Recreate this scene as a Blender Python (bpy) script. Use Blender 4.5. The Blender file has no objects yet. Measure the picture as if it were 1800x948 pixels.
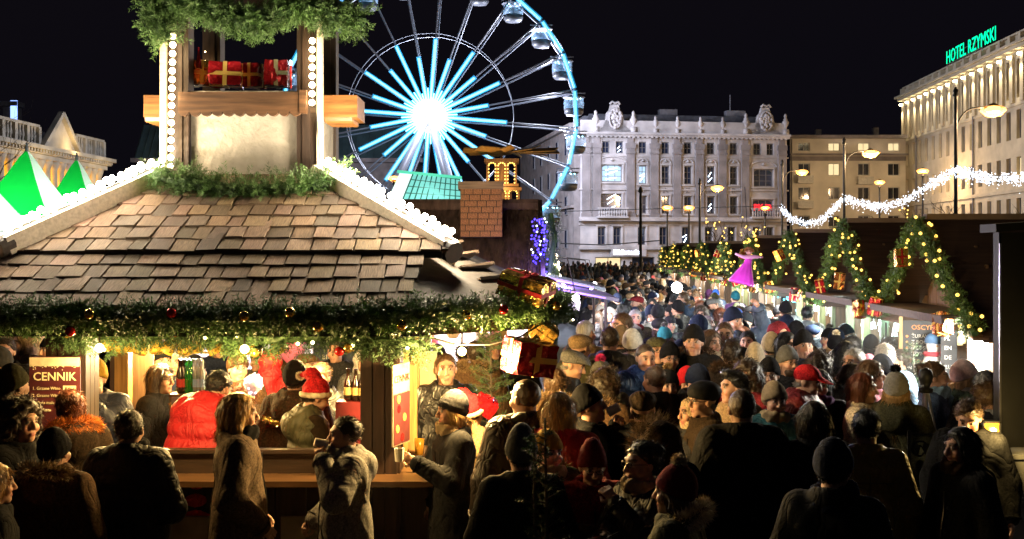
import bpy, bmesh, math, random
import numpy as np
from mathutils import Vector, Matrix
random.seed(7); rng = np.random.default_rng(7)
SC = bpy.context.scene
COL = SC.collection

# ---------------------------------------------------------------- camera
F = 2000.0; HCAM = 2.7; YH = 440.0          # focal length in photo pixels, eye height, horizon row
cam_d = bpy.data.cameras.new('camera'); cam = bpy.data.objects.new('camera', cam_d); COL.objects.link(cam)
cam_d.sensor_width = 36.0; cam_d.lens = 36.0 * F / 1800.0
cam_d.shift_y = -(474.0 - YH) / 1800.0
cam_d.clip_start = 0.1; cam_d.clip_end = 1500
cam.location = (0, 0, HCAM); cam.rotation_euler = (math.radians(90), 0, 0)
SC.camera = cam
# ---------------------------------------------------------------- night sky and exposure
W = bpy.data.worlds.new('World'); SC.world = W; W.use_nodes = True
_n = W.node_tree.nodes; _bg = _n['Background']
_sky = _n.new('ShaderNodeTexSky'); _sky.sky_type = 'NISHITA'; _sky.sun_disc = False
_sky.sun_elevation = math.radians(-4.5); _sky.sun_rotation = math.radians(200); _sky.air_density = 1.0
_mixs = _n.new('ShaderNodeMix'); _mixs.data_type = 'RGBA'; _mixs.blend_type = 'ADD'; _mixs.inputs[0].default_value = 1
W.node_tree.links.new(_sky.outputs[0], _mixs.inputs[6]); _mixs.inputs[7].default_value = (0.035, 0.030, 0.050, 1)
W.node_tree.links.new(_mixs.outputs[2], _bg.inputs[0]); _bg.inputs[1].default_value = 0.05
SC.view_settings.view_transform = 'Standard'; SC.view_settings.look = 'None'
SC.view_settings.exposure = 1.0; SC.view_settings.gamma = 1.0
SC.render.engine = 'CYCLES'
SC.cycles.use_denoising = True
try: SC.cycles.denoiser = 'OPENIMAGEDENOISE'
except Exception: pass
SC.cycles.max_bounces = 5; SC.cycles.diffuse_bounces = 2; SC.cycles.glossy_bounces = 3
SC.cycles.transmission_bounces = 4; SC.cycles.transparent_max_bounces = 8
SC.cycles.sample_clamp_indirect = 3.0; SC.cycles.sample_clamp_direct = 0.0
SC.cycles.use_light_tree = True; SC.cycles.caustics_reflective = False; SC.cycles.caustics_refractive = False

def P(px, py, Y):
    """world point seen at photo pixel (px,py) at depth Y"""
    return Vector(((px - 900.0) / F * Y, Y, HCAM + (YH - py) / F * Y))

# ---------------------------------------------------------------- materials
MATS = {}
def _new(name):
    m = bpy.data.materials.new(name); m.use_nodes = True
    nt = m.node_tree; b = nt.nodes['Principled BSDF']
    return m, nt, b
def pm(name, col, rough=.65, metal=0., var=.25, scale=6., bump=.15, bscale=30., stretch=(1, 1, 1), objcol=False, spec=None,
       attr=False, coat=0., alpha=1., trans=0., wave=None, dist=.01, hue=None, fold=None):
    """Principled with noise variation and bump, object coordinates. objcol: multiply by the object's own colour."""
    if name in MATS: return MATS[name]
    m, nt, b = _new(name); N = nt.nodes; L = nt.links
    tc = N.new('ShaderNodeTexCoord'); mp = N.new('ShaderNodeMapping'); mp.inputs['Scale'].default_value = stretch
    L.new(tc.outputs['Object'], mp.inputs[0])
    if objcol:                                   # shift the pattern per object
        oi0 = N.new('ShaderNodeObjectInfo'); ml = N.new('ShaderNodeMath'); ml.operation = 'MULTIPLY'; ml.inputs[1].default_value = 37
        L.new(oi0.outputs['Random'], ml.inputs[0]); cb = N.new('ShaderNodeCombineXYZ')
        for i in range(3): L.new(ml.outputs[0], cb.inputs[i])
        L.new(cb.outputs[0], mp.inputs['Location'])
    nz = N.new('ShaderNodeTexNoise'); nz.inputs['Scale'].default_value = scale; nz.inputs['Detail'].default_value = 5
    L.new(mp.outputs[0], nz.inputs[0])
    rp = N.new('ShaderNodeMapRange'); rp.inputs[1].default_value = .3; rp.inputs[2].default_value = .7
    rp.inputs[3].default_value = 1 - var; rp.inputs[4].default_value = 1 + var
    L.new(nz.outputs[0], rp.inputs[0])
    mx = N.new('ShaderNodeVectorMath'); mx.operation = 'SCALE'
    L.new(rp.outputs[0], mx.inputs['Scale'])
    mx.inputs[0].default_value = col[:3]
    if objcol:
        oi = N.new('ShaderNodeObjectInfo'); L.new(oi.outputs['Color'], mx.inputs[0])
        if attr:
            at = N.new('ShaderNodeAttribute'); at.attribute_name = 'Col'
            mm = N.new('ShaderNodeVectorMath'); mm.operation = 'MULTIPLY'
            L.new(oi.outputs['Color'], mm.inputs[0]); L.new(at.outputs['Color'], mm.inputs[1]); L.new(mm.outputs[0], mx.inputs[0])
    elif attr:
        at = N.new('ShaderNodeAttribute'); at.attribute_name = 'Col'; L.new(at.outputs['Color'], mx.inputs[0])
    L.new(mx.outputs[0], b.inputs['Base Color'])
    if bump > 0:
        n2 = N.new('ShaderNodeTexNoise'); n2.inputs['Scale'].default_value = bscale; n2.inputs['Detail'].default_value = 4
        L.new(mp.outputs[0], n2.inputs[0]); bp = N.new('ShaderNodeBump'); bp.inputs['Strength'].default_value = bump
        bp.inputs['Distance'].default_value = dist
        src = n2.outputs[0]
        if wave:
            wv = N.new('ShaderNodeTexWave'); wv.inputs['Scale'].default_value = wave[0]; wv.bands_direction = wave[1]
            wv.inputs['Distortion'].default_value = wave[2]; L.new(mp.outputs[0], wv.inputs[0])
            ad = N.new('ShaderNodeMath'); ad.operation = 'MULTIPLY_ADD'; ad.inputs[1].default_value = .4
            L.new(n2.outputs[0], ad.inputs[0]); L.new(wv.outputs[1], ad.inputs[2]); src = ad.outputs[0]
        L.new(src, bp.inputs['Height']); L.new(bp.outputs[0], b.inputs['Normal'])
        if fold:                                  # creases of cloth: ridged, stretched noise
            n3 = N.new('ShaderNodeTexNoise'); n3.inputs['Scale'].default_value = fold[0]; n3.inputs['Detail'].default_value = 2.5; n3.inputs['Distortion'].default_value = 1.1
            m3 = N.new('ShaderNodeMapping'); m3.inputs['Scale'].default_value = (1.3, 1.3, .8); L.new(mp.outputs[0], m3.inputs[0]); L.new(m3.outputs[0], n3.inputs[0])
            s3 = N.new('ShaderNodeMath'); s3.operation = 'SUBTRACT'; s3.inputs[1].default_value = .5; L.new(n3.outputs[0], s3.inputs[0]); a3 = N.new('ShaderNodeMath'); a3.operation = 'ABSOLUTE'; L.new(s3.outputs[0], a3.inputs[0])
            p3 = N.new('ShaderNodeMath'); p3.operation = 'POWER'; p3.inputs[1].default_value = .6; L.new(a3.outputs[0], p3.inputs[0])
            b3 = N.new('ShaderNodeBump'); b3.inputs['Strength'].default_value = 1.0; b3.inputs['Distance'].default_value = fold[1]; L.new(p3.outputs[0], b3.inputs['Height']); L.new(b3.outputs[0], bp.inputs['Normal'])
    b.inputs['Roughness'].default_value = rough; b.inputs['Metallic'].default_value = metal
    if spec is not None: b.inputs['Specular IOR Level'].default_value = spec
    if coat: b.inputs['Coat Weight'].default_value = coat
    if trans: b.inputs['Transmission Weight'].default_value = trans
    b.inputs['Alpha'].default_value = alpha
    MATS[name] = m; return m
def em(name, col, s, sample=True, base=None):
    """a thing that gives off light"""
    if name in MATS: return MATS[name]
    m, nt, b = _new(name)
    b.inputs['Base Color'].default_value = (*(base or col), 1); b.inputs['Roughness'].default_value = .4
    b.inputs['Emission Color'].default_value = (*col, 1); b.inputs['Emission Strength'].default_value = s
    m.cycles.emission_sampling = 'AUTO' if sample else 'NONE'
    MATS[name] = m; return m
def glass(name, col=(.9, .95, 1), rough=.03, alpha=.25):
    if name in MATS: return MATS[name]
    m, nt, b = _new(name)
    b.inputs['Base Color'].default_value = (*col, 1); b.inputs['Roughness'].default_value = rough; b.inputs['Alpha'].default_value = alpha
    b.inputs['IOR'].default_value = 1.5
    MATS[name] = m; return m
def woodm(name, col, rough=.6, axis=0, scale=5, var=.45, bump=.35):
    st = [9, 9, 9]; st[axis] = .7
    return pm(name, col, rough, var=var, scale=scale, bump=bump, bscale=scale * 2.5, stretch=tuple(st), dist=.004)

# ---------------------------------------------------------------- mesh helpers
class MB:
    """collects shapes into one mesh"""
    def __init__(s): s.v = []; s.f = []; s.mi = []; s.cur = 0
    def add(s, vs, fs):
        o = len(s.v); s.v += [tuple(v) for v in vs]; s.f += [tuple(i + o for i in f) for f in fs]; s.mi += [s.cur] * len(fs); return s
    def box(s, c, d, rot=None, taper=1.0):
        hx, hy, hz = d[0] / 2, d[1] / 2, d[2] / 2
        vs = [(-hx, -hy, -hz), (hx, -hy, -hz), (hx, hy, -hz), (-hx, hy, -hz), (-hx * taper, -hy * taper, hz), (hx * taper, -hy * taper, hz), (hx * taper, hy * taper, hz), (-hx * taper, hy * taper, hz)]
        vs = [Vector(v) for v in vs]
        if rot is not None: vs = [rot @ v for v in vs]
        c = Vector(c)
        return s.add([v + c for v in vs], [(0, 3, 2, 1), (4, 5, 6, 7), (0, 1, 5, 4), (1, 2, 6, 5), (2, 3, 7, 6), (3, 0, 4, 7)])
    def bar(s, a, b, w, h=None, up=(0, 0, 1)):
        a = Vector(a); b = Vector(b); d = b - a; L = d.length; h = h or w
        z = d.normalized(); u = Vector(up)
        x = u.cross(z)
        if x.length < 1e-4: x = Vector((1, 0, 0)).cross(z)
        x.normalize(); y = z.cross(x)
        m = Matrix((x, y, z)).transposed()
        return s.box((a + b) / 2, (w, h, L), m)
    def tube(s, pts, r, n=8, r2=None, cap=True):
        pts = [Vector(p) for p in pts]; k = len(pts); o = []; fs = []
        ref = Vector((0.13, 0.31, .94))
        for i, p in enumerate(pts):
            d = (pts[min(i + 1, k - 1)] - pts[max(i - 1, 0)])
            d = d.normalized() if d.length > 1e-9 else Vector((0, 0, 1))
            if abs(d.dot(ref)) > .97: ref = Vector((1, .2, 0.1)).normalized()
            x = d.cross(ref).normalized(); y = d.cross(x)
            if isinstance(r, (list, tuple)): rr = r[i]
            else: rr = r if r2 is None else r + (r2 - r) * i / max(1, k - 1)
            for j in range(n):
                a = 2 * math.pi * j / n; o.append(p + (x * math.cos(a) + y * math.sin(a)) * rr)
        for i in range(k - 1):
            for j in range(n):
                fs.append((i * n + j, i * n + (j + 1) % n, (i + 1) * n + (j + 1) % n, (i + 1) * n + j))
        if cap: fs.append(tuple(range(n - 1, -1, -1))); fs.append(tuple(range((k - 1) * n, k * n)))
        return s.add(o, fs)
    def lathe(s, c, prof, n=16, axis='z', rot=None):
        vs = []; fs = []; k = len(prof); c = Vector(c)
        for (r, z) in prof:
            for j in range(n):
                a = 2 * math.pi * j / n; v = Vector((r * math.cos(a), r * math.sin(a), z))
                if rot is not None: v = rot @ v
                vs.append(v + c)
        for i in range(k - 1):
            for j in range(n):
                fs.append((i * n + j, i * n + (j + 1) % n, (i + 1) * n + (j + 1) % n, (i + 1) * n + j))
        fs.append(tuple(range(n - 1, -1, -1))); fs.append(tuple(range((k - 1) * n, k * n)))
        return s.add(vs, fs)
    def prism(s, poly, a, b):
        """poly: list of points (3D) extruded by vector b-a"""
        d = Vector(b) - Vector(a); n = len(poly); vs = [Vector(p) for p in poly] + [Vector(p) + d for p in poly]
        fs = [tuple(range(n - 1, -1, -1)), tuple(range(n, 2 * n))] + [(i, (i + 1) % n, (i + 1) % n + n, i + n) for i in range(n)]
        return s.add(vs, fs)
    def mesh(s, name):
        me = bpy.data.meshes.new(name); me.from_pydata(s.v, [], s.f); me.update(); return me
    def build(s, name, mat=None, parent=None, smooth=False, loc=None, fixn=True):
        me = s.mesh(name)
        if fixn:
            bm = bmesh.new(); bm.from_mesh(me); bmesh.ops.recalc_face_normals(bm, faces=bm.faces); bm.to_mesh(me); bm.free()
        return obj(name, me, mat, parent, smooth, loc)
def obj(name, me, mat=None, parent=None, smooth=False, loc=None):
    o = bpy.data.objects.new(name, me); COL.objects.link(o)
    if mat is not None and me is not None:
        ms = mat if isinstance(mat, (list, tuple)) else [mat]
        if len(me.materials) == 0:
            for m in ms: me.materials.append(m)
        elif me.materials[0] != ms[0]:
            for i, m in enumerate(ms):
                o.material_slots[i].link = 'OBJECT'; o.material_slots[i].material = m
    if smooth and me is not None and len(me.polygons): me.polygons.foreach_set('use_smooth', [True] * len(me.polygons))
    if parent is not None: o.parent = parent
    if loc is not None: o.location = loc
    return o
def tag(o, label=None, cat=None, group=None, kind=None):
    if label: o['label'] = label
    if cat: o['category'] = cat
    if group: o['group'] = group
    if kind: o['kind'] = kind
    return o
def empty(name, loc=(0, 0, 0), rz=0, label=None, cat=None, group=None):
    o = bpy.data.objects.new(name, None); COL.objects.link(o); o.location = loc; o.rotation_euler = (0, 0, rz); o.empty_display_size = .1
    return tag(o, label, cat, group)
def npmesh(name, v, f, nv=None):
    """fast mesh from numpy arrays of equal-sided faces"""
    me = bpy.data.meshes.new(name); v = np.asarray(v, np.float32); f = np.asarray(f, np.int32); k = f.shape[1]
    me.vertices.add(len(v)); me.vertices.foreach_set('co', v.ravel())
    me.loops.add(f.size); me.loops.foreach_set('vertex_index', f.ravel())
    me.polygons.add(len(f)); me.polygons.foreach_set('loop_start', np.arange(0, f.size, k, dtype=np.int32))
    me.polygons.foreach_set('loop_total', np.full(len(f), k, np.int32)); me.update(calc_edges=True); return me
def ico(name, r, sub=1, sc=(1, 1, 1)):
    bm = bmesh.new(); bmesh.ops.create_icosphere(bm, subdivisions=sub, radius=r)
    for v in bm.verts: v.co = Vector((v.co.x * sc[0], v.co.y * sc[1], v.co.z * sc[2]))
    me = bpy.data.meshes.new(name); bm.to_mesh(me); bm.free(); me.polygons.foreach_set('use_smooth', [True] * len(me.polygons)); return me
def lamp(name, loc, col, power, size=.1, parent=None, kind='POINT', rot=None, spot=None):
    d = bpy.data.lights.new(name, kind); d.energy = power; d.color = col
    if kind == 'POINT' or kind == 'SPOT': d.shadow_soft_size = size
    if kind == 'SPOT': d.spot_size = spot or 1.2; d.spot_blend = .5
    if kind == 'AREA': d.shape = 'RECTANGLE'; d.size = size[0]; d.size_y = size[1]
    o = bpy.data.objects.new(name, d); COL.objects.link(o); o.location = loc
    if rot: o.rotation_euler = rot
    if parent is not None: o.parent = parent
    return o

# ---------------------------------------------------------------- needles (fir sprigs, fur) as one mesh from numpy
def strands(roots, dirs, length, width, seed=1, curve=.0):
    """thin two-sided blades: roots (n,3), dirs (n,3) unit, arrays length,width"""
    n = len(roots); r = np.random.default_rng(seed); side = np.cross(dirs, r.normal(size=(n, 3)))
    side /= np.linalg.norm(side, axis=1, keepdims=True) + 1e-9
    L = (length if np.ndim(length) else np.full(n, length))[:, None]; Wd = (width if np.ndim(width) else np.full(n, width))[:, None]
    tip = roots + dirs * L; mid = roots + dirs * L * .5 + r.normal(size=(n, 3)) * L * curve
    v = np.stack([roots - side * Wd * .5, roots + side * Wd * .5, mid + side * Wd * .5, tip, mid - side * Wd * .5], 1).reshape(-1, 3)
    b = np.arange(n)[:, None] * 5
    f = np.concatenate([b + np.array([[0, 1, 2, 4]]), ], 0)
    f2 = b + np.array([[4, 2, 3, 3]])
    return v, f, b + np.array([[4, 2, 3]])
def blades_mesh(name, roots, dirs, length, width, seed=1, curve=0.):
    n = len(roots); r = np.random.default_rng(seed); side = np.cross(dirs, r.normal(size=(n, 3)))
    side /= np.linalg.norm(side, axis=1, keepdims=True) + 1e-9
    L = (length if np.ndim(length) else np.full(n, length))[:, None]; Wd = (width if np.ndim(width) else np.full(n, width))[:, None]
    tip = roots + dirs * L + r.normal(size=(n, 3)) * L * curve
    mid = roots + dirs * L * .55
    v = np.stack([roots, mid + side * Wd * .5, tip, mid - side * Wd * .5], 1).reshape(-1, 3)
    return npmesh(name, v, np.arange(n)[:, None] * 4 + np.array([[0, 1, 2, 3]]))
def unit(a): return a / (np.linalg.norm(a, axis=-1, keepdims=True) + 1e-9)
def fir_mesh(name, path, radius, sprigs_per_m, needles=34, slen=.13, nlen=.028, nw=.004, seed=1, droop=.25, front=None):
    """a garland of fir sprigs along a polyline: sprigs leave the core in all directions, needles leave each sprig"""
    r = np.random.default_rng(seed); path = np.array([tuple(p) for p in path], float)
    seg = np.linalg.norm(np.diff(path, axis=0), axis=1); cum = np.r_[0, np.cumsum(seg)]; tot = cum[-1]
    ns = max(4, int(tot * sprigs_per_m)); s = np.sort(r.uniform(0, tot, ns))
    c = np.stack([np.interp(s, cum, path[:, i]) for i in range(3)], 1)
    c2 = np.stack([np.interp(np.minimum(s + .05, tot), cum, path[:, i]) for i in range(3)], 1)
    c1 = np.stack([np.interp(np.maximum(s - .05, 0), cum, path[:, i]) for i in range(3)], 1)
    t = unit(c2 - c1)
    q = r.normal(size=(ns, 3)); q -= (q * t).sum(1, keepdims=True) * t; q = unit(q)
    amp = (.55 + .45 * np.sin(s * 9 + seed) * np.sin(s * 3.7)) * .4 + .7
    d = unit(q + t * r.uniform(-.9, .9, (ns, 1)) + np.array([0, 0, -droop])); base = c + q * radius * r.uniform(0, .55, (ns, 1))
    ln = slen * r.uniform(.6, 1.25, ns) * amp
    k = needles; u = (np.arange(k) + .5) / k
    rt = base[:, None, :] + d[:, None, :] * (ln[:, None, None] * u[None, :, None])
    e = r.normal(size=(ns, k, 3)); e -= (e * d[:, None, :]).sum(2, keepdims=True) * d[:, None, :]; e = unit(e)
    nd = unit(e + d[:, None, :] * .75)
    nl = nlen * r.uniform(.7, 1.2, (ns, k))
    return blades_mesh(name, rt.reshape(-1, 3), nd.reshape(-1, 3), nl.ravel(), nw, seed + 1)
# ================================================================= implicit surfaces -> continuous meshes (surface nets)
def smin(a, b, k):
    h = np.clip(.5 + .5 * (b - a) / k, 0, 1); return b * (1 - h) + a * h - k * h * (1 - h)
def smax(a, b, k): return -smin(-a, -b, k)
def rcone(p, a, b, r1, r2):
    a = np.asarray(a, np.float32); b = np.asarray(b, np.float32); ba = b - a; t = np.clip(((p - a) @ ba) / max(float(ba @ ba), 1e-8), 0, 1)
    return np.linalg.norm(p - a - t[:, None] * ba, axis=1) - (r1 + (r2 - r1) * t)
def ell(p, c, r):
    q = p - np.asarray(c, np.float32); r = np.asarray(r, np.float32); k0 = np.linalg.norm(q / r, axis=1); k1 = np.linalg.norm(q / (r * r), axis=1) + 1e-6
    return k0 * (k0 - 1) / k1
def torus(p, c, R, r, n=(0, 0, 1), squash=1.0):
    n = np.asarray(n, np.float32); n = n / np.linalg.norm(n); q = p - np.asarray(c, np.float32); h = q @ n; rad = np.linalg.norm(q - h[:, None] * n, axis=1)
    return np.sqrt((rad - R) ** 2 + (h / squash) ** 2) - r
def axisgrid(lo, hi, step, fine=None):
    if not fine: return np.arange(lo, hi + step, step, dtype=np.float32)
    f0, f1, fs = fine; a = []
    x = lo
    while x < hi + step:
        a.append(x); x += fs if (x >= f0 - 1e-6 and x < f1) else step
    return np.array(a, np.float32)
def nets(fn, gx, gy, gz):
    nx, ny, nz = len(gx), len(gy), len(gz)
    X, Y, Z = np.meshgrid(gx, gy, gz, indexing='ij'); pts = np.stack([X, Y, Z], -1).reshape(-1, 3).astype(np.float32)
    D = fn(pts).reshape(nx, ny, nz).astype(np.float32); Pg = pts.reshape(nx, ny, nz, 3)
    S = D < 0
    acc = np.zeros((nx - 1, ny - 1, nz - 1, 3), np.float32); cnt = np.zeros((nx - 1, ny - 1, nz - 1), np.float32)
    def edge(ax):
        sl0 = [slice(None)] * 3; sl1 = [slice(None)] * 3; sl0[ax] = slice(0, -1); sl1[ax] = slice(1, None)
        a = D[tuple(sl0)]; b = D[tuple(sl1)]; cr = (a < 0) != (b < 0)
        t = np.where(cr, a / np.where(cr, a - b, 1), 0)
        return cr, Pg[tuple(sl0)] + (Pg[tuple(sl1)] - Pg[tuple(sl0)]) * t[..., None], a < 0
    quads = []
    E = [edge(i) for i in range(3)]
    for ax in range(3):
        cr, pt, _ = E[ax]; o = [i for i in range(3) if i != ax]
        w = np.where(cr[..., None], pt, 0); c = cr.astype(np.float32)
        for i in (0, 1):
            for j in (0, 1):
                sl = [slice(None)] * 3
                sl[o[0]] = slice(i, (nx, ny, nz)[o[0]] - 1 + i); sl[o[1]] = slice(j, (nx, ny, nz)[o[1]] - 1 + j)
                acc += w[tuple(sl)]; cnt += c[tuple(sl)]
    act = cnt > 0; idx = -np.ones(cnt.shape, np.int64); idx[act] = np.arange(act.sum())
    V = acc[act] / cnt[act][:, None]
    for ax in range(3):
        cr, pt, ins = E[ax]; o = [i for i in range(3) if i != ax]
        sl = [slice(None)] * 3; sl[o[0]] = slice(1, -1); sl[o[1]] = slice(1, -1)
        sub = cr[tuple(sl)]; I = np.argwhere(sub); flip = ins[tuple(sl)][sub]
        if len(I) == 0: continue
        I[:, o[0]] += 1; I[:, o[1]] += 1
        def g(a, b):
            J = I.copy(); J[:, o[0]] -= a; J[:, o[1]] -= b; return idx[J[:, 0], J[:, 1], J[:, 2]]
        q = np.stack([g(1, 1), g(0, 1), g(0, 0), g(1, 0)], 1)
        if ax == 1: flip = ~flip
        q[~flip] = q[~flip][:, ::-1]; quads.append(q)
    return V, np.concatenate(quads)
def sdfmesh(name, fn, lo, hi, step, fine=None):
    g = [axisgrid(lo[i], hi[i], step, fine[i] if fine else None) for i in range(3)]
    V, Q = nets(fn, *g); me = npmesh(name, V, Q); me.polygons.foreach_set('use_smooth', [True] * len(me.polygons)); return me, V

# ---------------------------------------------------------------- the human figure, 1.75 m, facing -Y
def Rz(a): c, s = math.cos(a), math.sin(a); return np.array([[c, -s, 0], [s, c, 0], [0, 0, 1]])
def Rx(a): c, s = math.cos(a), math.sin(a); return np.array([[1, 0, 0], [0, c, -s], [0, s, c]])
def Ry(a): c, s = math.cos(a), math.sin(a); return np.array([[c, 0, s], [0, 1, 0], [-s, 0, c]])
# arm poses: (elbow, wrist) for the right arm at +X and the left at -X
POSES = {
    'stand': dict(R=((.27, .03, 1.13), (.29, -.06, .89)), L=((-.27, .03, 1.13), (-.29, -.06, .89))),
    'pockets': dict(R=((.31, .06, 1.14), (.21, -.13, .95)), L=((-.31, .06, 1.14), (-.21, -.13, .95))),
    'hold': dict(R=((.28, .03, 1.13), (.07, -.2, 1.14)), L=((-.28, .03, 1.13), (-.07, -.2, 1.1))),
    'drink': dict(R=((.34, -.1, 1.26), (.135, -.165, 1.485)), L=((-.27, 0, 1.12), (-.17, -.2, 1.0))),
    'cup': dict(R=((.28, -.08, 1.16), (.17, -.31, 1.30)), L=((-.27, .03, 1.13), (-.27, -.08, .9))),
    'reach': dict(R=((.27, -.12, 1.2), (.19, -.38, 1.19)), L=((-.27, -.08, 1.15), (-.19, -.34, 1.1))),
    'raise': dict(R=((.36, -.1, 1.5), (.2, -.16, 1.78)), L=((-.3, -.1, 1.25), (-.12, -.22, 1.5))),
    'face': dict(R=((.26, -.12, 1.17), (.05, -.22, 1.43)), L=((-.26, -.1, 1.14), (-.04, -.25, 1.15))),
}
EYE = np.array([[.031, -.083, .012], [-.031, -.083, .012]])
def headsdf(q, fem=False):
    d = smin(ell(q, (0, .014, .032), (.077, .096, .09)), ell(q, (0, -.022, -.04), (.058 if fem else .063, .066, .078)), .035)
    d = smin(d, ell(q, (0, -.068, -.098), (.022 if fem else .03, .02, .02)), .03)
    d = smin(d, ell(q, (0, -.08, .036), (.056, .018, .012)), .02)
    for s in (1, -1):
        d = smin(d, ell(q, (s * .042, -.062, -.03), (.024, .026, .022)), .025)
        d = smax(d, -ell(q, (s * .032, -.101, .013), (.02, .016, .012)), .012)
        d = smin(d, ell(q, (s * .031, -.079, .012), (.0145, .0135, .0125)), .004)
        d = smin(d, ell(q, (s * .079, .012, -.002), (.011, .022, .032)), .008)
    d = smin(d, rcone(q, (0, -.09, .02), (0, -.112, -.026), .008, .0135), .014)
    for s in (1, -1): d = smin(d, ell(q, (s * .012, -.099, -.03), (.009, .011, .008)), .008)
    d = smin(d, ell(q, (0, -.087, -.058), (.022, .011, .006)), .007)
    d = smin(d, ell(q, (0, -.085, -.071), (.019, .011, .007)), .007)
    d = smax(d, -ell(q, (0, -.1, -.0645), (.022, .008, .0026)), .004)
    return d
HC = np.array([0, -.005, 1.625])
def headframe(turn, pitch, lean, roll=0):
    """rotation and position of the head for a head turn (about z), nod and body lean (degrees)"""
    R = Rx(math.radians(lean)) @ Rz(math.radians(turn)) @ Rx(math.radians(pitch)) @ Ry(math.radians(roll))
    piv = np.array([0, .02, 1.5]); piv0 = upper(piv, lean)
    return R, piv0 + R @ (HC - piv)
def upper(p, lean):
    p = np.asarray(p, float); h = np.array([0, 0, .95]); return h + Rx(math.radians(lean)) @ (p - h)
def joints(pose, lean):
    po = POSES[pose]; U = lambda *a: upper(a, lean)
    return dict(po=po, U=U, sh={1: U(.175, .015, 1.42), -1: U(-.175, .015, 1.42)},
                el={1: U(*po['R'][0]), -1: U(*po['L'][0])}, wr={1: U(*po['R'][1]), -1: U(*po['L'][1])})
def handmesh(w, d, up, curl, mirror=1):
    """a hand with palm, four fingers and a thumb; w wrist point, d pointing direction, up the back of the hand"""
    d = Vector(d).normalized(); up = Vector(up); up = (up - d * up.dot(d)).normalized(); x = d.cross(up) * mirror
    M = np.array([[x[i], d[i], up[i]] for i in range(3)])      # local axes: x across, y along fingers, z back of the hand
    def fn(q):
        e = rcone(q, (-.018, .03, 0), (.018, .03, 0), .021, .021); e = smin(e, rcone(q, (-.02, .075, 0), (.022, .075, 0), .0155, .015), .03)
        e = smin(e, rcone(q, (0, -.03, 0), (0, .02, 0), .026, .024), .02)
        for i, (fx, L) in enumerate(((-.029, .066), (-.0095, .074), (.0105, .07), (.029, .056))):
            a = np.array([fx, .082, 0]); ang = curl * .6; b = a + np.array([0, math.cos(ang), -math.sin(ang)]) * L * .5
            ang2 = curl * 1.5; c = b + np.array([0, math.cos(ang2), -math.sin(ang2)]) * L * .32
            ang3 = curl * 2.1; t = c + np.array([0, math.cos(ang3), -math.sin(ang3)]) * L * .25
            for p0, p1, r0, r1 in ((a, b, .0092, .0085), (b, c, .0085, .0078), (c, t, .0078, .0068)): e = smin(e, rcone(q, p0, p1, r0, r1), .003)
        th0 = np.array([-.024, .022, -.006]); th1 = th0 + np.array([-.026, .03, -.016 - .01 * curl]); th2 = th1 + np.array([.002 + .012 * curl, .03, -.012 * curl - .004])
        e = smin(e, rcone(q, th0, th1, .0125, .0105), .012); e = smin(e, rcone(q, th1, th2, .0105, .0082), .003)
        return e
    V, Q = nets(fn, axisgrid(-.07, .055, .0058), axisgrid(-.07, .2, .0058), axisgrid(-.11, .04, .0058))
    return V @ M.T + np.array(w), Q
SKIN = np.array([.50, .285, .20])
_body = {}
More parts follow.
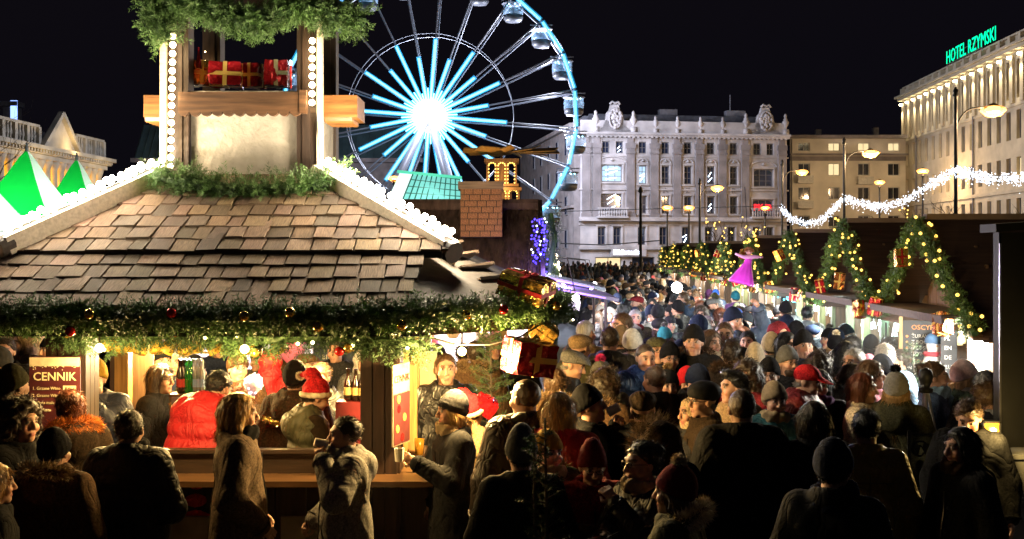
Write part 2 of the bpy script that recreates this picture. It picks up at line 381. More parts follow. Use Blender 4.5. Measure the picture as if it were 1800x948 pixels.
def body(pose='stand', turn=0, pitch=0, lean=0, fem=False, roll=0):
    key = (pose, turn, pitch, lean, fem, roll)
    if key in _body: return _body[key]
    J = joints(pose, lean); U = J['U']; R, hp = headframe(turn, pitch, lean, roll)
    Rf = R.astype(np.float32); hpf = hp.astype(np.float32)
    def fn(p):
        q = (p - hpf) @ Rf
        d = headsdf(q, fem)
        d = smin(d, rcone(p, hp + R @ np.array([0, .02, -.06]), U(0, .03, 1.42), .052 if fem else .058, .065), .025)
        t = rcone(p, U(-.1, .01, 1.34), U(.1, .01, 1.34), .105, .105); t = smin(t, rcone(p, U(-.15, .02, 1.41), U(.15, .02, 1.41), .055, .055), .06)
        t = smin(t, rcone(p, U(-.06, 0, 1.1), U(.06, 0, 1.1), .11, .11), .12)
        t = smin(t, rcone(p, (-.075, .01, .93), (.075, .01, .93), .115, .115), .1); d = smin(d, t, .04)
        for s in (1, -1):
            d = smin(d, rcone(p, J['sh'][s], J['el'][s], .056, .043), .05); d = smin(d, rcone(p, J['el'][s], J['wr'][s], .043, .027), .02)
            d = smin(d, rcone(p, (s * .09, .01, .88), (s * .1, -.01, .5), .088, .058), .04); d = smin(d, rcone(p, (s * .1, -.01, .5), (s * .105, .03, .09), .058, .042), .02)
            d = smin(d, rcone(p, (s * .105, .05, .05), (s * .12, -.13, .035), .042, .036), .03)
        return d
    cx, cy, cz = hp
    xs = [J['el'][s][0] for s in (1, -1)] + [J['wr'][s][0] for s in (1, -1)]; ys = [J['el'][s][1] for s in (1, -1)] + [J['wr'][s][1] for s in (1, -1)] + [cy]
    zs = [J['wr'][s][2] for s in (1, -1)] + [cz + .1]
    lo = (min(min(xs), cx) - .13, min(ys) - .16, -.01); hi = (max(max(xs), cx) + .13, max(max(ys), .1) + .16, max(zs) + .09)
    V, Q = nets(fn, axisgrid(lo[0], hi[0], .03, (cx - .1, cx + .1, .0085)), axisgrid(lo[1], hi[1], .03, (cy - .14, cy + .12, .0085)), axisgrid(lo[2], hi[2], .035, (cz - .15, cz + .14, .0085)))
    n0 = len(V); VV = [V]; QQ = [Q]; off = n0
    for s in (1, -1):
        fa = J['wr'][s] - J['el'][s]; dd = Vector(fa).normalized()
        grip = pose in ('drink', 'cup', 'hold', 'face', 'raise')
        up = Vector((s * 1.0, 0, .35)) if not grip else Vector((s * .9, -.25, .35))
        hv, hq = handmesh(J['wr'][s], dd, up, 1.0 if grip else .45, s); VV.append(hv); QQ.append(hq + off); off += len(hv)
    V = np.concatenate(VV); Q = np.concatenate(QQ)
    me = npmesh('person', V, Q); me.polygons.foreach_set('use_smooth', [True] * len(me.polygons))
    # colour per vertex: skin, lips, eyes, brows; trousers and shoes below
    q = (V - hp) @ R; C = np.tile(SKIN, (len(V), 1))
    m = (np.abs(q[:, 0]) < .024) & (np.abs(q[:, 2] + .064) < .014) & (q[:, 1] < -.08); C[m] = (.42, .15, .13) if fem else (.40, .19, .15)
    for e in EYE:
        dist = np.linalg.norm((q - e) * np.array([.75, 1, 1.15]), axis=1); C[dist < .0125] = (.36, .31, .28); C[np.linalg.norm((q - e)[:, [0, 2]], axis=1) < .0085] = (.03, .02, .015)
        lid = (np.abs(q[:, 0] - e[0]) < .018) & (np.abs(q[:, 2] - e[2] - .014) < .0045) & (q[:, 1] < -.06); C[lid] = (.16, .09, .07)
        br = (np.abs(q[:, 0] - e[0]) < .021) & (np.abs(q[:, 2] - .041 + np.abs(q[:, 0] - e[0]) * .15) < .006) & (q[:, 1] < -.06); C[br] = (.09, .055, .04)
    ck = (np.abs(np.abs(q[:, 0]) - .04) < .02) & (np.abs(q[:, 2] + .03) < .02) & (q[:, 1] < -.05); C[ck] = C[ck] * np.array([1.08, .88, .86])
    low = (V[:, 2] < 1.0) & (np.arange(len(V)) < n0); C[low] = (.022, .024, .034); C[low & (V[:, 2] < .1)] = (.015, .012, .01)
    ca = me.color_attributes.new('Col', 'FLOAT_COLOR', 'POINT'); ca.data.foreach_set('color', np.c_[C, np.ones(len(C))].astype(np.float32).ravel())
    _body[key] = (me, J, R, hp); return _body[key]
_coat = {}; _zip = {}; _seam = {}
def coatmesh(pose='stand', lean=0, kind='wool', hem=.62, hood=False, bulk=0.):
    key = (pose, lean, kind, hem, hood, bulk)
    if key in _coat: return _coat[key]
    J = joints(pose, lean); U = J['U']; o = {'wool': .02, 'puffer': .036, 'parka': .032, 'leather': .018, 'vest': .03, 'sweater': .008}[kind] + bulk + .008
    ph = (len(_coat) * 1.7) % 6
    def fn(p):
        t = rcone(p, U(-.09, .01, 1.33), U(.09, .01, 1.33), .11 + o, .11 + o); t = smin(t, rcone(p, U(-.155, .02, 1.41), U(.155, .02, 1.41), .055 + o * .8, .055 + o * .8), .07)
        t = smin(t, rcone(p, U(-.07, 0, 1.1), U(.07, 0, 1.1), .12 + o, .12 + o), .12); t = smin(t, rcone(p, (-.085, .01, .93), (.085, .01, .93), .125 + o, .125 + o), .12)
        if hem < .85: t = smin(t, rcone(p, (-.085, .01, .8), (-.1, .01, hem), .12 + o, .135 + o), .08); t = smin(t, rcone(p, (.085, .01, .8), (.1, .01, hem), .12 + o, .135 + o), .08); t = smin(t, rcone(p, (0, 0, .8), (0, 0, hem), .13 + o, .15 + o), .08)
        if kind in ('puffer', 'vest'):
            zz = p[:, 2]; t = t - .024 * np.sqrt(np.abs(np.sin(zz * math.pi / .115)) + .01) + .016
        else: w1 = 2.2 * np.sin(p[:, 0] * 9 + ph) + 1.7 * np.sin(p[:, 1] * 11 - ph); fold = 1 - np.abs(np.sin(p[:, 0] * 16 + p[:, 2] * 3.5 + .8 * w1)); fold2 = 1 - np.abs(np.sin(p[:, 2] * 13 + p[:, 0] * 5 + w1)); t = t - .010 * fold ** 4 * np.clip((1.2 - p[:, 2]) * 2, .15, 1) - .006 * fold2 ** 5
        d = t
        for s in (1, -1):
            if kind == 'vest': continue
            a = rcone(p, J['sh'][s], J['el'][s], .066 + o * .8, .06 + o * .75); b = rcone(p, J['el'][s], J['wr'][s] * .95 + J['el'][s] * .05, .06 + o * .75, .047 + o * .5)
            arm = smin(a, b, .03)
            if kind == 'puffer':
                ax = J['el'][s] - J['sh'][s]; ax = ax / np.linalg.norm(ax); u = (p - J['sh'][s].astype(np.float32)) @ ax.astype(np.float32); ax2 = J['wr'][s] - J['el'][s]; ax2 = ax2 / np.linalg.norm(ax2); u2 = (p - J['el'][s].astype(np.float32)) @ ax2.astype(np.float32)
                arm = smin(a - .012 * np.sqrt(np.abs(np.sin(u * math.pi / .095)) + .02) + .008, b - .012 * np.sqrt(np.abs(np.sin(u2 * math.pi / .095)) + .02) + .008, .03)
            else:
                e = np.linalg.norm(p - J['el'][s].astype(np.float32), axis=1); arm = arm - .009 * (1 - np.abs(np.sin(e * 36 + s + 1.5 * np.sin(p[:, 0] * 20 + p[:, 1] * 16)))) ** 3 * np.exp(-(e / .17) ** 2)
            d = smin(d, arm, .035)
        if hem > .3: d = smax(d, (hem - p[:, 2]), .02)
        n0 = U(0, .02, 1.46); n1 = U(0, .0, 1.75)
        col = torus(p, U(0, .018, 1.475), .082 + o * .2, .03 + o * .25, Rx(math.radians(lean + 14)) @ np.array([0, 0, 1.]), 1.6); d = smin(d, col, .03)
        if hood:
            h = torus(p, U(0, .075, 1.475), .105, .05, Rx(math.radians(lean - 38)) @ np.array([0, 0, 1.]), 1.1); h = smin(h, ell(p, U(0, .155, 1.40), (.135, .07, .11)), .05); d = smin(d, h, .025)
        d = smax(d, -rcone(p, U(0, .018, 1.44), U(0, -.01, 1.8), .068, .09), .02)
        return d
    xs = [J['el'][s][0] for s in (1, -1)] + [J['wr'][s][0] for s in (1, -1)]; ys = [J['el'][s][1] for s in (1, -1)] + [J['wr'][s][1] for s in (1, -1)] + [U(0, 0, 1.45)[1]]
    zs = [J['wr'][s][2] for s in (1, -1)] + [U(0, 0, 1.6)[2], U(0, .2, 1.5)[2]]
    st = .0165
    me, V = sdfmesh('coat', fn, (min(xs) - .13, min(ys) - .16, hem - .04), (max(xs) + .13, max(max(ys), .12) + .2, max(zs) + .06), st)
    f = MB(); line = []
    for z in np.arange(hem + .03, 1.40, .05):
        k = (np.abs(V[:, 0]) < .03) & (np.abs(V[:, 2] - z) < .03) & (V[:, 1] < .05)
        if k.any(): line.append((0, V[k][:, 1].min() - .002, z))
    if len(line) > 3:
        f.tube(line, .006, 5)
        if kind in ('wool', 'leather'):
            for p_ in line[3::3]: f.lathe((.035, p_[1] + .002, p_[2]), [(.011, -.006), (.011, .006)], 8, rot=Matrix.Rotation(math.pi / 2, 3, 'X'))
        else:
            for s in (1, -1): k = (np.abs(V[:, 0] - s * .13) < .02) & (np.abs(V[:, 2] - max(hem + .2, .98)) < .03) & (V[:, 1] < .05); (f.bar((s * .10, V[k][:, 1].min() - .004, max(hem + .2, .98) + .05), (s * .17, V[k][:, 1].min() + .012, max(hem + .2, .98) - .07), .012, .012) if k.any() else None)
        _zip[key] = f.mesh('zip_fastener')
    f = MB(); line = []                      # back seam, yoke, cuffs and hem band
    for z in np.arange(hem + .03, 1.36, .05):
        k = (np.abs(V[:, 0]) < .03) & (np.abs(V[:, 2] - z) < .03) & (V[:, 1] > .0)
        if k.any(): line.append((0, V[k][:, 1].max() + .0005, z))
    if len(line) > 3 and not hood: f.tube(line, .0035, 4)
    if not hood and lean == 0:
        ln = []
        for x in np.arange(-.15, .151, .03):
            k = (np.abs(V[:, 0] - x) < .02) & (np.abs(V[:, 2] - 1.3) < .02) & (V[:, 1] > .0)
            if k.any(): ln.append((x, V[k][:, 1].max() + .0005, 1.3))
        if len(ln) > 3: f.tube(ln, .0035, 4)
    if kind != 'vest':
        for s in (1, -1):
            d_ = J['wr'][s] - J['el'][s]; d_ = Vector(d_).normalized(); c_ = Vector(J['wr'][s] * .95 + J['el'][s] * .05); x_ = d_.cross(Vector((.2, .3, .9))).normalized(); y_ = d_.cross(x_); r_ = .05 + o * .5
            f.tube([c_ - d_ * .0 + (x_ * math.cos(a) + y_ * math.sin(a)) * r_ for a in np.linspace(0, 6.283, 13)], .008, 5, cap=False)
    if f.v: _seam[key] = f.mesh('seams')
    _coat[key] = me; return me

# ---------------------------------------------------------------- hair and headgear, in the head's own frame
_hd = {}
def cache(key, fn):
    if key not in _hd: _hd[key] = fn()
    return _hd[key]
def hairline(q, y0=-.072, z0=.082, y1=.035, z1=-.03):
    n = np.array([z0 - z1, y1 - y0]); n = n / np.linalg.norm(n); return (q[:, 1] - y0) * n[0] + (q[:, 2] - z0) * n[1]
def rip(q, f=160, a=.003): return a * np.sin(q[:, 0] * f + 8 * np.sin(q[:, 2] * 30)) * np.cos(q[:, 1] * f * .6 + q[:, 2] * 40)
def hair(kind, cap=False):
    def mk():
        big = {'short': .008, 'crop': .004, 'bald': .003, 'quiff': .012, 'curly': .04, 'long': .018, 'bob': .022, 'bun': .012, 'tail': .012}[kind]
        def fn(q):
            d = ell(q, (0, .018, .034), (.079 + big, .099 + big, .092 + big))
            if kind in ('short', 'crop', 'quiff', 'bald'):
                d = smax(d, -hairline(q), .012); d = smax(d, -(q[:, 2] + .062), .01)
                if kind == 'quiff': d = smin(d, ell(q, (0, -.06, .118), (.06, .045, .03)), .03)
                d = d + rip(q)
            elif kind == 'curly':
                d = smin(d, ell(q, (0, .06, -.08), (.13, .09, .15)), .06); d = smin(d, ell(q, (0, .07, -.22), (.14, .08, .14)), .06)
                d = smax(d, -hairline(q, -.08, .085, .02, -.2), .02)
                d = d + .013 * np.sin(q[:, 0] * 75 + 3 * np.sin(q[:, 2] * 40)) * np.sin(q[:, 1] * 70) * np.sin(q[:, 2] * 60 + q[:, 0] * 25)
            elif kind in ('long', 'bob'):
                L = -.34 if kind == 'long' else -.13
                d = smin(d, rcone(q, (.055, .035, .02), (.085, .04 - .02, L), .05, .035 if kind == 'long' else .05), .05)
                d = smin(d, rcone(q, (-.055, .035, .02), (-.085, .04 - .02, L), .05, .035 if kind == 'long' else .05), .05)
                d = smin(d, rcone(q, (0, .06, 0), (0, .085, L), .07, .07 if kind == 'bob' else .075), .05)
                d = smax(d, -hairline(q, -.075, .088, .012, -.34), .02)
                d = d + .0022 * np.sin(q[:, 0] * 190 + 5 * np.sin(q[:, 2] * 14)) + .0022 * np.sin(q[:, 1] * 150 + q[:, 2] * 12)
            else:
                d = smax(d, -hairline(q), .012); d = smax(d, -(q[:, 2] + .08), .02)
                if kind == 'bun': d = smin(d, ell(q, (0, .115, .075), (.045, .04, .045)), .015)
                else: d = smin(d, rcone(q, (0, .11, .05), (0, .16, -.17), .036, .022), .02)
                d = d + rip(q, 140, .0035)
            d = smax(d, -ell(q, (0, -.06, -.045), (.066, .085, .11)), .012)
            if cap: d = smax(d, (q[:, 2] - .045) + (q[:, 1] + .09) * .42, .01)
            return d
        lo, hi = {'curly': ((-.2, -.14, -.4), (.2, .2, .2)), 'long': ((-.15, -.14, -.42), (.15, .19, .17)), 'bob': ((-.16, -.14, -.2), (.16, .19, .18)), 'bun': ((-.12, -.13, -.11), (.12, .18, .16)), 'tail': ((-.12, -.13, -.22), (.12, .21, .16))}.get(kind, ((-.11, -.13, -.09), (.11, .14, .17)))
        st = .0085 if kind in ('short', 'crop', 'quiff', 'bun', 'tail', 'bald') else .011
        V, Q = nets(fn, *[axisgrid(lo[i], hi[i], st) for i in range(3)])
        if kind == 'bald': me = npmesh('hair', V, Q)
        else:                                      # loose strands over the mass of hair
            g = np.random.default_rng(9); n = {'short': 1300, 'crop': 900, 'quiff': 1500, 'curly': 3200, 'long': 3000, 'bob': 2400, 'bun': 1500, 'tail': 1600}[kind]; e1 = V[Q[:, 2]] - V[Q[:, 0]]; e2 = V[Q[:, 3]] - V[Q[:, 1]]; nn = unit(np.cross(e1, e2)); pick_ = g.integers(0, len(Q), n); c0 = V[Q[pick_]].mean(1); nr_ = nn[pick_]
            flow = np.tile(np.array([0, .15, -1.]), (n, 1)) if kind in ('long', 'bob', 'tail') else (np.array([0, .8, -.5]) + g.normal(size=(n, 3)) * (.9 if kind == 'curly' else .35)); flow = unit(flow - (flow * nr_).sum(1, keepdims=True) * nr_ * .8 + nr_ * (.12 if kind in ('long', 'bob') else .3))
            L = {'short': .028, 'crop': .014, 'quiff': .035, 'curly': .06, 'long': .075, 'bob': .06, 'bun': .035, 'tail': .04}[kind] * g.uniform(.6, 1.3, n); side = unit(np.cross(flow, g.normal(size=(n, 3)))) * .0016
            bv = np.stack([c0, c0 + flow * L[:, None] * .55 + side, c0 + flow * L[:, None] + g.normal(size=(n, 3)) * L[:, None] * .1, c0 + flow * L[:, None] * .55 - side], 1).reshape(-1, 3)
            me = npmesh('hair', np.concatenate([V, bv]), np.concatenate([Q, len(V) + np.arange(n)[:, None] * 4 + np.array([[0, 1, 2, 3]])]))
        me.polygons.foreach_set('use_smooth', [True] * len(me.polygons)); return me
    return cache(('hair', kind, cap), mk)
def hatmesh(kind):
    def mk():
        def fn(q):
            if kind in ('beanie', 'tallbeanie'):
                top = .03 if kind == 'beanie' else .065
                d = smin(ell(q, (0, .018, .04), (.094, .114, .1)), ell(q, (0, .025, .04 + top), (.07, .08, .095)), .05)
                pl = (q[:, 2] - .042) + (q[:, 1] + .09) * .42
                d = smax(d, -pl, .008); br = np.abs(pl - .028) - .03
                d = smin(d, smax(ell(q, (0, .018, .035), (.101, .121, .108)), br, .012), .006)
                d = d + .0016 * np.sin(np.arctan2(q[:, 0], q[:, 1] - .02) * 44)
            elif kind == 'flatcap':
                d = ell(q, (0, .012, .075), (.1, .128, .062)); d = smin(d, ell(q, (0, -.07, .072), (.075, .07, .026)), .03); d = smin(d, ell(q, (0, .03, .05), (.09, .105, .07)), .02)
                d = smax(d, -((q[:, 2] - .048) + (q[:, 1] + .08) * .28), .008); d = smin(d, smax(ell(q, (0, -.075, .058), (.074, .08, .03)), np.abs(q[:, 2] - .056 - (q[:, 1] + .15) * .18) - .006, .006), .008)
            elif kind == 'ballcap':
                d = ell(q, (0, .016, .05), (.091, .112, .09)); d = smax(d, -((q[:, 2] - .045) + (q[:, 1] + .09) * .25), .006)
                d = smin(d, smax(ell(q, (0, -.115, .05), (.075, .085, .03)), np.abs(q[:, 2] - .044 - (q[:, 1] + .19) * .25 + q[:, 0] ** 2 * 4) - .005, .006), .008); d = smin(d, ell(q, (0, .016, .142), (.01, .01, .007)), .003)
            elif kind == 'hood':
                d = smin(ell(q, (0, .02, .035), (.115, .128, .125)), ell(q, (0, .03, -.1), (.12, .115, .1)), .05)
                d = smax(d, -ell(q, (0, -.11, -.02), (.085, .12, .115)), .015); d = d + .004 * np.sin(q[:, 2] * 60 + q[:, 0] * 30)
            elif kind == 'santa':
                d = smin(ell(q, (0, .018, .04), (.093, .113, .1)), rcone(q, (0, .03, .1), (.05, .09, .17), .075, .05), .04)
                d = smin(d, rcone(q, (.05, .09, .17), (.17, .12, .13), .05, .018), .03); d = smax(d, -((q[:, 2] - .05) + (q[:, 1] + .09) * .35), .006)
                d = d + .004 * np.sin(q[:, 0] * 60 + q[:, 2] * 50)
            elif kind == 'furhat':
                d = ell(q, (0, .015, .075), (.118, .135, .085)); d = smax(d, -((q[:, 2] - .03) + (q[:, 1] + .09) * .2), .01)
            elif kind == 'headscarf':
                d = smin(ell(q, (0, .018, .04), (.094, .113, .104)), ell(q, (0, .0, -.09), (.09, .095, .08)), .05)
                d = smax(d, -ell(q, (0, -.12, -.01), (.068, .1, .09)), .01); d = d + .003 * np.sin(q[:, 2] * 70 + q[:, 1] * 40)
            return d
        return sdfmesh('hat', fn, (-.2, -.24, -.22) if kind in ('hood', 'headscarf', 'ballcap') else (-.14, -.17, -.08), (.2, .2, .26), .0095)[0]
    return cache('hat_' + kind, mk)
def brimmesh():
    def fn(q):
        pl = (q[:, 2] - .06) + (q[:, 1] + .09) * .35
        return smax(smax(ell(q, (0, .018, .035), (.112, .132, .12)), np.abs(pl) - .024, .018), -ell(q, (0, .018, .035), (.075, .09, .11)), .01) + .003 * np.sin(q[:, 0] * 120) * np.sin(q[:, 1] * 110)
    return cache('brim', lambda: sdfmesh('hat_brim', fn, (-.14, -.16, -.06), (.14, .2, .16), .0095)[0])
def pommesh(r=.038, n=420):
    def mk():
        d = unit(np.random.default_rng(5).normal(size=(n, 3))); return blades_mesh('pompom', d * r * .15, d, r * np.random.default_rng(6).uniform(.8, 1.15, n), r * .22, 3)
    return cache(('pom', r), mk)
def furring(Rx_, Rz_, r, n=900, L=.05, tilt=0, seed=2, arc=(0, 2 * math.pi), w=.006):
    """a fur trim: strands on an elliptic ring in the x-z plane"""
    def mk():
        g = np.random.default_rng(seed); a = g.uniform(arc[0], arc[1], n); b = g.uniform(0, 2 * math.pi, n)
        c = np.stack([np.cos(a) * Rx_, np.zeros(n), np.sin(a) * Rz_], 1); rad = np.stack([np.cos(a), np.zeros(n), np.sin(a)], 1)
        d = rad * np.cos(b)[:, None] + np.array([0, 1, 0]) * np.sin(b)[:, None]; T = np.stack([-np.sin(a), 0 * a, np.cos(a)], 1)
        dd = unit(d + g.normal(size=(n, 3)) * .35 + T * .25)
        return blades_mesh('fur_trim', c + d * r * .5, dd, L * g.uniform(.6, 1.2, n), w, seed, .12)
    return cache(('fur', Rx_, Rz_, r, n, L, seed, arc), mk)
def glassesmesh():
    def mk():
        b = MB()
        for s in (1, -1):
            pts = [(s * .032 + .021 * math.cos(a), -.105, .01 + .016 * math.sin(a)) for a in np.linspace(0, 2 * math.pi, 13)]; b.tube(pts, .0024, 5, cap=False)
            b.tube([(s * .053, -.105, .014), (s * .08, -.02, .012), (s * .082, .015, .004)], .002, 4)
        b.tube([(-.011, -.106, .013), (.011, -.106, .013)], .002, 4); return b.mesh('glasses')
    return cache('glasses', mk)
def beardmesh():
    def fn(q):
        d = ell(q, (0, -.045, -.078), (.064, .056, .056)); d = smax(d, -ell(q, (0, -.085, -.035), (.05, .05, .028)), .01); return smax(d, q[:, 2] + .025, .01) + .002 * np.sin(q[:, 0] * 150) * np.sin(q[:, 2] * 140)
    return cache('beard', lambda: sdfmesh('beard', fn, (-.09, -.12, -.15), (.09, .05, .01), .0085)[0])
def scarfmesh(v=0):
    def fn(p):
        d = torus(p, (0, .01, 1.475), .095, .036, (0, .25, 1), 1.15); d = smin(d, torus(p, (0, -.005, 1.515), .088, .033, (.12, .1, 1), 1.1), .012)
        if v: d = smin(d, rcone(p, (.05, -.11, 1.45), (.07, -.19, 1.12), .04, .045), .02)
        return d + .005 * np.sin(np.arctan2(p[:, 0], p[:, 1]) * 9 + p[:, 2] * 60)
    return cache(('scarf', v), lambda: sdfmesh('scarf', fn, (-.17, -.26, 1.05), (.17, .18, 1.6), .0115)[0])
def cupmesh():
    def mk():
        b = MB(); b.lathe((0, 0, 0), [(.03, 0), (.036, .09), (.037, .092), (.034, .092), (.03, .01)], 14); return b.mesh('paper_cup')
    return cache('cup', mk)

M_SKIN = pm('skin', (.5, .3, .2), .5, var=.06, scale=14, bump=.05, bscale=120, objcol=True, attr=True, spec=.35)
M_WOOL = pm('wool_cloth', (.5, .5, .5), .9, var=.5, scale=75, bump=.35, bscale=160, objcol=True, spec=.15, dist=.006, fold=(4.5, .022))
M_PUFF = pm('quilted_nylon', (.5, .5, .5), .6, var=.12, scale=5, bump=.3, bscale=26, objcol=True, spec=.4, dist=.012, fold=(7, .024))
M_KNIT = pm('knit_wool', (.5, .5, .5), .95, var=.2, scale=40, bump=.8, bscale=90, objcol=True, spec=.1, wave=(55, 'Z', 3.5), dist=.005)
M_LEATH = pm('leather', (.5, .5, .5), .5, var=.2, scale=7, bump=.25, bscale=45, objcol=True, spec=.5, dist=.006, fold=(7, .03))
M_HAIR = pm('hair_strands', (.5, .5, .5), .45, var=.35, scale=12, bump=.6, bscale=30, stretch=(6, 6, .7), objcol=True, spec=.5, dist=.006)
M_FUR = pm('fur', (.5, .5, .5), .8, var=.45, scale=22, bump=0, objcol=True, spec=.2)
M_PLAST = pm('dark_plastic', (.02, .02, .02), .3, bump=0)
M_PAPER = pm('paper_cup_white', (.75, .7, .6), .6, bump=.05)
M_CLOTH = {'wool': M_WOOL, 'puffer': M_PUFF, 'parka': M_WOOL, 'leather': M_LEATH, 'vest': M_PUFF, 'sweater': M_KNIT}
def col(o, c): o.color = (c[0], c[1], c[2], 1); return o
C = dict(black=(.012, .012, .014), charcoal=(.03, .03, .034), grey=(.13, .13, .13), lightgrey=(.35, .34, .33), navy=(.014, .02, .045), blue=(.02, .07, .32), teal=(.02, .12, .16),
         red=(.42, .014, .02), darkred=(.16, .015, .02), brown=(.075, .042, .022), darkbrown=(.032, .02, .012), tan=(.24, .16, .085), olive=(.06, .058, .03), green=(.05, .085, .045), mustard=(.36, .22, .03),
         cream=(.6, .5, .36), white=(.72, .68, .62), pink=(.6, .2, .27), purple=(.1, .03, .12), lightblue=(.25, .4, .55), blonde=(.42, .25, .09), auburn=(.12, .035, .015), greyhair=(.3, .29, .28), orange=(.55, .17, .03), beige=(.42, .32, .2), magenta=(.5, .03, .16), denim=(.06, .09, .16))
PEOPLE = []
TOPS = dict(beanie=.034, tallbeanie=.06, flatcap=.02, ballcap=.022, hood=.045, santa=.06, furhat=.04, headscarf=.03)
def person(x, y=None, px=None, py=None, h=1.75, yaw=0, pose='stand', turn=0, pitch=0, lean=0, roll=0, fem=False, coat='wool', cc='black', hem=.62, hood=False, bulk=0.,
           hat=None, hc='black', pom=None, hr='short', hrc='darkbrown', scarf=None, sv=0, glasses=False, beard=None, fur=None, furup=None, cup=False, label=None, group=None, tone=1., bag=None, base=0., brimc='cream'):
    """one person: the body is one mesh, clothes and hair are its children"""
    CC = lambda c: C[c] if isinstance(c, str) else c
    me, J, R, hp = body(pose, turn, pitch, lean, fem, roll)
    b = obj('person', me, M_SKIN); s = h / 1.75; b.location = (x, y, base); b.rotation_euler = (0, 0, yaw); b.scale = (s, s, s); col(b, (tone, tone, tone))
    tag(b, label, 'person', group)
    cm = coatmesh(pose, lean, kind=coat, hem=hem, hood=hood, bulk=bulk); c = obj('coat', cm, M_CLOTH[coat], b); col(c, CC(cc)); zk = (pose, lean, coat, hem, hood, bulk)
    if zk in _seam and y < 14: q0 = CC(cc); col(obj('seams', _seam[zk], M_CLOTH[coat], b), [v * .45 for v in q0])
    if zk in _zip and y < 22: obj('zip_fastener', _zip[zk], M_PLAST, b)
    if coat == 'vest': col(obj('sweater', coatmesh(pose, lean, 'sweater', .9), M_KNIT, b), C['darkbrown'])
    RM = Matrix(R.tolist()).to_euler()
    def onhead(name, m, mt, cl, off=(0, 0, 0)):
        o = obj(name, m, mt, b); o.location = Vector(hp) + Matrix(R.tolist()) @ Vector(off); o.rotation_euler = RM; col(o, CC(cl)); return o
    if hr and not (hat == 'hood'):
        onhead('hair', hair({'quiff': 'short', 'bun': 'short', 'curly': 'long', 'tail': 'long'}.get(hr, hr) if hat else hr, bool(hat)), M_HAIR, hrc)
    if hat:
        k = onhead('hood' if hat == 'hood' else 'hat', hatmesh(hat), M_KNIT if hat in ('beanie', 'tallbeanie') else (M_CLOTH[coat] if hat == 'hood' else M_FUR if hat == 'furhat' else M_WOOL), hc)
        if hat == 'santa':
            col(obj('hat_brim', brimmesh(), M_FUR, k), CC(brimc)); o = obj('pompom', pommesh(.035), M_FUR, k); col(o, CC(brimc)); o.location = (.19, .125, .12)
        if pom: o = obj('pompom', pommesh(.045), M_FUR, k); col(o, CC(pom)); o.location = (0, .03, .175 if hat == 'beanie' else .21)
    if glasses: onhead('glasses', glassesmesh(), M_PLAST, 'black')
    if beard: onhead('beard', beardmesh(), M_HAIR, beard)
    if scarf: o = obj('scarf', scarfmesh(sv), M_KNIT, b); col(o, CC(scarf)); o.location = upper((0, 0, 0), 0) * 0 + (upper((0, 0, 1.48), lean) - np.array([0, 0, 1.48]))
    if fur:          # fur-trimmed hood lying on the shoulders
        o = obj('fur_trim', furring(.135, .085, .05, 2600, .055, seed=3, w=.0045), M_FUR, b); col(o, CC(fur)); o.location = upper((0, .085, 1.5), lean); o.rotation_euler = (math.radians(-62 + lean), 0, 0)
    if furup:        # hood up, fur round the face
        o = onhead('fur_trim', furring(.125, .15, .05, 4200, .075, seed=4, w=.0035), M_FUR, furup, (0, -.06, -.02))
    if cup:
        w = J['wr'][1]; e = J['el'][1]; d = (w - e) / np.linalg.norm(w - e); o = obj('paper_cup', cupmesh(), M_PAPER, b)
        pt = w + d * .085 + np.array([-.01, -.045, -.03]); o.location = pt
        if pose == 'drink': o.location = Vector(hp) + Matrix(R.tolist()) @ Vector((.01, -.205, -.035)); o.rotation_euler = (Matrix(R.tolist()) @ Matrix.Rotation(math.radians(-107), 3, 'X')).to_euler()
    if bag: o = MB().box((0, 0, 0), (.3, .12, .26)).build('shoulder_bag', M_LEATH, b); col(o, CC(bag)); o.location = (.27, .08, .85); o.rotation_euler = (0, 0, .3)
    PEOPLE.append((x, y)); return b
def at(px, py, h=1.75, hat=None, pom=None):
    """ground position of a person whose (hatted) head top is at photo pixel (px, py)"""
    top = h * (1 + (TOPS.get(hat, .012) if hat else .012) / 1.75) + (.06 if pom else 0); Y = F * (HCAM - top) / (py - YH); return (px - 900) / F * Y, Y
def hero(px, py, yaw=0, h=1.75, Y=None, label=None, **k):
    """yaw in degrees: 0 faces the camera, 90 faces picture right, -90 picture left, 180 away. With Y given the height follows from the picture."""
    extra = (TOPS.get(k.get('hat'), .0) if k.get('hat') else .012) + (.05 if k.get('pom') else 0)
    if k.get('hat') == 'hood' and k.get('furup'): extra = .06
    drop = .0
    if k.get('lean', 0): drop = .8 * (1 - math.cos(math.radians(k['lean'])))
    if Y is None: Y = F * (HCAM - h * (1 + (extra - drop) / 1.75)) / (py - YH)
    else: h = (HCAM - (py - YH) / F * Y) / (1 + (extra - drop) / 1.75)
    yr = math.radians(yaw); sh = .85 * math.sin(math.radians(k.get('lean', 0))) * h / 1.75      # keep the head where the picture has it
    x = (px - 900) / F * Y - math.sin(yr) * sh; y = Y + math.cos(yr) * sh
    return person(x, y, h=h, yaw=yr, label=label, **k)
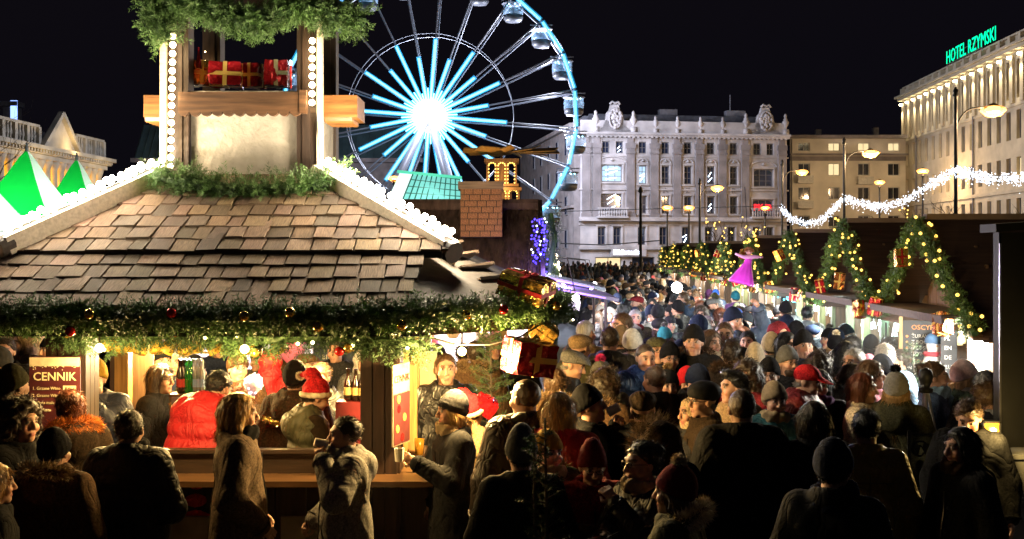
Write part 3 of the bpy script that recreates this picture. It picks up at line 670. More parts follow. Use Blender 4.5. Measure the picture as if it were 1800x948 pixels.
# ================================================================= ground
M_GROUND = pm('wet_paving', (.055, .052, .05), .55, var=.4, scale=1.3, bump=.5, bscale=9, spec=.5)
g = MB(); g.box((0, 200, -.06), (700, 520, .12)); ground = g.build('ground', M_GROUND); tag(ground, kind='structure')
M_SLAB = pm('granite_slab', (.075, .07, .066), .5, var=.35, scale=3, bump=.35, bscale=25, objcol=False)
_sl = MB().box((0, 0, 0), (.985, .485, .016), taper=.99).mesh('paving_slab')
for j in range(14):                                 # the slabs nearest the viewer, in the gaps of the crowd
    for i in range(10):
        o = obj('paving_slab', _sl, M_SLAB, ground); o.location = (-4.5 + i + (j % 2) * .5, 5.2 + j * .5, .004 + .002 * random.random()); o.rotation_euler = (random.uniform(-.002, .002), random.uniform(-.002, .002), 0)

# ================================================================= facades
def wallgrid(name, w, z0, z1, ops, mat, parent, depth=.35, thick=None, arches=()):
    """a wall in the local x-z plane (front at y=0) with real openings and reveals"""
    xs = sorted({0, w, *[o[0] for o in ops], *[o[1] for o in ops]}); zs = sorted({z0, z1, *[o[2] for o in ops], *[o[3] for o in ops]}); m = MB()
    for i in range(len(xs) - 1):
        for j in range(len(zs) - 1):
            cx = (xs[i] + xs[i + 1]) / 2; cz = (zs[j] + zs[j + 1]) / 2
            if any(o[0] < cx < o[1] and o[2] < cz < o[3] for o in ops): continue
            m.add([(xs[i], 0, zs[j]), (xs[i + 1], 0, zs[j]), (xs[i + 1], 0, zs[j + 1]), (xs[i], 0, zs[j + 1])], [(0, 1, 2, 3)])
    for o in ops:
        a, b, c, d = o[:4]
        for q in (((a, c), (a, d)), ((b, d), (b, c)), ((a, d), (b, d)), ((b, c), (a, c))):
            (x1, y1), (x2, y2) = q; m.add([(x1, 0, y1), (x2, 0, y2), (x2, depth, y2), (x1, depth, y1)], [(0, 1, 2, 3)])
    return m.build(name, mat, parent, fixn=False)
_win = {}
def window(parent, o, framem, panem, nx=2, nz=2, depth=.22, arch=False, transom=None):
    """window part (frame with glazing bars) and its pane"""
    w = o[1] - o[0]; h = o[3] - o[2]; key = (round(w, 2), round(h, 2), nx, nz, arch)
    if key not in _win:
        f = MB(); t = .09
        f.box((0, 0, h / 2 - t / 2), (w, .08, t)); f.box((0, 0, -h / 2 + t / 2), (w, .08, t))
        for s in (-1, 1): f.box((s * (w / 2 - t / 2), 0, 0), (t, .08, h - 2 * t))
        for i in range(1, nx): f.box((-w / 2 + w * i / nx, .01, 0), (.06, .05, h - 2 * t))
        for i in range(1, nz): f.box((0, .012, -h / 2 + h * i / nz), (w - 2 * t, .04, .05))
        if arch:                        # curved head filling the corners
            n = 8
            for s in (-1, 1):
                pts = [(s * w / 2, 0, h / 2)] + [(s * w / 2 * math.cos(a), 0, h / 2 - h * .28 + h * .28 * math.sin(a)) for a in np.linspace(0, math.pi / 2, n)]
                f.prism(pts, (0, -.06, 0), (0, .06, 0))
        p = MB(); p.box((0, .03, 0), (w - .1, .012, h - .1)); _win[key] = (f.mesh('window'), p.mesh('pane'))
    f, p = _win[key]
    a = obj('window', f, framem, parent); a.location = ((o[0] + o[1]) / 2, depth, (o[2] + o[3]) / 2)
    b = obj('pane', p, panem, a); b.rotation_euler = (random.uniform(-.012, .012), 0, random.uniform(-.012, .012)); return a
M_STONE = pm('pale_render', (.42, .38, .37), .85, var=.38, scale=.55, bump=.4, bscale=9, dist=.03)
M_STONE2 = pm('grey_stone', (.22, .19, .185), .85, var=.3, scale=.9, bump=.5, bscale=7, dist=.03)
M_CREAM = pm('cream_render', (.66, .6, .51), .88, var=.18, scale=.5, bump=.3, bscale=8, dist=.03)
M_HOTEL = pm('travertine', (.5, .43, .31), .8, var=.2, scale=.6, bump=.35, bscale=6, dist=.03)
M_ROOFD = pm('dark_roof_tiles', (.06, .055, .06), .7, var=.4, scale=3, bump=.7, bscale=14, dist=.04)
M_FRAME = pm('window_frame_paint', (.16, .15, .15), .5, var=.2, bump=.1)
M_FRAMEW = pm('window_frame_white', (.5, .48, .44), .5, var=.15, bump=.1)
M_PANE = pm('dark_glass', (.012, .015, .026), .08, var=.3, scale=2, bump=.06, bscale=3, spec=.8)
M_PANEB = pm('dusky_glass', (.02, .028, .06), .1, var=.4, scale=2, bump=.08, bscale=3, spec=.9)
M_LITB = em('lit_room_cool', (.45, .7, 1.0), .55, False, (.1, .14, .2)); M_LITW = em('lit_room_warm', (1, .78, .42), .5, False, (.2, .16, .1))
M_TUBE = em('strip_light', (.75, .9, 1), 7, False)
M_RED = em('red_neon', (1, .02, .03), 1.2, False)

def urn(parent, x, y, z, s=1., mat=None):
    """statue-like vase on a pedestal"""
    m = MB(); m.box((x, y, z + .3 * s), (.55 * s, .5 * s, .6 * s)); m.lathe((x, y, z + .6 * s), [(.2 * s, 0), (.1 * s, .12 * s), (.3 * s, .5 * s), (.36 * s, .75 * s), (.2 * s, .95 * s), (.24 * s, 1.02 * s), (.12 * s, 1.15 * s), (.17 * s, 1.35 * s), (.1 * s, 1.52 * s), (.01, 1.6 * s)], 10)
    return m.build('urn', mat or M_STONE, parent, True)

# ---------------------------------------------------------------- the grand corner building
S0 = 18.3
BZ = empty('grand_corner_building', ((1020 - 900) / F * 109, 109, 0), math.atan2(3.2, 20.6), 'pale grand corner building with two curved gables and roof urns', 'building')
ux = lambda px: (px - 1020) / S0 * 1.035
uz = lambda py: 2.7 + (440 - py) / 18.1
WB = 20.8
cols1 = [(1122, 1136), (1162, 1176), (1202, 1216), (1243, 1257), (1284, 1298)]
ops = []
for a, b in [(1058, 1071), (1082, 1095)] + cols1 + [(1327, 1341), (1351, 1364)]: ops.append((ux(a), ux(b), uz(271), uz(250), 'top'))
ops.append((ux(1057), ux(1093), uz(321), uz(291), 'big')); ops.append((ux(1327), ux(1363), uz(327), uz(296), 'big'))
for a, b in cols1: ops.append((ux(a), ux(b), uz(324), uz(292), 'mid'))
ops.append((ux(1055), ux(1092), uz(372), uz(342), 'big2')); ops.append((ux(1325), ux(1363), uz(380), uz(350), 'big2'))
for a, b in cols1: ops.append((ux(a), ux(b), uz(376), uz(345), 'mid2'))
for a, b in [(1050, 1064), (1077, 1091), (1120, 1134), (1158, 1172), (1198, 1212), (1239, 1253), (1280, 1294), (1325, 1338), (1350, 1363)]: ops.append((ux(a), ux(b), uz(431), uz(399), 'low'))
for a, b in [(1046, 1092), (1110, 1150), (1170, 1210), (1230, 1270), (1290, 1330)]: ops.append((ux(a), ux(b), .3, uz(452), 'shop'))
wallgrid('wall', WB, 0, 15.2, [o[:4] for o in ops], M_STONE, BZ)
LIT = {('big', 0), ('mid', 0), ('mid', 3), ('top', 1), ('big2', 0), ('mid2', 3), ('low', 4)}
cnt = {}
for o in ops:
    k = o[4]; i = cnt.get(k, 0); cnt[k] = i + 1; lit = (k, i) in LIT
    wn = window(BZ, o, M_FRAME, M_LITB if (k, i) in {('big', 0), ('mid', 0)} else (M_LITW if k == 'shop' and i in (0, 2) else (M_PANEB if (i < 4 or lit) else M_PANE)), 3 if k.startswith('big') else 2, 3 if k in ('mid', 'big') else 2, arch=k.startswith('big') or (k, i) == ('low', 4))
    w = o[1] - o[0]; h = o[3] - o[2]
    if lit:                           # strip lights hanging in the lit rooms, seen through the panes
        t = MB()
        for q in range(3 if k.startswith('big') else 2):
            zc = -h * .28 + q * h * .27; tl = w * .33; t.bar((-tl * random.uniform(.4, 1), -.02, zc - .12), (tl * random.uniform(.3, .9), -.02, zc + random.uniform(.05, .4)), .07, .03)
        t.build('strip_light', M_TUBE, wn)
    if k in ('mid', 'big', 'big2', 'mid2', 'low'):     # moulded surround, proud of the wall
        f = MB(); e = .16
        for s in (0, 1): f.box((o[s] + (-e / 2 if s == 0 else e / 2), -.05, (o[2] + o[3]) / 2), (e, .1, h + e))
        f.box(((o[0] + o[1]) / 2, -.06, o[3] + e * .75), (w + 2.6 * e, .14, e * 1.1)); f.box(((o[0] + o[1]) / 2, -.09, o[2] - .1), (w + .5, .2, .14))
        if k in ('mid', 'big'):       # curved pediment
            n = 9; r = w * .68; pts = [((o[0] + o[1]) / 2 + r * math.cos(a), -.04, o[3] + .25 + .42 * math.sin(a) * (1.25 if k == 'big' else 1)) for a in np.linspace(0, math.pi, n)]; f.tube(pts, .09, 5)
            f.lathe(((o[0] + o[1]) / 2, -.04, o[3] + .42), [(.05, -.1), (.2, 0), (.05, .2)], 8)
        f.build('window_surround', M_STONE, BZ)
# pilasters, bands, cornice
for px in (1030, 1048, 1107, 1149, 1189, 1229, 1270, 1311, 1378):
    f = MB(); x = ux(px); f.box((x, -.13, (uz(383) + uz(262)) / 2), (.78, .26, uz(262) - uz(383))); f.box((x, -.17, uz(258)), (.98, .34, .5)); f.box((x, -.2, uz(270)), (.9, .4, .18)); f.box((x, -.17, uz(380)), (.95, .34, .5))
    f.box((x, -.09, uz(246)), (.6, .18, .9)); f.build('pilaster', M_STONE2, BZ)
f = MB()
for py, hh, d in ((240, .25, .45), (237, .22, .7), (385, .3, .4), (388, .16, .55), (275.5, .12, .12), (334, .14, .15), (436, .3, .3), (395, .1, .1)): f.box((WB / 2, -d / 2, uz(py)), (WB + .3, d, hh))
f.build('cornice', M_STONE, BZ)
f = MB()
for i in range(46): f.box((.2 + i * WB / 46, -.31, uz(242.5)), (.2, .3, .2))
f.build('dentil_course', M_STONE, BZ)['kind'] = 'stuff'
for (a, b) in ((1047, 1100), (1318, 1372)):             # balconies under the big windows
    f = MB(); z = uz(383) + .02; f.box(((ux(a) + ux(b)) / 2, -.45, z), (ux(b) - ux(a), .9, .18)); f.box(((ux(a) + ux(b)) / 2, -.82, z + .85), (ux(b) - ux(a), .16, .14))
    n = 12
    for i in range(n): f.lathe((ux(a) + .15 + (ux(b) - ux(a) - .3) * i / (n - 1), -.82, z + .08), [(.09, 0), (.05, .1), (.1, .3), (.05, .55), (.09, .7)], 6)
    f.build('balcony', M_STONE, BZ)
for cx in (1080, 1349):                                 # curved gables with cartouche
    f = MB(); x = ux(cx); r = ux(1110) - ux(1080); pts = [(x + u * r, .0, uz(236) + z) for u, z in ((-1.1, 0), (-.9, .35), (-.7, .6), (-.55, 1.2), (-.45, 1.95), (-.3, 2.25), (-.22, 2.75), (.22, 2.75), (.3, 2.25), (.45, 1.95), (.55, 1.2), (.7, .6), (.9, .35), (1.1, 0))]
    f.prism(pts, (0, -.15, 0), (0, .35, 0)); gb = f.build('gable', M_STONE, BZ)
    f = MB()
    for k in range(26): a = random.uniform(0, 6.28); rr = random.uniform(.1, .8); f.lathe((x + math.cos(a) * rr * .8, -.18, uz(236) + 1.35 + math.sin(a) * rr * 1.1), [(.05, -.16), (.2, -.05), (.22, .08), (.04, .22)], 7, rot=Matrix.Rotation(random.uniform(0, 3), 3, 'Y'))
    f.tube([(x + .95 * math.cos(a) * .62, -.2, uz(236) + 1.4 + .95 * math.sin(a)) for a in np.linspace(0, 6.28, 18)], .1, 6, cap=False)
    f.tube([(x - .5, -.1, uz(236) + 2.75), (x - .3, -.12, uz(236) + 3.0), (x, -.12, uz(236) + 2.85), (x + .3, -.12, uz(236) + 3.0), (x + .5, -.1, uz(236) + 2.75)], .12, 6)
    f.build('cartouche', M_STONE, gb, True)
for px in (1047, 1113, 1152, 1191, 1232, 1272, 1314, 1386): urn(BZ, ux(px), .1, uz(236), 1.0 if px in (1047, 1113, 1314, 1386) else .8)
f = MB(); f.prism([(0.4, .6, uz(237)), (WB - .2, .6, uz(237)), (WB - .6, 3.2, uz(196)), (1.6, 3.2, uz(196))], (0, 0, 0), (0, .2, 0)); f.box((WB / 2, 6.2, uz(205)), (WB - 2.2, 5.8, .6)); f.box((ux(1195), 4.2, uz(193)), (1.8, .8, 1.0)); f.box((ux(1320), 4.2, uz(193)), (2.0, .8, 1.0)); f.tube([(ux(1310), 4, uz(193)), (ux(1310), 4, uz(155))], .05, 5)
rf = f.build('mansard_roof', pm('slate_mansard', (.13, .125, .14), .6, var=.35, scale=2, bump=.8, bscale=9, dist=.06), BZ)
f = MB()                                                # side wing running back into the side street
f.box((-.3, 16, 7.3), (.6, 32, 14.6)); f.build('side_wall', M_STONE2, BZ)
for j in range(5):
    for i in range(4):
        f = MB(); f.box((0, 0, 0), (.14, .95, 1.9)); o = f.build('window', M_FRAME, BZ); o.location = (-.64, 3.5 + j * 4.6, 4.2 + i * 2.9 - (0.4 if i == 0 else 0))
        q = MB().box((-.05, 0, 0), (.08, .75, 1.65)).build('pane', M_PANEB, o)
f = MB(); f.box((-.8, 16, 14.7), (.5, 32, .4)); f.box((-.75, 16, 6.9), (.3, 32, .25)); f.build('side_cornice', M_STONE2, BZ)
# letters on the frieze between the floors, shop sign, red letters in the window
def textobj(name, s, mat, parent, loc, size, rot=(math.pi / 2, 0, 0), ext=.02, align='LEFT', spacing=1.0, bold=0.):
    cu = bpy.data.curves.new(name, 'FONT'); cu.body = s; cu.size = size; cu.extrude = ext; cu.align_x = align; cu.space_character = spacing; cu.offset = bold; cu.resolution_u = 2
    tmp = bpy.data.objects.new(name, cu); COL.objects.link(tmp); bpy.context.view_layer.update()
    me = bpy.data.meshes.new_from_object(tmp.evaluated_get(bpy.context.evaluated_depsgraph_get())); bpy.data.objects.remove(tmp); bpy.data.curves.remove(cu)
    me.materials.clear(); me.materials.append(mat); o = bpy.data.objects.new(name, me); COL.objects.link(o); o.location = loc; o.rotation_euler = rot
    if parent is not None: o.parent = parent
    return o
for ch, px in (('B', 1129), ('A', 1169), ('Z', 1209), ('A', 1250), ('R', 1291)): textobj('lettering', ch, M_STONE2, BZ, (ux(px), -.03, uz(339.5)), .75, align='CENTER', ext=.03)
M_SIGNW = em('white_shop_sign', (.75, .85, 1), 3.2, False)
sg = MB().box((ux(1103), -.2, uz(444)), (ux(1134) - ux(1072), .16, .75)).build('shop_sign', M_STONE, BZ)
textobj('lettering', 'Bibliotecka', M_SIGNW, sg, (ux(1076), -.32, uz(447)), .62, bold=.012)
textobj('lettering', 'PKO', M_RED, BZ, (ux(1328), .1, uz(369)), .85, bold=.02); textobj('lettering', 'B', M_RED, BZ, (ux(1353), .1, uz(369)), .8, bold=.02)

# ---------------------------------------------------------------- the lower cream building
LB = empty('cream_apartment_house', (30.55, 125, 0), 0, 'plain cream apartment house with flat roof, left of the hotel', 'building')
lx = lambda px: (px - 1390) / 16.; lz = lambda py: 2.7 + (440 - py) / 16.; WL = 14.2
ops = []
for row, (t, b) in enumerate(((251, 266), (287, 309), (329, 351), (379, 399), (414, 432))):
    for c in (1404, 1457, 1509, 1562): ops.append((lx(c), lx(c + 21), lz(b), lz(t), row))
wallgrid('wall', WL, 0, lz(243), [o[:4] for o in ops], M_CREAM, LB)
for i, o in enumerate(ops): window(LB, o, M_FRAMEW, (M_LITW if i in (1, 2, 5, 3) else M_PANE), 2, 1)
f = MB(); f.box((WL / 2, -.25, lz(241)), (WL + .2, .6, .35)); f.box((WL / 2, -.12, lz(272)), (WL, .24, .22)); f.box((WL / 2, -.06, lz(279)), (WL, .12, .5)); f.build('cornice', M_STONE2, LB)
for c, py in ((1404, 311), (1404, 355), (1509, 313)):
    f = MB(); x0, x1 = lx(c - 3), lx(c + 24); z = lz(py + 11); f.box(((x0 + x1) / 2, -.4, z), (x1 - x0, .8, .12)); f.box(((x0 + x1) / 2, -.78, z + .4), (x1 - x0, .06, .75)); f.build('balcony', M_FRAMEW, LB)
f = MB(); f.box((WL / 2, 5, lz(240)), (WL, 9.6, .3)); f.box((3.6, 2, lz(232)), (.6, .6, .9)); f.box((10, 2, lz(231)), (.6, .6, 1.2)); f.build('roof', M_ROOFD, LB)
f = MB(); f.tube([(.15, -.12, .2), (.15, -.12, lz(245))], .07, 6); f.build('drainpipe', M_FRAME, LB)

# ---------------------------------------------------------------- the hotel along the right side of the square
HX0 = 37.0
hd = Vector((.05, 1, 0)).normalized()                   # direction of the facade away from the viewer
HY0 = 66.0; HL = 59.5
HT = empty('hotel', (HX0 + .05 * HY0, HY0, 0), math.atan2(hd.y, hd.x), 'long pale hotel with floodlit top storey and green roof sign', 'building')
# local x runs away from the viewer; local -y faces ... the square lies on local +y, so the facade is mirrored below
def hy(Y): return (Y - HY0) / hd.y
pitch = 2.2; nb = int(HL / pitch); ops = []
rows = ((15.3, 18.5), (11.9, 14.3), (8.4, 10.4), (4.6, 7.0))
for i in range(nb):
    for r, (a, b) in enumerate(rows): ops.append((HL - (i + 1) * pitch + .62, HL - i * pitch - .62, a, b, r, i))
hw = wallgrid('wall', HL, 0, 19.1, [o[:4] for o in ops], M_HOTEL, HT, depth=-.4)
for o in ops:
    a = window(HT, o, M_FRAME, M_LITW if (o[5], o[4]) in ((9, 1), (14, 2), (4, 2)) else M_PANE, 2, 2, depth=-.3)
M_DOWN = em('facade_floodlight', (1, .83, .5), 14, False)
f = MB(); f.box((HL / 2, .35, 19.25), (HL + .7, .7, .3)); f.box((HL / 2, .5, 19.5), (HL + 1, 1.0, .22)); f.box((HL / 2, .06, 14.75), (HL, .12, .25)); f.box((HL / 2, .1, 7.6), (HL, .2, .3)); f.build('cornice', M_HOTEL, HT)
f = MB(); f.box((HL / 2, -.2, 20.05), (HL, .3, .85)); f.box((HL / 2, -.1, 20.55), (HL + .3, .6, .16)); f.build('parapet', M_HOTEL, HT)
for i in range(nb + 1):
    x = HL - i * pitch; f = MB(); f.box((x, .12, 16.9), (.7, .24, 4.0)); f.box((x, .16, 20.05), (.5, .5, .8)); f.build('pilaster', M_HOTEL, HT)
    f = MB(); f.lathe((x, .42, 18.72), [(.05, .1), (.16, .06), (.16, -.06), (.1, -.12)], 8); fl = f.build('floodlight', M_DOWN, HT)
    if x > 22: lamp('floodlight_beam', (x, .75, 18.5), (1, .82, .5), 420, .1, HT, 'SPOT', (math.radians(-14), 0, 0), 1.0)
f = MB(); f.box((HL / 2, -6, 19.3), (HL, 11, .4)); f.build('roof', M_ROOFD, HT)
f = MB(); f.box((HL + .2, -6, 9.5), (.4, 12, 19)); f.build('side_wall', M_HOTEL, HT)
for i in range(2): f = MB(); f.tube([(HL - 4.6 - 17 * i, .12, .2), (HL - 4.6 - 17 * i, .12, 19)], .09, 6); f.build('drainpipe', M_FRAME, HT)
M_GREEN = em('green_neon', (.0, 1, .38), .9, False)
# sign stands on the roof edge, reads from the square
sgn = empty('hotel_roof_sign', (HX0 + .05 * 110.4 - .4, 110.4, 20.75), 0, 'green neon roof sign reading HOTEL RZYMSKI', 'sign')
t = textobj('lettering', 'HOTEL RZYMSKI', M_GREEN, sgn, (0, 0, 0), 1.75, (math.pi / 2, 0, math.atan2(-hd.y, -hd.x)), .01, spacing=1.0, bold=.0)
f = MB(); 
for i in range(7): f.tube([(-i * 1.55 * hd.x + .1, -i * 1.55 * hd.y, -.25), (-i * 1.55 * hd.x + .1, -i * 1.55 * hd.y, 1.3)], .035, 5)
f.bar((.1, 0, -.03), (-9.5 * hd.x + .1, -9.5 * hd.y, -.03), .06); f.bar((.1, 0, .7), (-9.5 * hd.x + .1, -9.5 * hd.y, .7), .05); f.build('sign_frame', M_FRAME, sgn)

# ---------------------------------------------------------------- the colonnaded library on the left
LY1 = 118.0; LX = -48.9
LI = empty('colonnaded_library', (LX + .05 * LY1, LY1, 0), math.atan2(-hd.y, -hd.x), 'classical colonnaded building with balustrade and small pediment, lit yellow', 'building')
LL = 34.0                                             # local +x runs towards the viewer, local +y... faces the square
M_LIB = pm('library_stone', (.42, .37, .29), .85, var=.25, scale=.7, bump=.4, bscale=7, dist=.03)
M_OCHRE = pm('ochre_plaster', (.55, .33, .05), .85, var=.2, scale=.8, bump=.2, bscale=8)
f = MB(); f.box((LL / 2, -1.7, 5.5), (LL, .4, 11)); f.build('wall', M_OCHRE, LI)
f = MB(); f.box((LL / 2, -.6, 2.3), (LL, 2.4, 4.6)); f.build('base_storey', M_LIB, LI)
f = MB(); f.box((LL / 2, -.35, 11.2), (LL + .3, 2.7, .4)); f.box((LL / 2, -.2, 11.6), (LL + .5, 3.2, .38)); f.box((LL / 2, -.1, 11.95), (LL + 1.1, 3.8, .35)); f.build('entablature', M_LIB, LI)
f = MB()
for i in range(60): f.box((.2 + i * LL / 60, 1.5, 11.62), (.26, .3, .26))
f.build('dentil_course', M_LIB, LI)['kind'] = 'stuff'
M_YEL = em('yellow_uplight', (1, .72, .1), 8, False)
for i in range(16):
    x = .7 + i * 1.45
    f = MB(); f.lathe((x, .35, 4.6), [(.52, 0), (.52, .2), (.42, .35), (.41, 3.0), (.36, 5.6), (.4, 5.7), (.52, 6.05), (.62, 6.45)], 12); f.build('column', M_LIB, LI, True)
    if i % 2 == 0:
        f = MB(); f.lathe((x + .72, -1.2, 7.8), [(.12, 0), (.16, .12), (.1, .2)], 8); f.build('uplight', M_YEL, LI); lamp('uplight_beam', (x + .72, -.5, 8.2), (1, .5, .03), 330, .12, LI)
f = MB()                                              # attic balustrade with little arches
for x0, x1 in ((.2, 6.9), (14.6, 34)):
    f.box(((x0 + x1) / 2, .6, 13.95), (x1 - x0, .5, .25)); f.box(((x0 + x1) / 2, .6, 12.25), (x1 - x0, .5, .25))
    n = int((x1 - x0) / .55)
    for i in range(n + 1):
        x = x0 + (x1 - x0) * i / n
        if i % 4 == 0: f.box((x, .6, 13.1), (.5, .55, 1.6))
        else: f.lathe((x, .6, 12.37), [(.12, 0), (.08, .2), (.15, .55), (.08, 1.1), (.12, 1.45)], 6)
f.build('balustrade', M_LIB, LI)
f = MB(); f.prism([(7.0, .9, 12.1), (14.4, .9, 12.1), (10.7, .9, 15.3)], (0, 0, 0), (0, -.4, 0)); pd = f.build('pediment', M_LIB, LI)
f = MB(); f.bar((6.8, 1.1, 12.1), (10.7, 1.1, 15.6), .5, .4); f.bar((14.6, 1.1, 12.1), (10.7, 1.1, 15.6), .5, .4); f.build('raking_cornice', M_LIB, pd)
lamp('pediment_light', (9.4, 2.3, 12.6), (1, .7, .3), 110, .1, LI); lamp('eave_light', (17, 4.5, 9.0), (1, .74, .36), 380, .3, LI); lamp('eave_light', (3, 4.5, 9.0), (1, .74, .36), 300, .3, LI)
f = MB(); f.prism([(-.2, -.6, 12.2), (LL, -.6, 12.2), (LL, -6, 15.2), (2, -6, 15.2)], (0, 0, 0), (0, 0, .2)); f.build('roof', M_ROOFD, LI)
f = MB(); f.box((0, 0, 8), (1.6, 2, 16)); f.box((0, 0, 16.4), (2.2, 2.4, .6)); tw = f.build('slim_tower', M_ROOFD); tw.location = P(22, 440, 150) * 1; tw.location.z = 5.5; tag(tw, 'dark slim tower with a blue lit window behind the colonnaded building', 'tower')
o = MB().box((.65, -1.06, 15.1), (.9, .06, 3.4)).build('window', em('blue_lit_window', (.25, .4, 1), 1.3, False), tw)

# ---------------------------------------------------------------- dark theatre behind the wheel
M_TEAL = pm('seamed_metal_roof', (.05, .085, .09), .5, var=.3, scale=.6, bump=.5, bscale=2.5, dist=.05)
TH = empty('theatre', (-46, 141, 0), 0, 'dark theatre with green metal roof behind the wheel', 'building')
f = MB(); f.box((17, 8, 7), (34, 15.4, 14)); f.build('wall', M_STONE2, TH)
f = MB(); f.prism([(-.8, -.2, 14.0), (-.8, 15.8, 14.0), (-.8, 12, 18.6), (-.8, 3.5, 18.6)], (0, 0, 0), (35.6, 0, 0)); rf = f.build('roof', M_TEAL, TH)
for i in range(44): f = MB() if i == 0 else f; f.bar((-.6 + i * .82, -.26, 14.02), (-.6 + i * .82, 3.46, 18.64), .07, .12)
f.build('roof_seams', M_TEAL, rf)
f = MB(); f.box((17, -.4, 13.8), (36, .9, .5)); f.box((17, -.2, 9.6), (35, .5, .4)); f.build('cornice', M_STONE2, TH)
for i in range(11):
    o = MB().box((0, 0, 0), (1.3, .2, 2.6)).build('window', M_FRAME, TH); o.location = (1.8 + i * 3.05, -.06, 7.2); MB().box((0, -.08, 0), (1.0, .1, 2.3)).build('pane', M_PANE, o)
# ================================================================= ferris wheel
M_WSTEEL = pm('white_painted_steel', (.2, .2, .225), .4, var=.1, scale=2, bump=.05)
M_LED = em('led_tube_white', (.32, .82, 1.0), 9.0, False); M_LEDC = em('led_tube_core', (.25, .82, 1.0), 1.5, False); M_SLEEVE = em('led_halo_sleeve', (.03, .40, .75), .55, False); M_SLEEVE.node_tree.nodes['Principled BSDF'].inputs['Alpha'].default_value = .3  # the sleeve is added round the tubes to draw their glow halo
M_LEDR = em('led_rim', (.2, .8, 1.0), 1.1, False)
WY = 95.0; WC = P(757, 208, WY); WR = 256 / F * WY; NG = 24
WH = empty('ferris_wheel', (WC.x, WY, 0), 0, 'white ferris wheel glowing with cyan light tubes', 'ferris wheel')
def wp(r, a, y): return (r * math.cos(a), y, WC.z + r * math.sin(a))
f = MB()
for y in (-1.15, 1.15):
    f.tube([wp(WR, math.radians(-4.5 + 15 * k), y) for k in range(25)], .1, 6, cap=False); f.tube([wp(WR * .57, a, y * .75) for a in np.linspace(0, 2 * math.pi, 49)], .026, 5, cap=False)
f.build('rim', M_WSTEEL, WH)
for k in range(NG):
    a = math.radians(-4.5 + 15 * k); a2 = math.radians(-4.5 + 15 * (k + .5))
    f = MB()
    for y, w in ((-1.15, .9), (1.15, .6)): f.tube([wp(.9, a, y * 1.2), wp(WR, a, y)], .065, 5)
    f.bar(wp(WR, a, -1.15), wp(WR, a, 1.15), .1); f.tube([wp(WR * .57, a, -.85), wp(WR, a, 1.1)], .035, 4); f.build('spoke', M_WSTEEL, WH)
    L = .52 if k % 2 == 0 else .40
    f = MB(); f.tube([wp(1.0, a, -1.45), wp(WR * L, a, -1.36)], .095, 7); lt_ = f.build('light_tube', M_LEDC, WH); MB().tube([wp(1.5, a, -1.45), wp(WR * L + .1, a, -1.36)], .19, 8).build('halo_sleeve', M_SLEEVE, lt_)  # outer sleeve: halo of the tube made as a shape
    f = MB(); p0 = Vector(wp(WR * 1.0, a, -1.3)); p1 = Vector(wp(WR * 1.0, a + math.radians(15), -1.3)); f.tube([p0 + (p1 - p0) * .05, p0 + (p1 - p0) * .95], .09, 6); lt_ = f.build('rim_light', M_LEDR, WH); MB().tube([p0 + (p1 - p0) * .03, p0 + (p1 - p0) * .97], .2, 8).build('halo_sleeve', M_SLEEVE, lt_)
    # gondola, hanging upright
    hp_ = Vector(wp(WR, a, 0)); gnd = MB()
    gnd.lathe((0, 0, -2.05), [(.25, 0), (.62, .06), (.78, .25), (.82, .62)], 14); gg = gnd.build('gondola', pm('gondola_shell', (.10, .10, .11), .4, var=.1), WH, True, hp_)
    q = MB(); q.lathe((0, 0, -1.43), [(.82, 0), (.85, .4), (.8, .85), (.75, .9)], 14); q.build('gondola_glass', glass('gondola_glass', (.5, .7, .9), .05, .35), gg, True)
    q = MB(); q.lathe((0, 0, -.55), [(.85, 0), (.95, .05), (.9, .12), (.2, .2)], 14); q.tube([(0, -1.1, 0), (0, 1.1, 0)], .06, 6); q.bar((0, 0, -.4), (0, 0, .05), .12)
    q.bar((-.95, -.2, -.16), (.95, -.2, -.16), .09)
    for s in (-1, 1): q.bar((s * .5, 0, -.5), (s * .12, 0, 0), .05)
    q.build('gondola_canopy', M_WSTEEL, gg)
    q = MB(); 
    for s in range(6): q.lathe((.55 * math.cos(s), .55 * math.sin(s), -.62), [(.03, 0), (.06, .03), (.03, .06)], 6)
    q.build('gondola_light', M_LED, gg)
f = MB(); f.lathe((0, 0, 0), [(.6, -1.7), (1.35, -1.55), (1.45, -1.2), (1.0, -.9), (.8, .9), (1.4, 1.2), (1.3, 1.6), (.4, 1.7)], 20, rot=Matrix.Rotation(math.pi / 2, 3, 'X')); f.build('hub', M_WSTEEL, WH, True, (0, 0, WC.z))
f = MB(); f.lathe((0, 0, 0), [(.1, 0), (.95, .1), (1.3, .05), (1.35, -.12), (.95, -.2)], 24, rot=Matrix.Rotation(math.pi / 2, 3, 'X')); f.build('hub_light', em('hub_light', (.7, .95, 1), 3, False), WH, True, (0, -1.72, WC.z))
for k in range(24):                                   # rays of short tubes round the hub
    a = math.radians(3 + 15 * k); f = MB(); f.tube([wp(1.1, a, -1.6), wp(1.9 if k % 2 else 2.3, a, -1.55)], .05, 6); f.build('light_tube', M_LEDC, WH)
for dx, y0 in ((-5.6, -3.4), (3.4, -3.2), (-5.2, 3.6), (3.6, 3.6)):
    f = MB(); s = -1 if y0 < 0 else 1; f.tube([(dx * 1.15, y0 * 1.15, 0), (0, s * 1.95, WC.z)], .42 if s < 0 else .3, 10, .3); f.build('support_leg', M_WSTEEL, WH, True)
f = MB(); f.box((0, 0, .45), (13, 9, .9)); f.build('platform', pm('platform_metal', (.2, .2, .22), .5), WH)
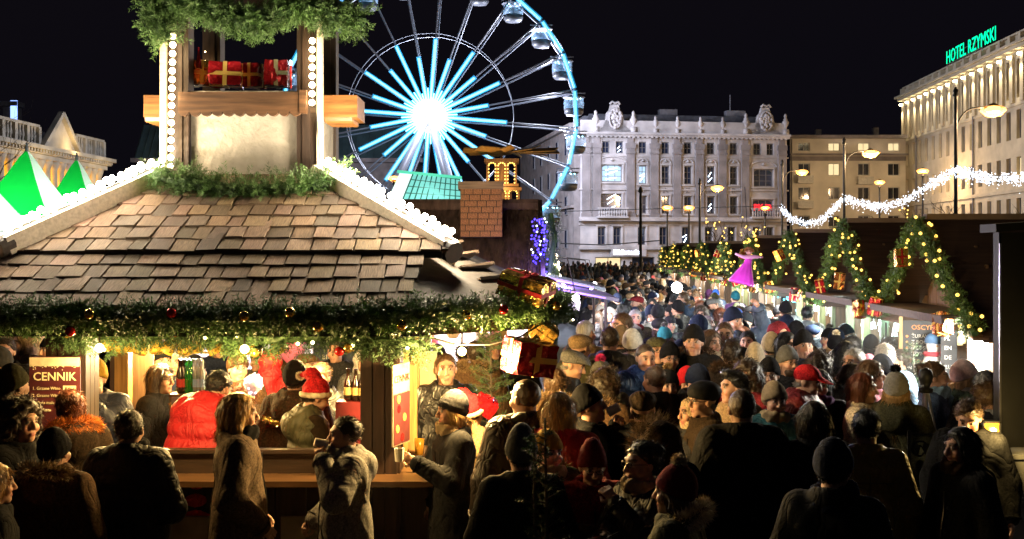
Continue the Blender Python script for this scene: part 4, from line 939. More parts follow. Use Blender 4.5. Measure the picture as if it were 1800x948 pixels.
for nm, loc, pw in (('hub_glow', (.3, 3.2, WC.z), 9000), ('hub_glow', (0, -4.5, WC.z), 900), ('rim_glow', (WR - .9, 2.4, WC.z - 1), 2600), ('rim_glow', (WR * .8, 2.2, WC.z + WR * .5), 2600)):
    lamp(nm, loc, (.74, .8, 1.0), pw * 1.3, .6, WH)

# ================================================================= pagoda tents
def cloth(name, c):
    m = pm(name, c, .55, var=.08, scale=3, bump=.35, bscale=7, dist=.02); nt = m.node_tree; b = nt.nodes['Principled BSDF']; tr = nt.nodes.new('ShaderNodeBsdfTranslucent'); tr.inputs[0].default_value = (*c, 1); mx = nt.nodes.new('ShaderNodeMixShader'); mx.inputs[0].default_value = .45
    nt.links.new(b.outputs[0], mx.inputs[1]); nt.links.new(tr.outputs[0], mx.inputs[2]); nt.links.new(mx.outputs[0], nt.nodes['Material Output'].inputs[0]); return m
M_TG = cloth('green_tent_cloth', (.006, .5, .06)); M_TW = cloth('white_tent_cloth', (.8, .84, .8))
def pagoda(px, py, Y, w, rz, label):
    ap = P(px, py, Y); e = empty('pagoda_tent', (ap.x, Y, 0), rz, label, 'tent', 'green and white pagoda tents')
    ze = 2.35; H = ap.z - ze; prof = [(1, 0), (.72, .15), (.5, .32), (.32, .52), (.17, .74), (.06, .93), (.01, 1)]
    for k in range(4):
        m = MB(); vs = []; nu = 7
        for i, (r, z) in enumerate(prof):
            for u in range(nu):
                t = -1 + 2 * u / (nu - 1); sag = 1 - .07 * (1 - t * t) * (1 - abs(2 * z - 1)); vs.append((t * r * w / 2, -r * w / 2 * sag, ze + z * H))
        fs = [(i * nu + j, i * nu + j + 1, (i + 1) * nu + j + 1, (i + 1) * nu + j) for i in range(len(prof) - 1) for j in range(nu - 1)]
        m.add(vs, fs); m.add([(-w / 2, -w / 2, ze - .3), (w / 2, -w / 2, ze - .3), (w / 2, -w / 2, ze), (-w / 2, -w / 2, ze)], [(0, 1, 2, 3)])
        o = m.build('roof_panel', M_TG if k % 2 == 0 else M_TW, e, True, fixn=False); o.rotation_euler = (0, 0, k * math.pi / 2)
    for sx in (-1, 1):
        for sy in (-1, 1): MB().tube([(sx * w / 2 * .97, sy * w / 2 * .97, 0), (sx * w / 2 * .97, sy * w / 2 * .97, ze)], .05, 6).build('pole', M_WSTEEL, e)
    MB().lathe((0, 0, ap.z - .08), [(.05, 0), (.05, .12), (.02, .3)], 8).build('finial', M_WSTEEL, e)
    lamp('tent_lamp', (0, 0, 2.75), (.9, 1, .92), 330, .2, e); bl = obj('lamp_globe', ico('lamp_globe', .12), em('tent_lamp_globe', (1, 1, .95), 10, False), e); bl.location = (0, 0, 2.75)
    lamp('tent_flood', (w * .9, -w * .9, 3.1), (1, 1, .95), 130, .2, e); return e
pagoda(47, 265, 31, 5.2, math.radians(-2), 'green and white pagoda tent with the highest peak, left of the kiosk')
pagoda(135, 281, 36, 4.8, math.radians(0), 'smaller green pagoda tent nearest the kiosk tower')
pagoda(-50, 285, 29, 5.0, math.radians(-2), 'green and white pagoda tent cut off by the picture edge')

# ================================================================= glass pavilion behind the thatched stall
GP = empty('glass_pavilion', P(755, 440, 62), math.radians(6), 'low glass pavilion with teal lattice roof behind thatched stall', 'pavilion'); GP.location.z = 0
M_GLT = em('teal_lit_glass', (.16, .62, .55), .42, False, (.3, .5, .48)); M_GMUL = pm('pavilion_steel', (.05, .16, .12), .4, bump=.05)
f = MB(); f.prism([(-1.75, 0, 4.7), (1.75, 0, 4.7), (1.75, 1.5, 6.65), (-.85, 1.5, 7.0)], (0, 0, 0), (0, .08, 0)); gpn = f.build('roof_light', M_GLT, GP)
f = MB()
for i in range(11): t = i / 10; f.bar((-1.75 + 3.5 * t, -.03, 4.7), (-.85 + 2.6 * t, 1.47, 7.0 - .35 * t), .05)
for j in range(7): t = j / 6; f.bar((-1.75 + .9 * t, -.03 + 1.5 * t, 4.7 + 2.3 * t), (1.75, -.03 + 1.5 * t, 4.7 + 1.95 * t), .05)
f.build('glazing_bar', M_GMUL, gpn)
f = MB(); f.prism([(-1.75, 0, 4.7), (-2.6, .3, 4.7), (-1.6, 1.5, 7.0), (-.85, 1.5, 7.0)], (0, 0, 0), (0, .08, 0)); f.build('side_light', em('white_lit_glass', (.75, .95, .88), .55, False), GP)
f = MB(); f.bar((-1.75, 1.5, 7.08), (1.85, 1.55, 6.75), .2, .16); f.build('ridge', em('green_lit_ridge', (.08, .5, .32), .5, False), GP)
f = MB(); f.box((-.2, 2.2, 2.35), (4.4, 3.6, 4.7)); f.build('wall', M_STONE2, GP)
lamp('pavilion_lamp', (0, -1.5, 6), (.6, 1, .9), 130, .3, GP)

# ================================================================= christmas pyramid
CP = empty('christmas_pyramid', P(882, 440, 42), 0, 'wooden christmas pyramid tower with arched rows of yellow bulbs', 'christmas pyramid'); CP.location.z = 0
M_PW = woodm('pyramid_wood', (.2, .1, .035), axis=2); M_PB = em('yellow_bulb', (1, .6, .13), 1.8, False)
bulbS = ico('bulb', .028, 1)
_zz = lambda py: 2.7 + (440 - py) / F * 42
f = MB(); f.lathe((0, 0, 0), [(1.3, 0), (1.3, 2.6), (1.0, 2.7), (.75, 2.75), (.75, _zz(372))], 8); f.build('base_tier', M_PW, CP)
for (z0, z1, r) in ((_zz(372), _zz(334), .62), (_zz(327), _zz(284), .52)):
    f = MB(); f.box((0, 0, z0), (2 * r + .2, 2 * r + .2, .1)); f.box((0, 0, z1), (2 * r + .22, 2 * r + .22, .12))
    f.box((0, .1, (z0 + z1) / 2), (2 * r - .5, 2 * r - .5, z1 - z0))
    for sx in range(4):
        for s in (-1, 1): f.box((-r + sx * 2 * r / 3, s * r, (z0 + z1) / 2), (.07, .07, z1 - z0))
    tier = f.build('tier', M_PW, CP)
    for c in range(3):
        xc = -r + r / 3 + c * 2 * r / 3; w = r / 3 * .72
        pts = [(xc - w, z0 + .08 + (z1 - z0) * .7 * t) for t in np.linspace(0, 1, 6)] + [(xc + w * math.cos(a), z0 + .08 + (z1 - z0) * .7 + w * .8 * math.sin(a)) for a in np.linspace(math.pi * .8, math.pi * .2, 4)] + [(xc + w, z0 + .08 + (z1 - z0) * .7 * t) for t in np.linspace(1, 0, 6)]
        for (x, z) in pts: o = obj('bulb', bulbS, M_PB, tier); o.location = (x, -r - .05, z)
lamp('pyramid_lamp', (0, -1.2, _zz(330)), (1, .6, .2), 40, .2, CP)
f = MB(); f.tube([(0, 0, _zz(284)), (0, 0, _zz(262))], .05, 6); f.lathe((0, 0, _zz(268)), [(.15, 0), (.15, .1)], 8); f.build('spindle', M_PW, CP)
for k in range(10):
    a = k * math.pi / 5 + .2; f = MB(); R_ = Matrix.Rotation(a, 3, 'Z') @ Matrix.Rotation(.35, 3, 'X'); f.box(R_ @ Vector((1.05, 0, 0)), (1.5, .42, .03), R_); o = f.build('blade', woodm('pyramid_blade_wood', (.36, .2, .05), axis=0), CP); o.location = (.35, 0, _zz(266))

# ================================================================= street lamps, swag of white lights, wires
M_IRON = pm('cast_iron', (.025, .024, .022), .5, metal=.3, var=.3, bump=.2); M_LAMP = em('street_lamp_glow', (1, .56, .16), 2.2, False); M_LAMPW = em('street_lamp_pale', (1, .78, .42), 22, False)
M_LHALO = em('lamp_halo_shell', (1, .42, .08), .8, False); M_LHALO.node_tree.nodes['Principled BSDF'].inputs['Alpha'].default_value = .3  # orange halo of the lamps put into a glowing shell
def street_lamp(px, py, Y, ppx, ptop, label, power=900, col_=(1, .66, .34), size=1.0):
    h = P(px, py, Y); base = P(ppx, 440, Y); top = P(ppx, ptop, Y).z; e = empty('street_lamp', (base.x, Y, 0), 0, label, 'street lamp', 'street lamps around the square')
    dx = h.x - base.x; z = h.z
    f = MB(); f.lathe((0, 0, 0), [(.22, 0), (.22, .5), (.13, .7), (.1, 1.6), (.085, top - .6), (.07, top - .3), (.16, top - .25), (.1, top - .1), (.14, top), (.02, top + .2)], 10); f.build('post', M_IRON, e, True)
    if abs(dx) > .3:
        n = 9; s = 1 if dx > 0 else -1; L = abs(dx); pts = [(0, 0, z - 1.3)] + [(s * (L * .55) * (1 - math.cos(a)), 0, z - 1.3 + 1.4 * math.sin(a)) for a in np.linspace(.15, math.pi / 2, n)] + [(dx, 0, z + .12)]; f = MB(); f.tube(pts, .045, 6); f.build('arm', M_IRON, e, True)
    r = .3 * size; f = MB(); f.lathe((dx, 0, z), [(.1, -1.0 * r), (1.0 * r, -.85 * r), (1.7 * r, -.1 * r), (1.2 * r, .45 * r), (.9 * r, .5 * r)], 14); f.build('halo_shell', M_LHALO, e, True); f = MB(); f.lathe((dx, 0, z), [(.05, -.42 * r), (.75 * r, -.38 * r), (1.15 * r, 0), (.8 * r, .4 * r), (.1, .5 * r)], 12); f.build('lamp_head', M_LAMP, e, True)  # the larger shell stands in for the glow round the head
    f = MB(); f.lathe((dx, 0, z + .5 * r), [(.9 * r, 0), (.5 * r, .25 * r), (.05, .4 * r)], 10); f.build('lamp_cap', M_IRON, e, True)
    lamp('lamp_light', (dx, -.05, z - .55 * r - .12), col_, power, .2, e); return e
street_lamp(1746, 193, 58, 1680, 160, 'tall street lamp nearest the hotel, its arm reaching right', 1500, size=1.25)
street_lamp(1530, 269, 78, 1484, 246, 'street lamp before the cream house, between the other tall posts', 2400, size=1.15)
street_lamp(1410, 302, 92, 1375, 285, 'street lamp at the junction of grand building and cream house', 800)
street_lamp(1261, 330, 86, 1230, 318, 'street lamp rising before the middle of the grand building', 420)
street_lamp(1622, 300, 108, 1622, 306, 'street lamp glowing low against the far end of the hotel', 2400, size=1.1)
street_lamp(1546, 320, 112, 1546, 326, 'small street lamp low before the cream house', 1500)
street_lamp(1173, 365, 98, 1173, 370, 'short street lamp leftmost of the pair before the grand building', 260)
street_lamp(1211, 365, 98, 1211, 370, 'short street lamp second of the pair before the grand building', 260)
street_lamp(1345, 365, 100, 1345, 372, 'small street lamp below the red window letters', 260, size=.8)
street_lamp(693, 313, 80, 693, 318, 'small street lamp glowing at the wheel foot', 300, size=.9)
pst = empty('mast', P(1126, 440, 70), 0, 'slim dark mast before the left windows of the grand building', 'mast'); pst.location.z = 0
_t = P(1126, 328, 70).z; MB().lathe((0, 0, 0), [(.16, 0), (.1, 1), (.08, _t - .4), (.17, _t - .3), (.1, _t - .1), (.03, _t)], 8).build('post', M_IRON, pst, True)
# white LED swag: bundles of tiny lamps on sagging cables between the lamp posts
M_WLED = em('white_led', (.75, .85, 1), 2.4, False)
def swag(pts, Ys, label, n=900, drop=.55):
    path = []
    for i in range(len(pts) - 1):
        a = P(*pts[i], Ys[i]); b = P(*pts[i + 1], Ys[i + 1])
        for t in np.linspace(0, 1, 8, endpoint=False): path.append(a.lerp(b, t))
    path.append(P(*pts[-1], Ys[-1])); e = empty('light_garland', path[0], 0, label, 'light garland', 'white light garlands between the lamp posts')
    q = [p - path[0] for p in path]; MB().tube(q, .02, 4).build('cable', M_IRON, e)
    arr = np.array([tuple(p) for p in q]); s = rng.uniform(0, len(arr) - 1.001, n); i = s.astype(int); fr = (s - i)[:, None]; c = arr[i] * (1 - fr) + arr[i + 1] * fr
    c += rng.normal(size=(n, 3)) * np.array([.06, .06, .10]); c[:, 2] -= np.abs(rng.normal(size=n)) * drop * .35
    r = .026; oc = np.array([[1, 0, 0], [-1, 0, 0], [0, 1, 0], [0, -1, 0], [0, 0, 1], [0, 0, -1]]) * r; v = (c[:, None, :] + oc[None] * rng.uniform(.6, 1.4, (n, 1, 1))).reshape(-1, 3)
    fc = np.array([[0, 2, 4], [2, 1, 4], [1, 3, 4], [3, 0, 4], [2, 0, 5], [1, 2, 5], [3, 1, 5], [0, 3, 5]]); me = npmesh('led_lamps', v, (np.arange(n)[:, None, None] * 6 + fc[None]).reshape(-1, 3)); o = obj('led_lamps', me, M_WLED, e); o['kind'] = 'stuff'; return e
swag([(1372, 362), (1390, 380), (1418, 391), (1445, 383), (1465, 364), (1484, 345)], [90, 89, 87, 85, 81, 78], 'string of white lights hanging lowest, before the cream house', 700)
swag([(1484, 345), (1520, 356), (1555, 360), (1590, 350), (1635, 320), (1678, 295)], [78, 75, 71, 67, 62, 58], 'string of white lights between the two tall lamp posts', 950)
swag([(1678, 295), (1710, 303), (1745, 309), (1800, 308), (1860, 290)], [58, 56, 54, 52, 50], 'string of white lights running off past the hotel', 780)
f = MB(); f.tube([P(985, 428, 100), P(1060, 431, 100), P(1160, 423, 100)], .05, 4); wr = f.build('tram_wire', M_IRON); tag(wr, 'dark tram wire stretched across the grand building', 'wire')
f = MB(); f.tube([P(985, 372, 104), P(1200, 366, 103), P(1375, 362, 92)], .035, 4); wr = f.build('tram_wire', M_IRON); tag(wr, 'thin upper wire reaching the lamp post at the junction', 'wire')

# ================================================================= bare trees with small lights
M_BARK = pm('bark', (.06, .045, .032), .85, var=.3, scale=9, bump=.5, bscale=20)
def bare_tree(px, Y, h, label, seed, lights=0, spread=.5):
    e = empty('bare_tree', ((px - 900) / F * Y, Y, 0), 0, label, 'tree', 'bare trees with lights'); r = random.Random(seed); m = MB(); tips = []
    def grow(p, d, L, rad, lev):
        pts = [p]; q = p
        for i in range(4): d = (d + Vector((r.uniform(-.2, .2), r.uniform(-.2, .2), r.uniform(-.05, .2)))).normalized(); q = q + d * L / 4; pts.append(q)
        m.tube(pts, rad, 5 if lev < 2 else 3, rad * .55); tips.append(q); tips.append(pts[2])
        if lev < 4:
            for k in range(3 if lev else 5): a = r.uniform(0, 6.28); nd = (d + Vector((math.cos(a), math.sin(a), r.uniform(-.1, .4))) * (spread + .35)).normalized(); grow(pts[r.randint(2, 4)], nd, L * r.uniform(.55, .8), rad * .5, lev + 1)
    grow(Vector((0, 0, h * .3)), Vector((0, 0, 1)), h * .28, .09, 0); MB().tube([(0, 0, 0), (0, 0, h * .3)], .13, 7, .09).build('trunk', M_BARK, e); m.build('crown', M_BARK, e, fixn=False)
    bm = ico('bulb', .045, 1)
    for t in r.sample(tips, min(lights, len(tips))): o = obj('bulb', bm, M_PB, e); o.location = t
    return e
bare_tree(1612, 62, 5.2, 'small bare tree wound with yellow bulbs below the hotel corner', 3, 34)
bare_tree(1700, 44, 5.0, 'bare tree spreading twigs before the hotel, behind the near huts', 5, 0, .7)
bare_tree(1780, 40, 5.0, 'bare tree at the picture edge before the hotel', 8, 0, .7)
bare_tree(1258, 66, 4.6, 'low bare tree with bulbs before the grand building, left one', 11, 22)
bare_tree(1325, 66, 4.7, 'low bare tree with bulbs before the grand building, right one', 13, 26)
bare_tree(1565, 58, 4.8, 'leafless tree before the cream house, beside the lit one', 15, 0, .6)
bare_tree(-14, 60, 12.3, 'bare treetop at the left picture edge against the sky', 21, 0, .55)
# ================================================================= the timber kiosk with its tower
KS = empty('market_kiosk', (-2.0, 8.2, 0), 0, 'timber mulled wine kiosk with shingle roof and lit tower', 'kiosk')
KO = Vector((-2.0, 8.2, 0))
def K(v): return Vector(v) - KO                       # world to kiosk-local
M_SH = pm('weathered_shingle', (.2, .12, .07), .8, var=.5, scale=5, bump=.7, bscale=14, stretch=(9, .7, 9), objcol=True, dist=.006); M_DKW = woodm('dark_stained_wood', (.03, .016, .01), .55, 2, 4); M_DKWX = woodm('dark_stained_wood_long', (.032, .017, .01), .55, 0, 4)
M_PALEW = woodm('pale_planed_wood', (.52, .44, .34), .55, 0, 4, .2, .2); M_ORW = woodm('orange_lacquered_wood', (.2, .085, .024), .45, 0, 4); M_TARP = pm('roofing_felt', (.045, .036, .03), .75, var=.35, scale=4, bump=.6, bscale=7, dist=.02)
M_PLAS = pm('rough_plaster', (.34, .31, .265), .85, var=.15, scale=4, bump=.9, bscale=7, dist=.05); M_BROWNP = woodm('brown_panel', (.11, .06, .03), .6, 2, 3)
M_BLK = pm('black_board', (.008, .008, .008), .7, bump=.1)
# roof planes: front slope rises from the eave at Y=7.6 to the tower at Y=9.75
EZ = 2.30; SLOPE = .45
def roofz(Y): return EZ + SLOPE * (Y - 7.6)
ang = math.atan(SLOPE)
f = MB(); A = (-.684, 7.6); A2 = (-3.7, 7.6); B = (.3, 8.45); B2 = (-4.6, 8.5)
Cx, Cy, Cz = -2.31, 10.38, roofz(9.75)
def rp(x, y, dz=0): return K((x, y, 0)) + Vector((0, 0, dz))
deck = MB()
tl = (-2.95, 9.75); tr = (-1.67, 9.75); tbr = (-1.67, 11.0); tbl = (-2.95, 11.0)
zt = roofz(9.75); pts = {'A2': (*A2, EZ), 'A': (*A, EZ), 'B': (*B, EZ + .02), 'B2': (*B2, EZ + .02), 'C': (.3, 12.2, EZ + .02), 'C2': (-4.6, 12.2, EZ + .02), 'D': (-.684, 13.1, EZ), 'D2': (-3.7, 13.1, EZ), 'tl': (*tl, zt), 'tr': (*tr, zt), 'br': (*tbr, zt), 'bl': (*tbl, zt)}
kk = list(pts); deck.add([K(pts[k]) for k in kk], [tuple(kk.index(q) for q in fc) for fc in (('A2', 'A', 'tr', 'tl'), ('A', 'B', 'tr'), ('B', 'C', 'br', 'tr'), ('C', 'D', 'br'), ('D', 'D2', 'bl', 'br'), ('D2', 'C2', 'bl'), ('C2', 'B2', 'tl', 'bl'), ('B2', 'A2', 'tl'))])
roof = deck.build('roof', M_TARP, KS, fixn=False)
# shingles: individual boards, lower block then an upper block standing slightly prouder
_shm = [MB().box((0, 0, 0), (.96, 1, 1), taper=.985).mesh('shingle') for _ in range(1)][0]
def shingle(x, Y, w, L, lift, t=.016, rz=0.):
    o = obj('shingle', _shm, M_SH, roof); o.scale = (w, L, t * random.uniform(.9, 1.7)); q_ = random.uniform(.35, 1.4); o.color = (.21 * q_, .134 * q_ * random.uniform(.92, 1.06), .08 * q_ * random.uniform(.85, 1.2), 1); o.location = K((x, Y + L * .5 * math.cos(ang), roofz(Y) + L * .5 * math.sin(ang) + lift)); o.rotation_euler = (ang - .045 + random.uniform(-.025, .03), random.uniform(-.03, .03), rz + random.uniform(-.03, .03))
rr = random.Random(4)
def course(Y, x0, x1, lift, L=.27):
    x = x0 + rr.uniform(0, .1)
    while x < x1:
        w = rr.uniform(.11, .19)
        if x + w > x1: w = max(.05, x1 - x)
        shingle(x + w / 2, Y + rr.uniform(-.012, .012), w, L, lift + rr.uniform(0, .006)); x += w + .004
def hipx(Y):      # right and left limits of the front slope under the hip beams
    t = (9.75 - Y) / (9.75 - 8.46); return -2.95 - t * .78, -1.72 + t * 1.12
for i in range(4): Y = 7.56 + i * .2; course(Y, -3.72 - .2 * i + .02, -.70 + .02 * i, .03, .31)
for i in range(7):
    Y = 8.34 + i * .205; a, b = hipx(Y); course(Y, max(a, -4.2) + .02, b - .02, .05, .33)
f = MB(); a, b = hipx(8.36); f.bar(K((a, 8.35, roofz(8.35) + .03)), K((b, 8.35, roofz(8.35) + .03)), .05, .05); f.build('roof_batten', M_DKWX, roof)
# shingles on the far part of the right chamfer, stacked loosely
nB = Vector((.45, -.6, 0))
for j in range(4):
    for i in range(3):
        p0 = Vector((*B, EZ)); p1 = Vector((*tr, zt)); base = p0.lerp(p1, .12 + .09 * j) + Vector((.02, .35 + .14 * i, .02)) ; o = obj('shingle', _shm, M_SH, roof); o.scale = (.15, .3, .016); q_ = random.uniform(.4, 1.1); o.color = (.16 * q_, .1 * q_, .06 * q_, 1); o.location = K(base + Vector((-.25 + .05 * j, -.35, .045))); o.rotation_euler = (.1 + random.uniform(-.05, .05), -.32, random.uniform(-.1, .1) - .9)
# fascia boards under the eave
f = MB(); q = [B2, A2, A, B, (.3, 12.2)]
for a, b in zip(q, q[1:]): f.bar(K((*a, EZ - .09)), K((*b, EZ - .09)), .05, .17)
f.build('fascia', M_BLK, KS)
f = MB(); f.add([K((x, y, EZ - .17)) for x, y in (A2, A, B, (.3, 12.2), (-.684, 13.1), (-3.7, 13.1), (-4.6, 12.2), B2)], [(0, 1, 2, 3, 4, 5, 6, 7)]); f.build('soffit', M_DKWX, KS, fixn=False)
# hip beams carrying the bulbs
M_BULB = em('warm_globe_bulb', (1, .76, .42), 14, False); M_BULB2 = em('white_globe_bulb', (1, .92, .74), 20, False)
globe = ico('bulb', .027, 2); globe2 = ico('bulb', .027, 2)
def beam(a, b, label, nbulb, col2=True):
    a = Vector(a); b = Vector(b); d = (b - a).normalized(); side = d.cross(Vector((0, 0, 1))).normalized(); up = side.cross(d)
    f = MB(); f.bar(K(a), K(b), .15, .14, up); hb = f.build('hip_beam', M_PALEW, KS)
    f = MB(); e = b + d * .04; f.tube([K(b - d * .06), K(b + d * .06)], .085, 10); f.build('beam_cap', M_DKW, hb)
    e = empty('light_string', a + up * .1, 0, label, 'light string', 'bulb strings on the kiosk'); 
    for s in (-.055, .055):
        n = nbulb
        for i in range(n):
            t = (i + (.25 if s < 0 else .75)) / n; p = a.lerp(b, t + random.uniform(-.008, .008)) + side * s * random.uniform(.7, 1.2) + up * random.uniform(.105, .13); o = obj('bulb', globe2, M_BULB2, e); o.location = p - e.location
    q = MB().tube([a + up * .078 - e.location, b + up * .078 - e.location], .012, 5); q.build('cable', M_IRON, e)
    fs_ = 1 if side.y < 0 else -1               # front side of the beam lights the shingles, the far side the stalls behind
    for k_, t in enumerate(np.linspace(.08, .92, 6)): lamp('bulb_glow', (a.lerp(b, t) + up * (.26 if k_ % 2 == 0 else .2) + side * fs_ * (.03 if k_ % 2 == 0 else -.16)) - e.location, (1, .82, .55), (6.0 + 9.0 * t) if k_ % 2 == 0 else 50, .05, e)
    return hb
beam((tr[0] + .02, tr[1] - .05, zt + .09), (-.055 * 8.46, 8.46, 2.70), 'double row of white bulbs on the right hip beam of the kiosk', 20)
beam((tl[0] - .02, tl[1] - .05, zt + .09), (-3.72, 8.3, 2.73), 'double row of white bulbs on the left hip beam of the kiosk', 20)
f = MB(); d = Vector((1.25, -1.29, -.52)).normalized(); a = Vector((-.98, 9.25, 2.93)); f.bar(K(a), K(a + Vector((.55, -.62, -.27))), .03, .15); f.build('cover_board', M_PALEW, KS)

# ---------------------------------------------------------------- tower
TX0, TX1, TY0, TY1 = -2.95, -1.67, 9.75, 11.0
def tpost(x, y, name='tower_post'):
    f = MB(); f.box(K((x, y, 4.4)), (.17, .17, 3.6)); f.box(K((x, y - .09, 4.4)), (.07, .02, 3.6)); return f.build(name, M_DKW, KS)
for x in (TX0 + .09, TX1 - .09):
    for y in (TY0 + .09, TY1 - .09): tpost(x, y)
for x in (TX0 - .03, TX1 + .03): f = MB(); f.box(K((x, TY0 - .02, 4.35)), (.05, .05, 3.5)); f.build('corner_strip', M_PALEW, KS)
f = MB(); f.box(K(((TX0 + TX1) / 2, TY0 + .1, 3.6)), (TX1 - TX0 - .36, .06, .95)); f.build('plaster_panel', M_PLAS, KS)
f = MB(); f.box(K((TX1 - .06, (TY0 + TY1) / 2, 3.6)), (.06, TY1 - TY0 - .36, .95)); f.build('plaster_panel', M_PLAS, KS)
f = MB(); f.box(K((TX0 + .06, (TY0 + TY1) / 2, 3.6)), (.06, TY1 - TY0 - .36, .95)); f.build('plaster_panel', M_PLAS, KS)
zb = P(420, 178, 9.6).z
f = MB(); f.box(K(((TX0 + TX1) / 2, TY0 - .09, zb)), (TX1 - TX0 - .24, .05, .165)); f.box(K(((TX0 + TX1) / 2, (TY0 + TY1) / 2, zb - .06)), (TX1 - TX0, TY1 - TY0, .04))
n = 11; w = TX1 - TX0 - .24
for i in range(n): f.lathe(K((TX0 + .12 + w * (i + .5) / n, TY0 - .09, zb - .075)), [(w / n / 2, -.024), (w / n / 2, .024)], 12, rot=Matrix.Rotation(math.pi / 2, 3, 'X'))
f.box(K((TX1 - .10, TY0 - .09, zb)), (.06, .07, .2)); f.build('balcony_rail', woodm('balcony_wood', (.085, .042, .02), .5, 0, 4), KS)
for s, x in ((-1, TX0 - .12), (1, TX1 + .16)):
    f = MB(); f.box(K((x, TY0 + .35, zb - .01)), (.24 if s < 0 else .34, .5, .19)); n = 5
    for i in range(n): f.lathe(K((x, TY0 + .13 + .44 * (i + .5) / n, zb - .105)), [(.042, -.12), (.042, .12)], 8, rot=Matrix.Rotation(math.pi / 2, 3, 'Y'))
    f.build('side_balcony', M_ORW, KS)
f = MB(); f.box(K(((TX0 + TX1) / 2, (TY0 + TY1) / 2, 6.2)), (1.6, 1.6, .1)); f.box(K(((TX0 + TX1) / 2, TY0 + .05, 5.1)), (TX1 - TX0, .12, .16)); f.box(K(((TX0 + TX1) / 2, TY1 - .05, 5.1)), (TX1 - TX0, .12, .16)); f.build('tower_lintel', M_DKWX, KS)
def bulbcol(pts, label, mat=M_BULB, gl=globe, n=None, glow=1.3):
    e = empty('light_string', pts[0], 0, label, 'light string', 'bulb strings on the kiosk'); pts = [Vector(p) for p in pts]
    for p in pts: o = obj('bulb', gl, mat, e); o.location = p - pts[0]
    MB().tube([p - pts[0] + Vector((0, .035, 0)) for p in pts], .01, 4).build('cable', M_IRON, e)
    for p in pts[2::5]: lamp('bulb_glow', p - pts[0] + Vector((0, -.09, 0)), (1, .72, .36), glow, .04, e)
    return e
bulbcol([P(304 - i * .3, 64 + i * 15.2, 9.66) for i in range(16)], 'column of warm bulbs on the left edge of the kiosk tower')
bulbcol([P(549 - i * .1, 72 + i * 15.5, 9.66) for i in range(8)], 'column of warm bulbs above the right balcony of the kiosk tower')
bulbcol([P(585.5 - (i * .2), 100 + i * 15.1, 11.02) for i in range(15)], 'column of warm bulbs on the far right edge of the tower')
bulbcol([P(362, 92 + i * 16, 10.85) for i in range(3)], 'three warm bulbs on the rear tower post above the presents', n=3)
f = MB(); f.tube([P(555, 180, 9.6), P(558, 230, 9.6), P(563, 290, 9.62), P(570, 315, 9.6)], .006, 4); cb = f.build('cable', M_IRON); tag(cb, 'thin black cable running down the right tower post', 'cable')

# ---------------------------------------------------------------- gift boxes
M_FRED = pm('red_foil', (.3, .008, .014), .25, metal=.5, var=.45, scale=6, bump=.9, bscale=11, dist=.04); M_FGOLD = pm('gold_foil', (.6, .36, .08), .22, metal=.85, var=.4, scale=6, bump=.9, bscale=11, dist=.04); M_RIB = pm('gold_ribbon', (.72, .5, .14), .35, metal=.5, var=.15, bump=.2); M_FBROWN = pm('copper_foil', (.45, .16, .05), .25, metal=.8, var=.3, scale=6, bump=.5, bscale=9, dist=.02)
def gift(loc, d, rot, label, mat=M_FRED, rib=M_RIB, bow=True, group=None):
    e = empty('gift_box', loc, 0, label, 'gift box', group); e.rotation_euler = rot; w, dp, h = d
    f = MB(); f.box((0, 0, 0), d); me = f.mesh('box'); bm = bmesh.new(); bm.from_mesh(me); bmesh.ops.recalc_face_normals(bm, faces=bm.faces); bmesh.ops.subdivide_edges(bm, edges=bm.edges[:], cuts=3, use_grid_fill=True)
    for v in bm.verts: v.co += Vector([random.uniform(-.02, .02) * min(d) * 2 for _ in range(3)])
    bm.to_mesh(me); bm.free(); obj('wrapping', me, mat, e)
    rw = min(d) * .17; f = MB(); k = 1.035
    f.box((0, 0, 0), (rw, dp * k, h * k)); f.box((0, 0, 0), (w * k, dp * (k + .002), rw)); f.box((0, 0, 0), (w * (k + .003), rw, h * (k + .003))); f.build('ribbon', rib, e)
    if bow:
        f = MB()
        for a in (0, 1, 2, 3): 
            c, s = math.cos(a * math.pi / 2 + .4), math.sin(a * math.pi / 2 + .4); L = min(d) * .32; f.tube([(0, 0, h / 2), (c * L * .6, s * L * .6, h / 2 + L * .55), (c * L * 1.1, s * L * 1.1, h / 2 + L * .3), (c * L * .5, s * L * .5, h / 2 + .01)], L * .14, 5)
        f.build('bow', rib, e)
    return e
GY = TY0 + .28
def gp(px, py, Y): return P(px, py, Y)
gift(gp(398, 132, 9.95), (.27, .22, .2), (0, .03, .12), 'red foil present with wide gold ribbon on the kiosk tower balcony', bow=False)
gift(gp(350, 130, 10.1), (.2, .2, .21), (0, 0, .5), 'dark brown present behind the red one, left on the balcony', M_FBROWN, bow=False)
gift(gp(446, 134, 10.05), (.16, .2, .2), (0, 0, -.2), 'dark red present in the middle of the tower balcony', bow=False)
gift(gp(487, 131, 9.98), (.2, .2, .22), (0, 0, .1), 'tall red present right of the others on the balcony', rib=pm('dull_ribbon', (.25, .22, .12), .5), bow=False)
cn = MB(); cn.tube([(0, 0, 0), (0, 0, .2)], .012, 6); cd = cn.build('candle', M_FRED); cd.location = gp(511, 156, 9.75); tag(cd, 'thin red candle light at the right end of the balcony', 'candle')
o = obj('flame_bulb', ico('flame_bulb', .014, 1, (1, 1, 1.8)), em('cool_flame', (.6, .9, 1), 12, False), cd); o.location = (0, 0, .22)
cn = MB(); cn.lathe((0, 0, 0), [(.03, 0), (.012, .12), (.004, .19)], 6); cd = cn.build('paper_cone', M_FRED); cd.location = gp(349, 121, 9.9); tag(cd, 'small red paper cone standing beside the left present', 'ornament')

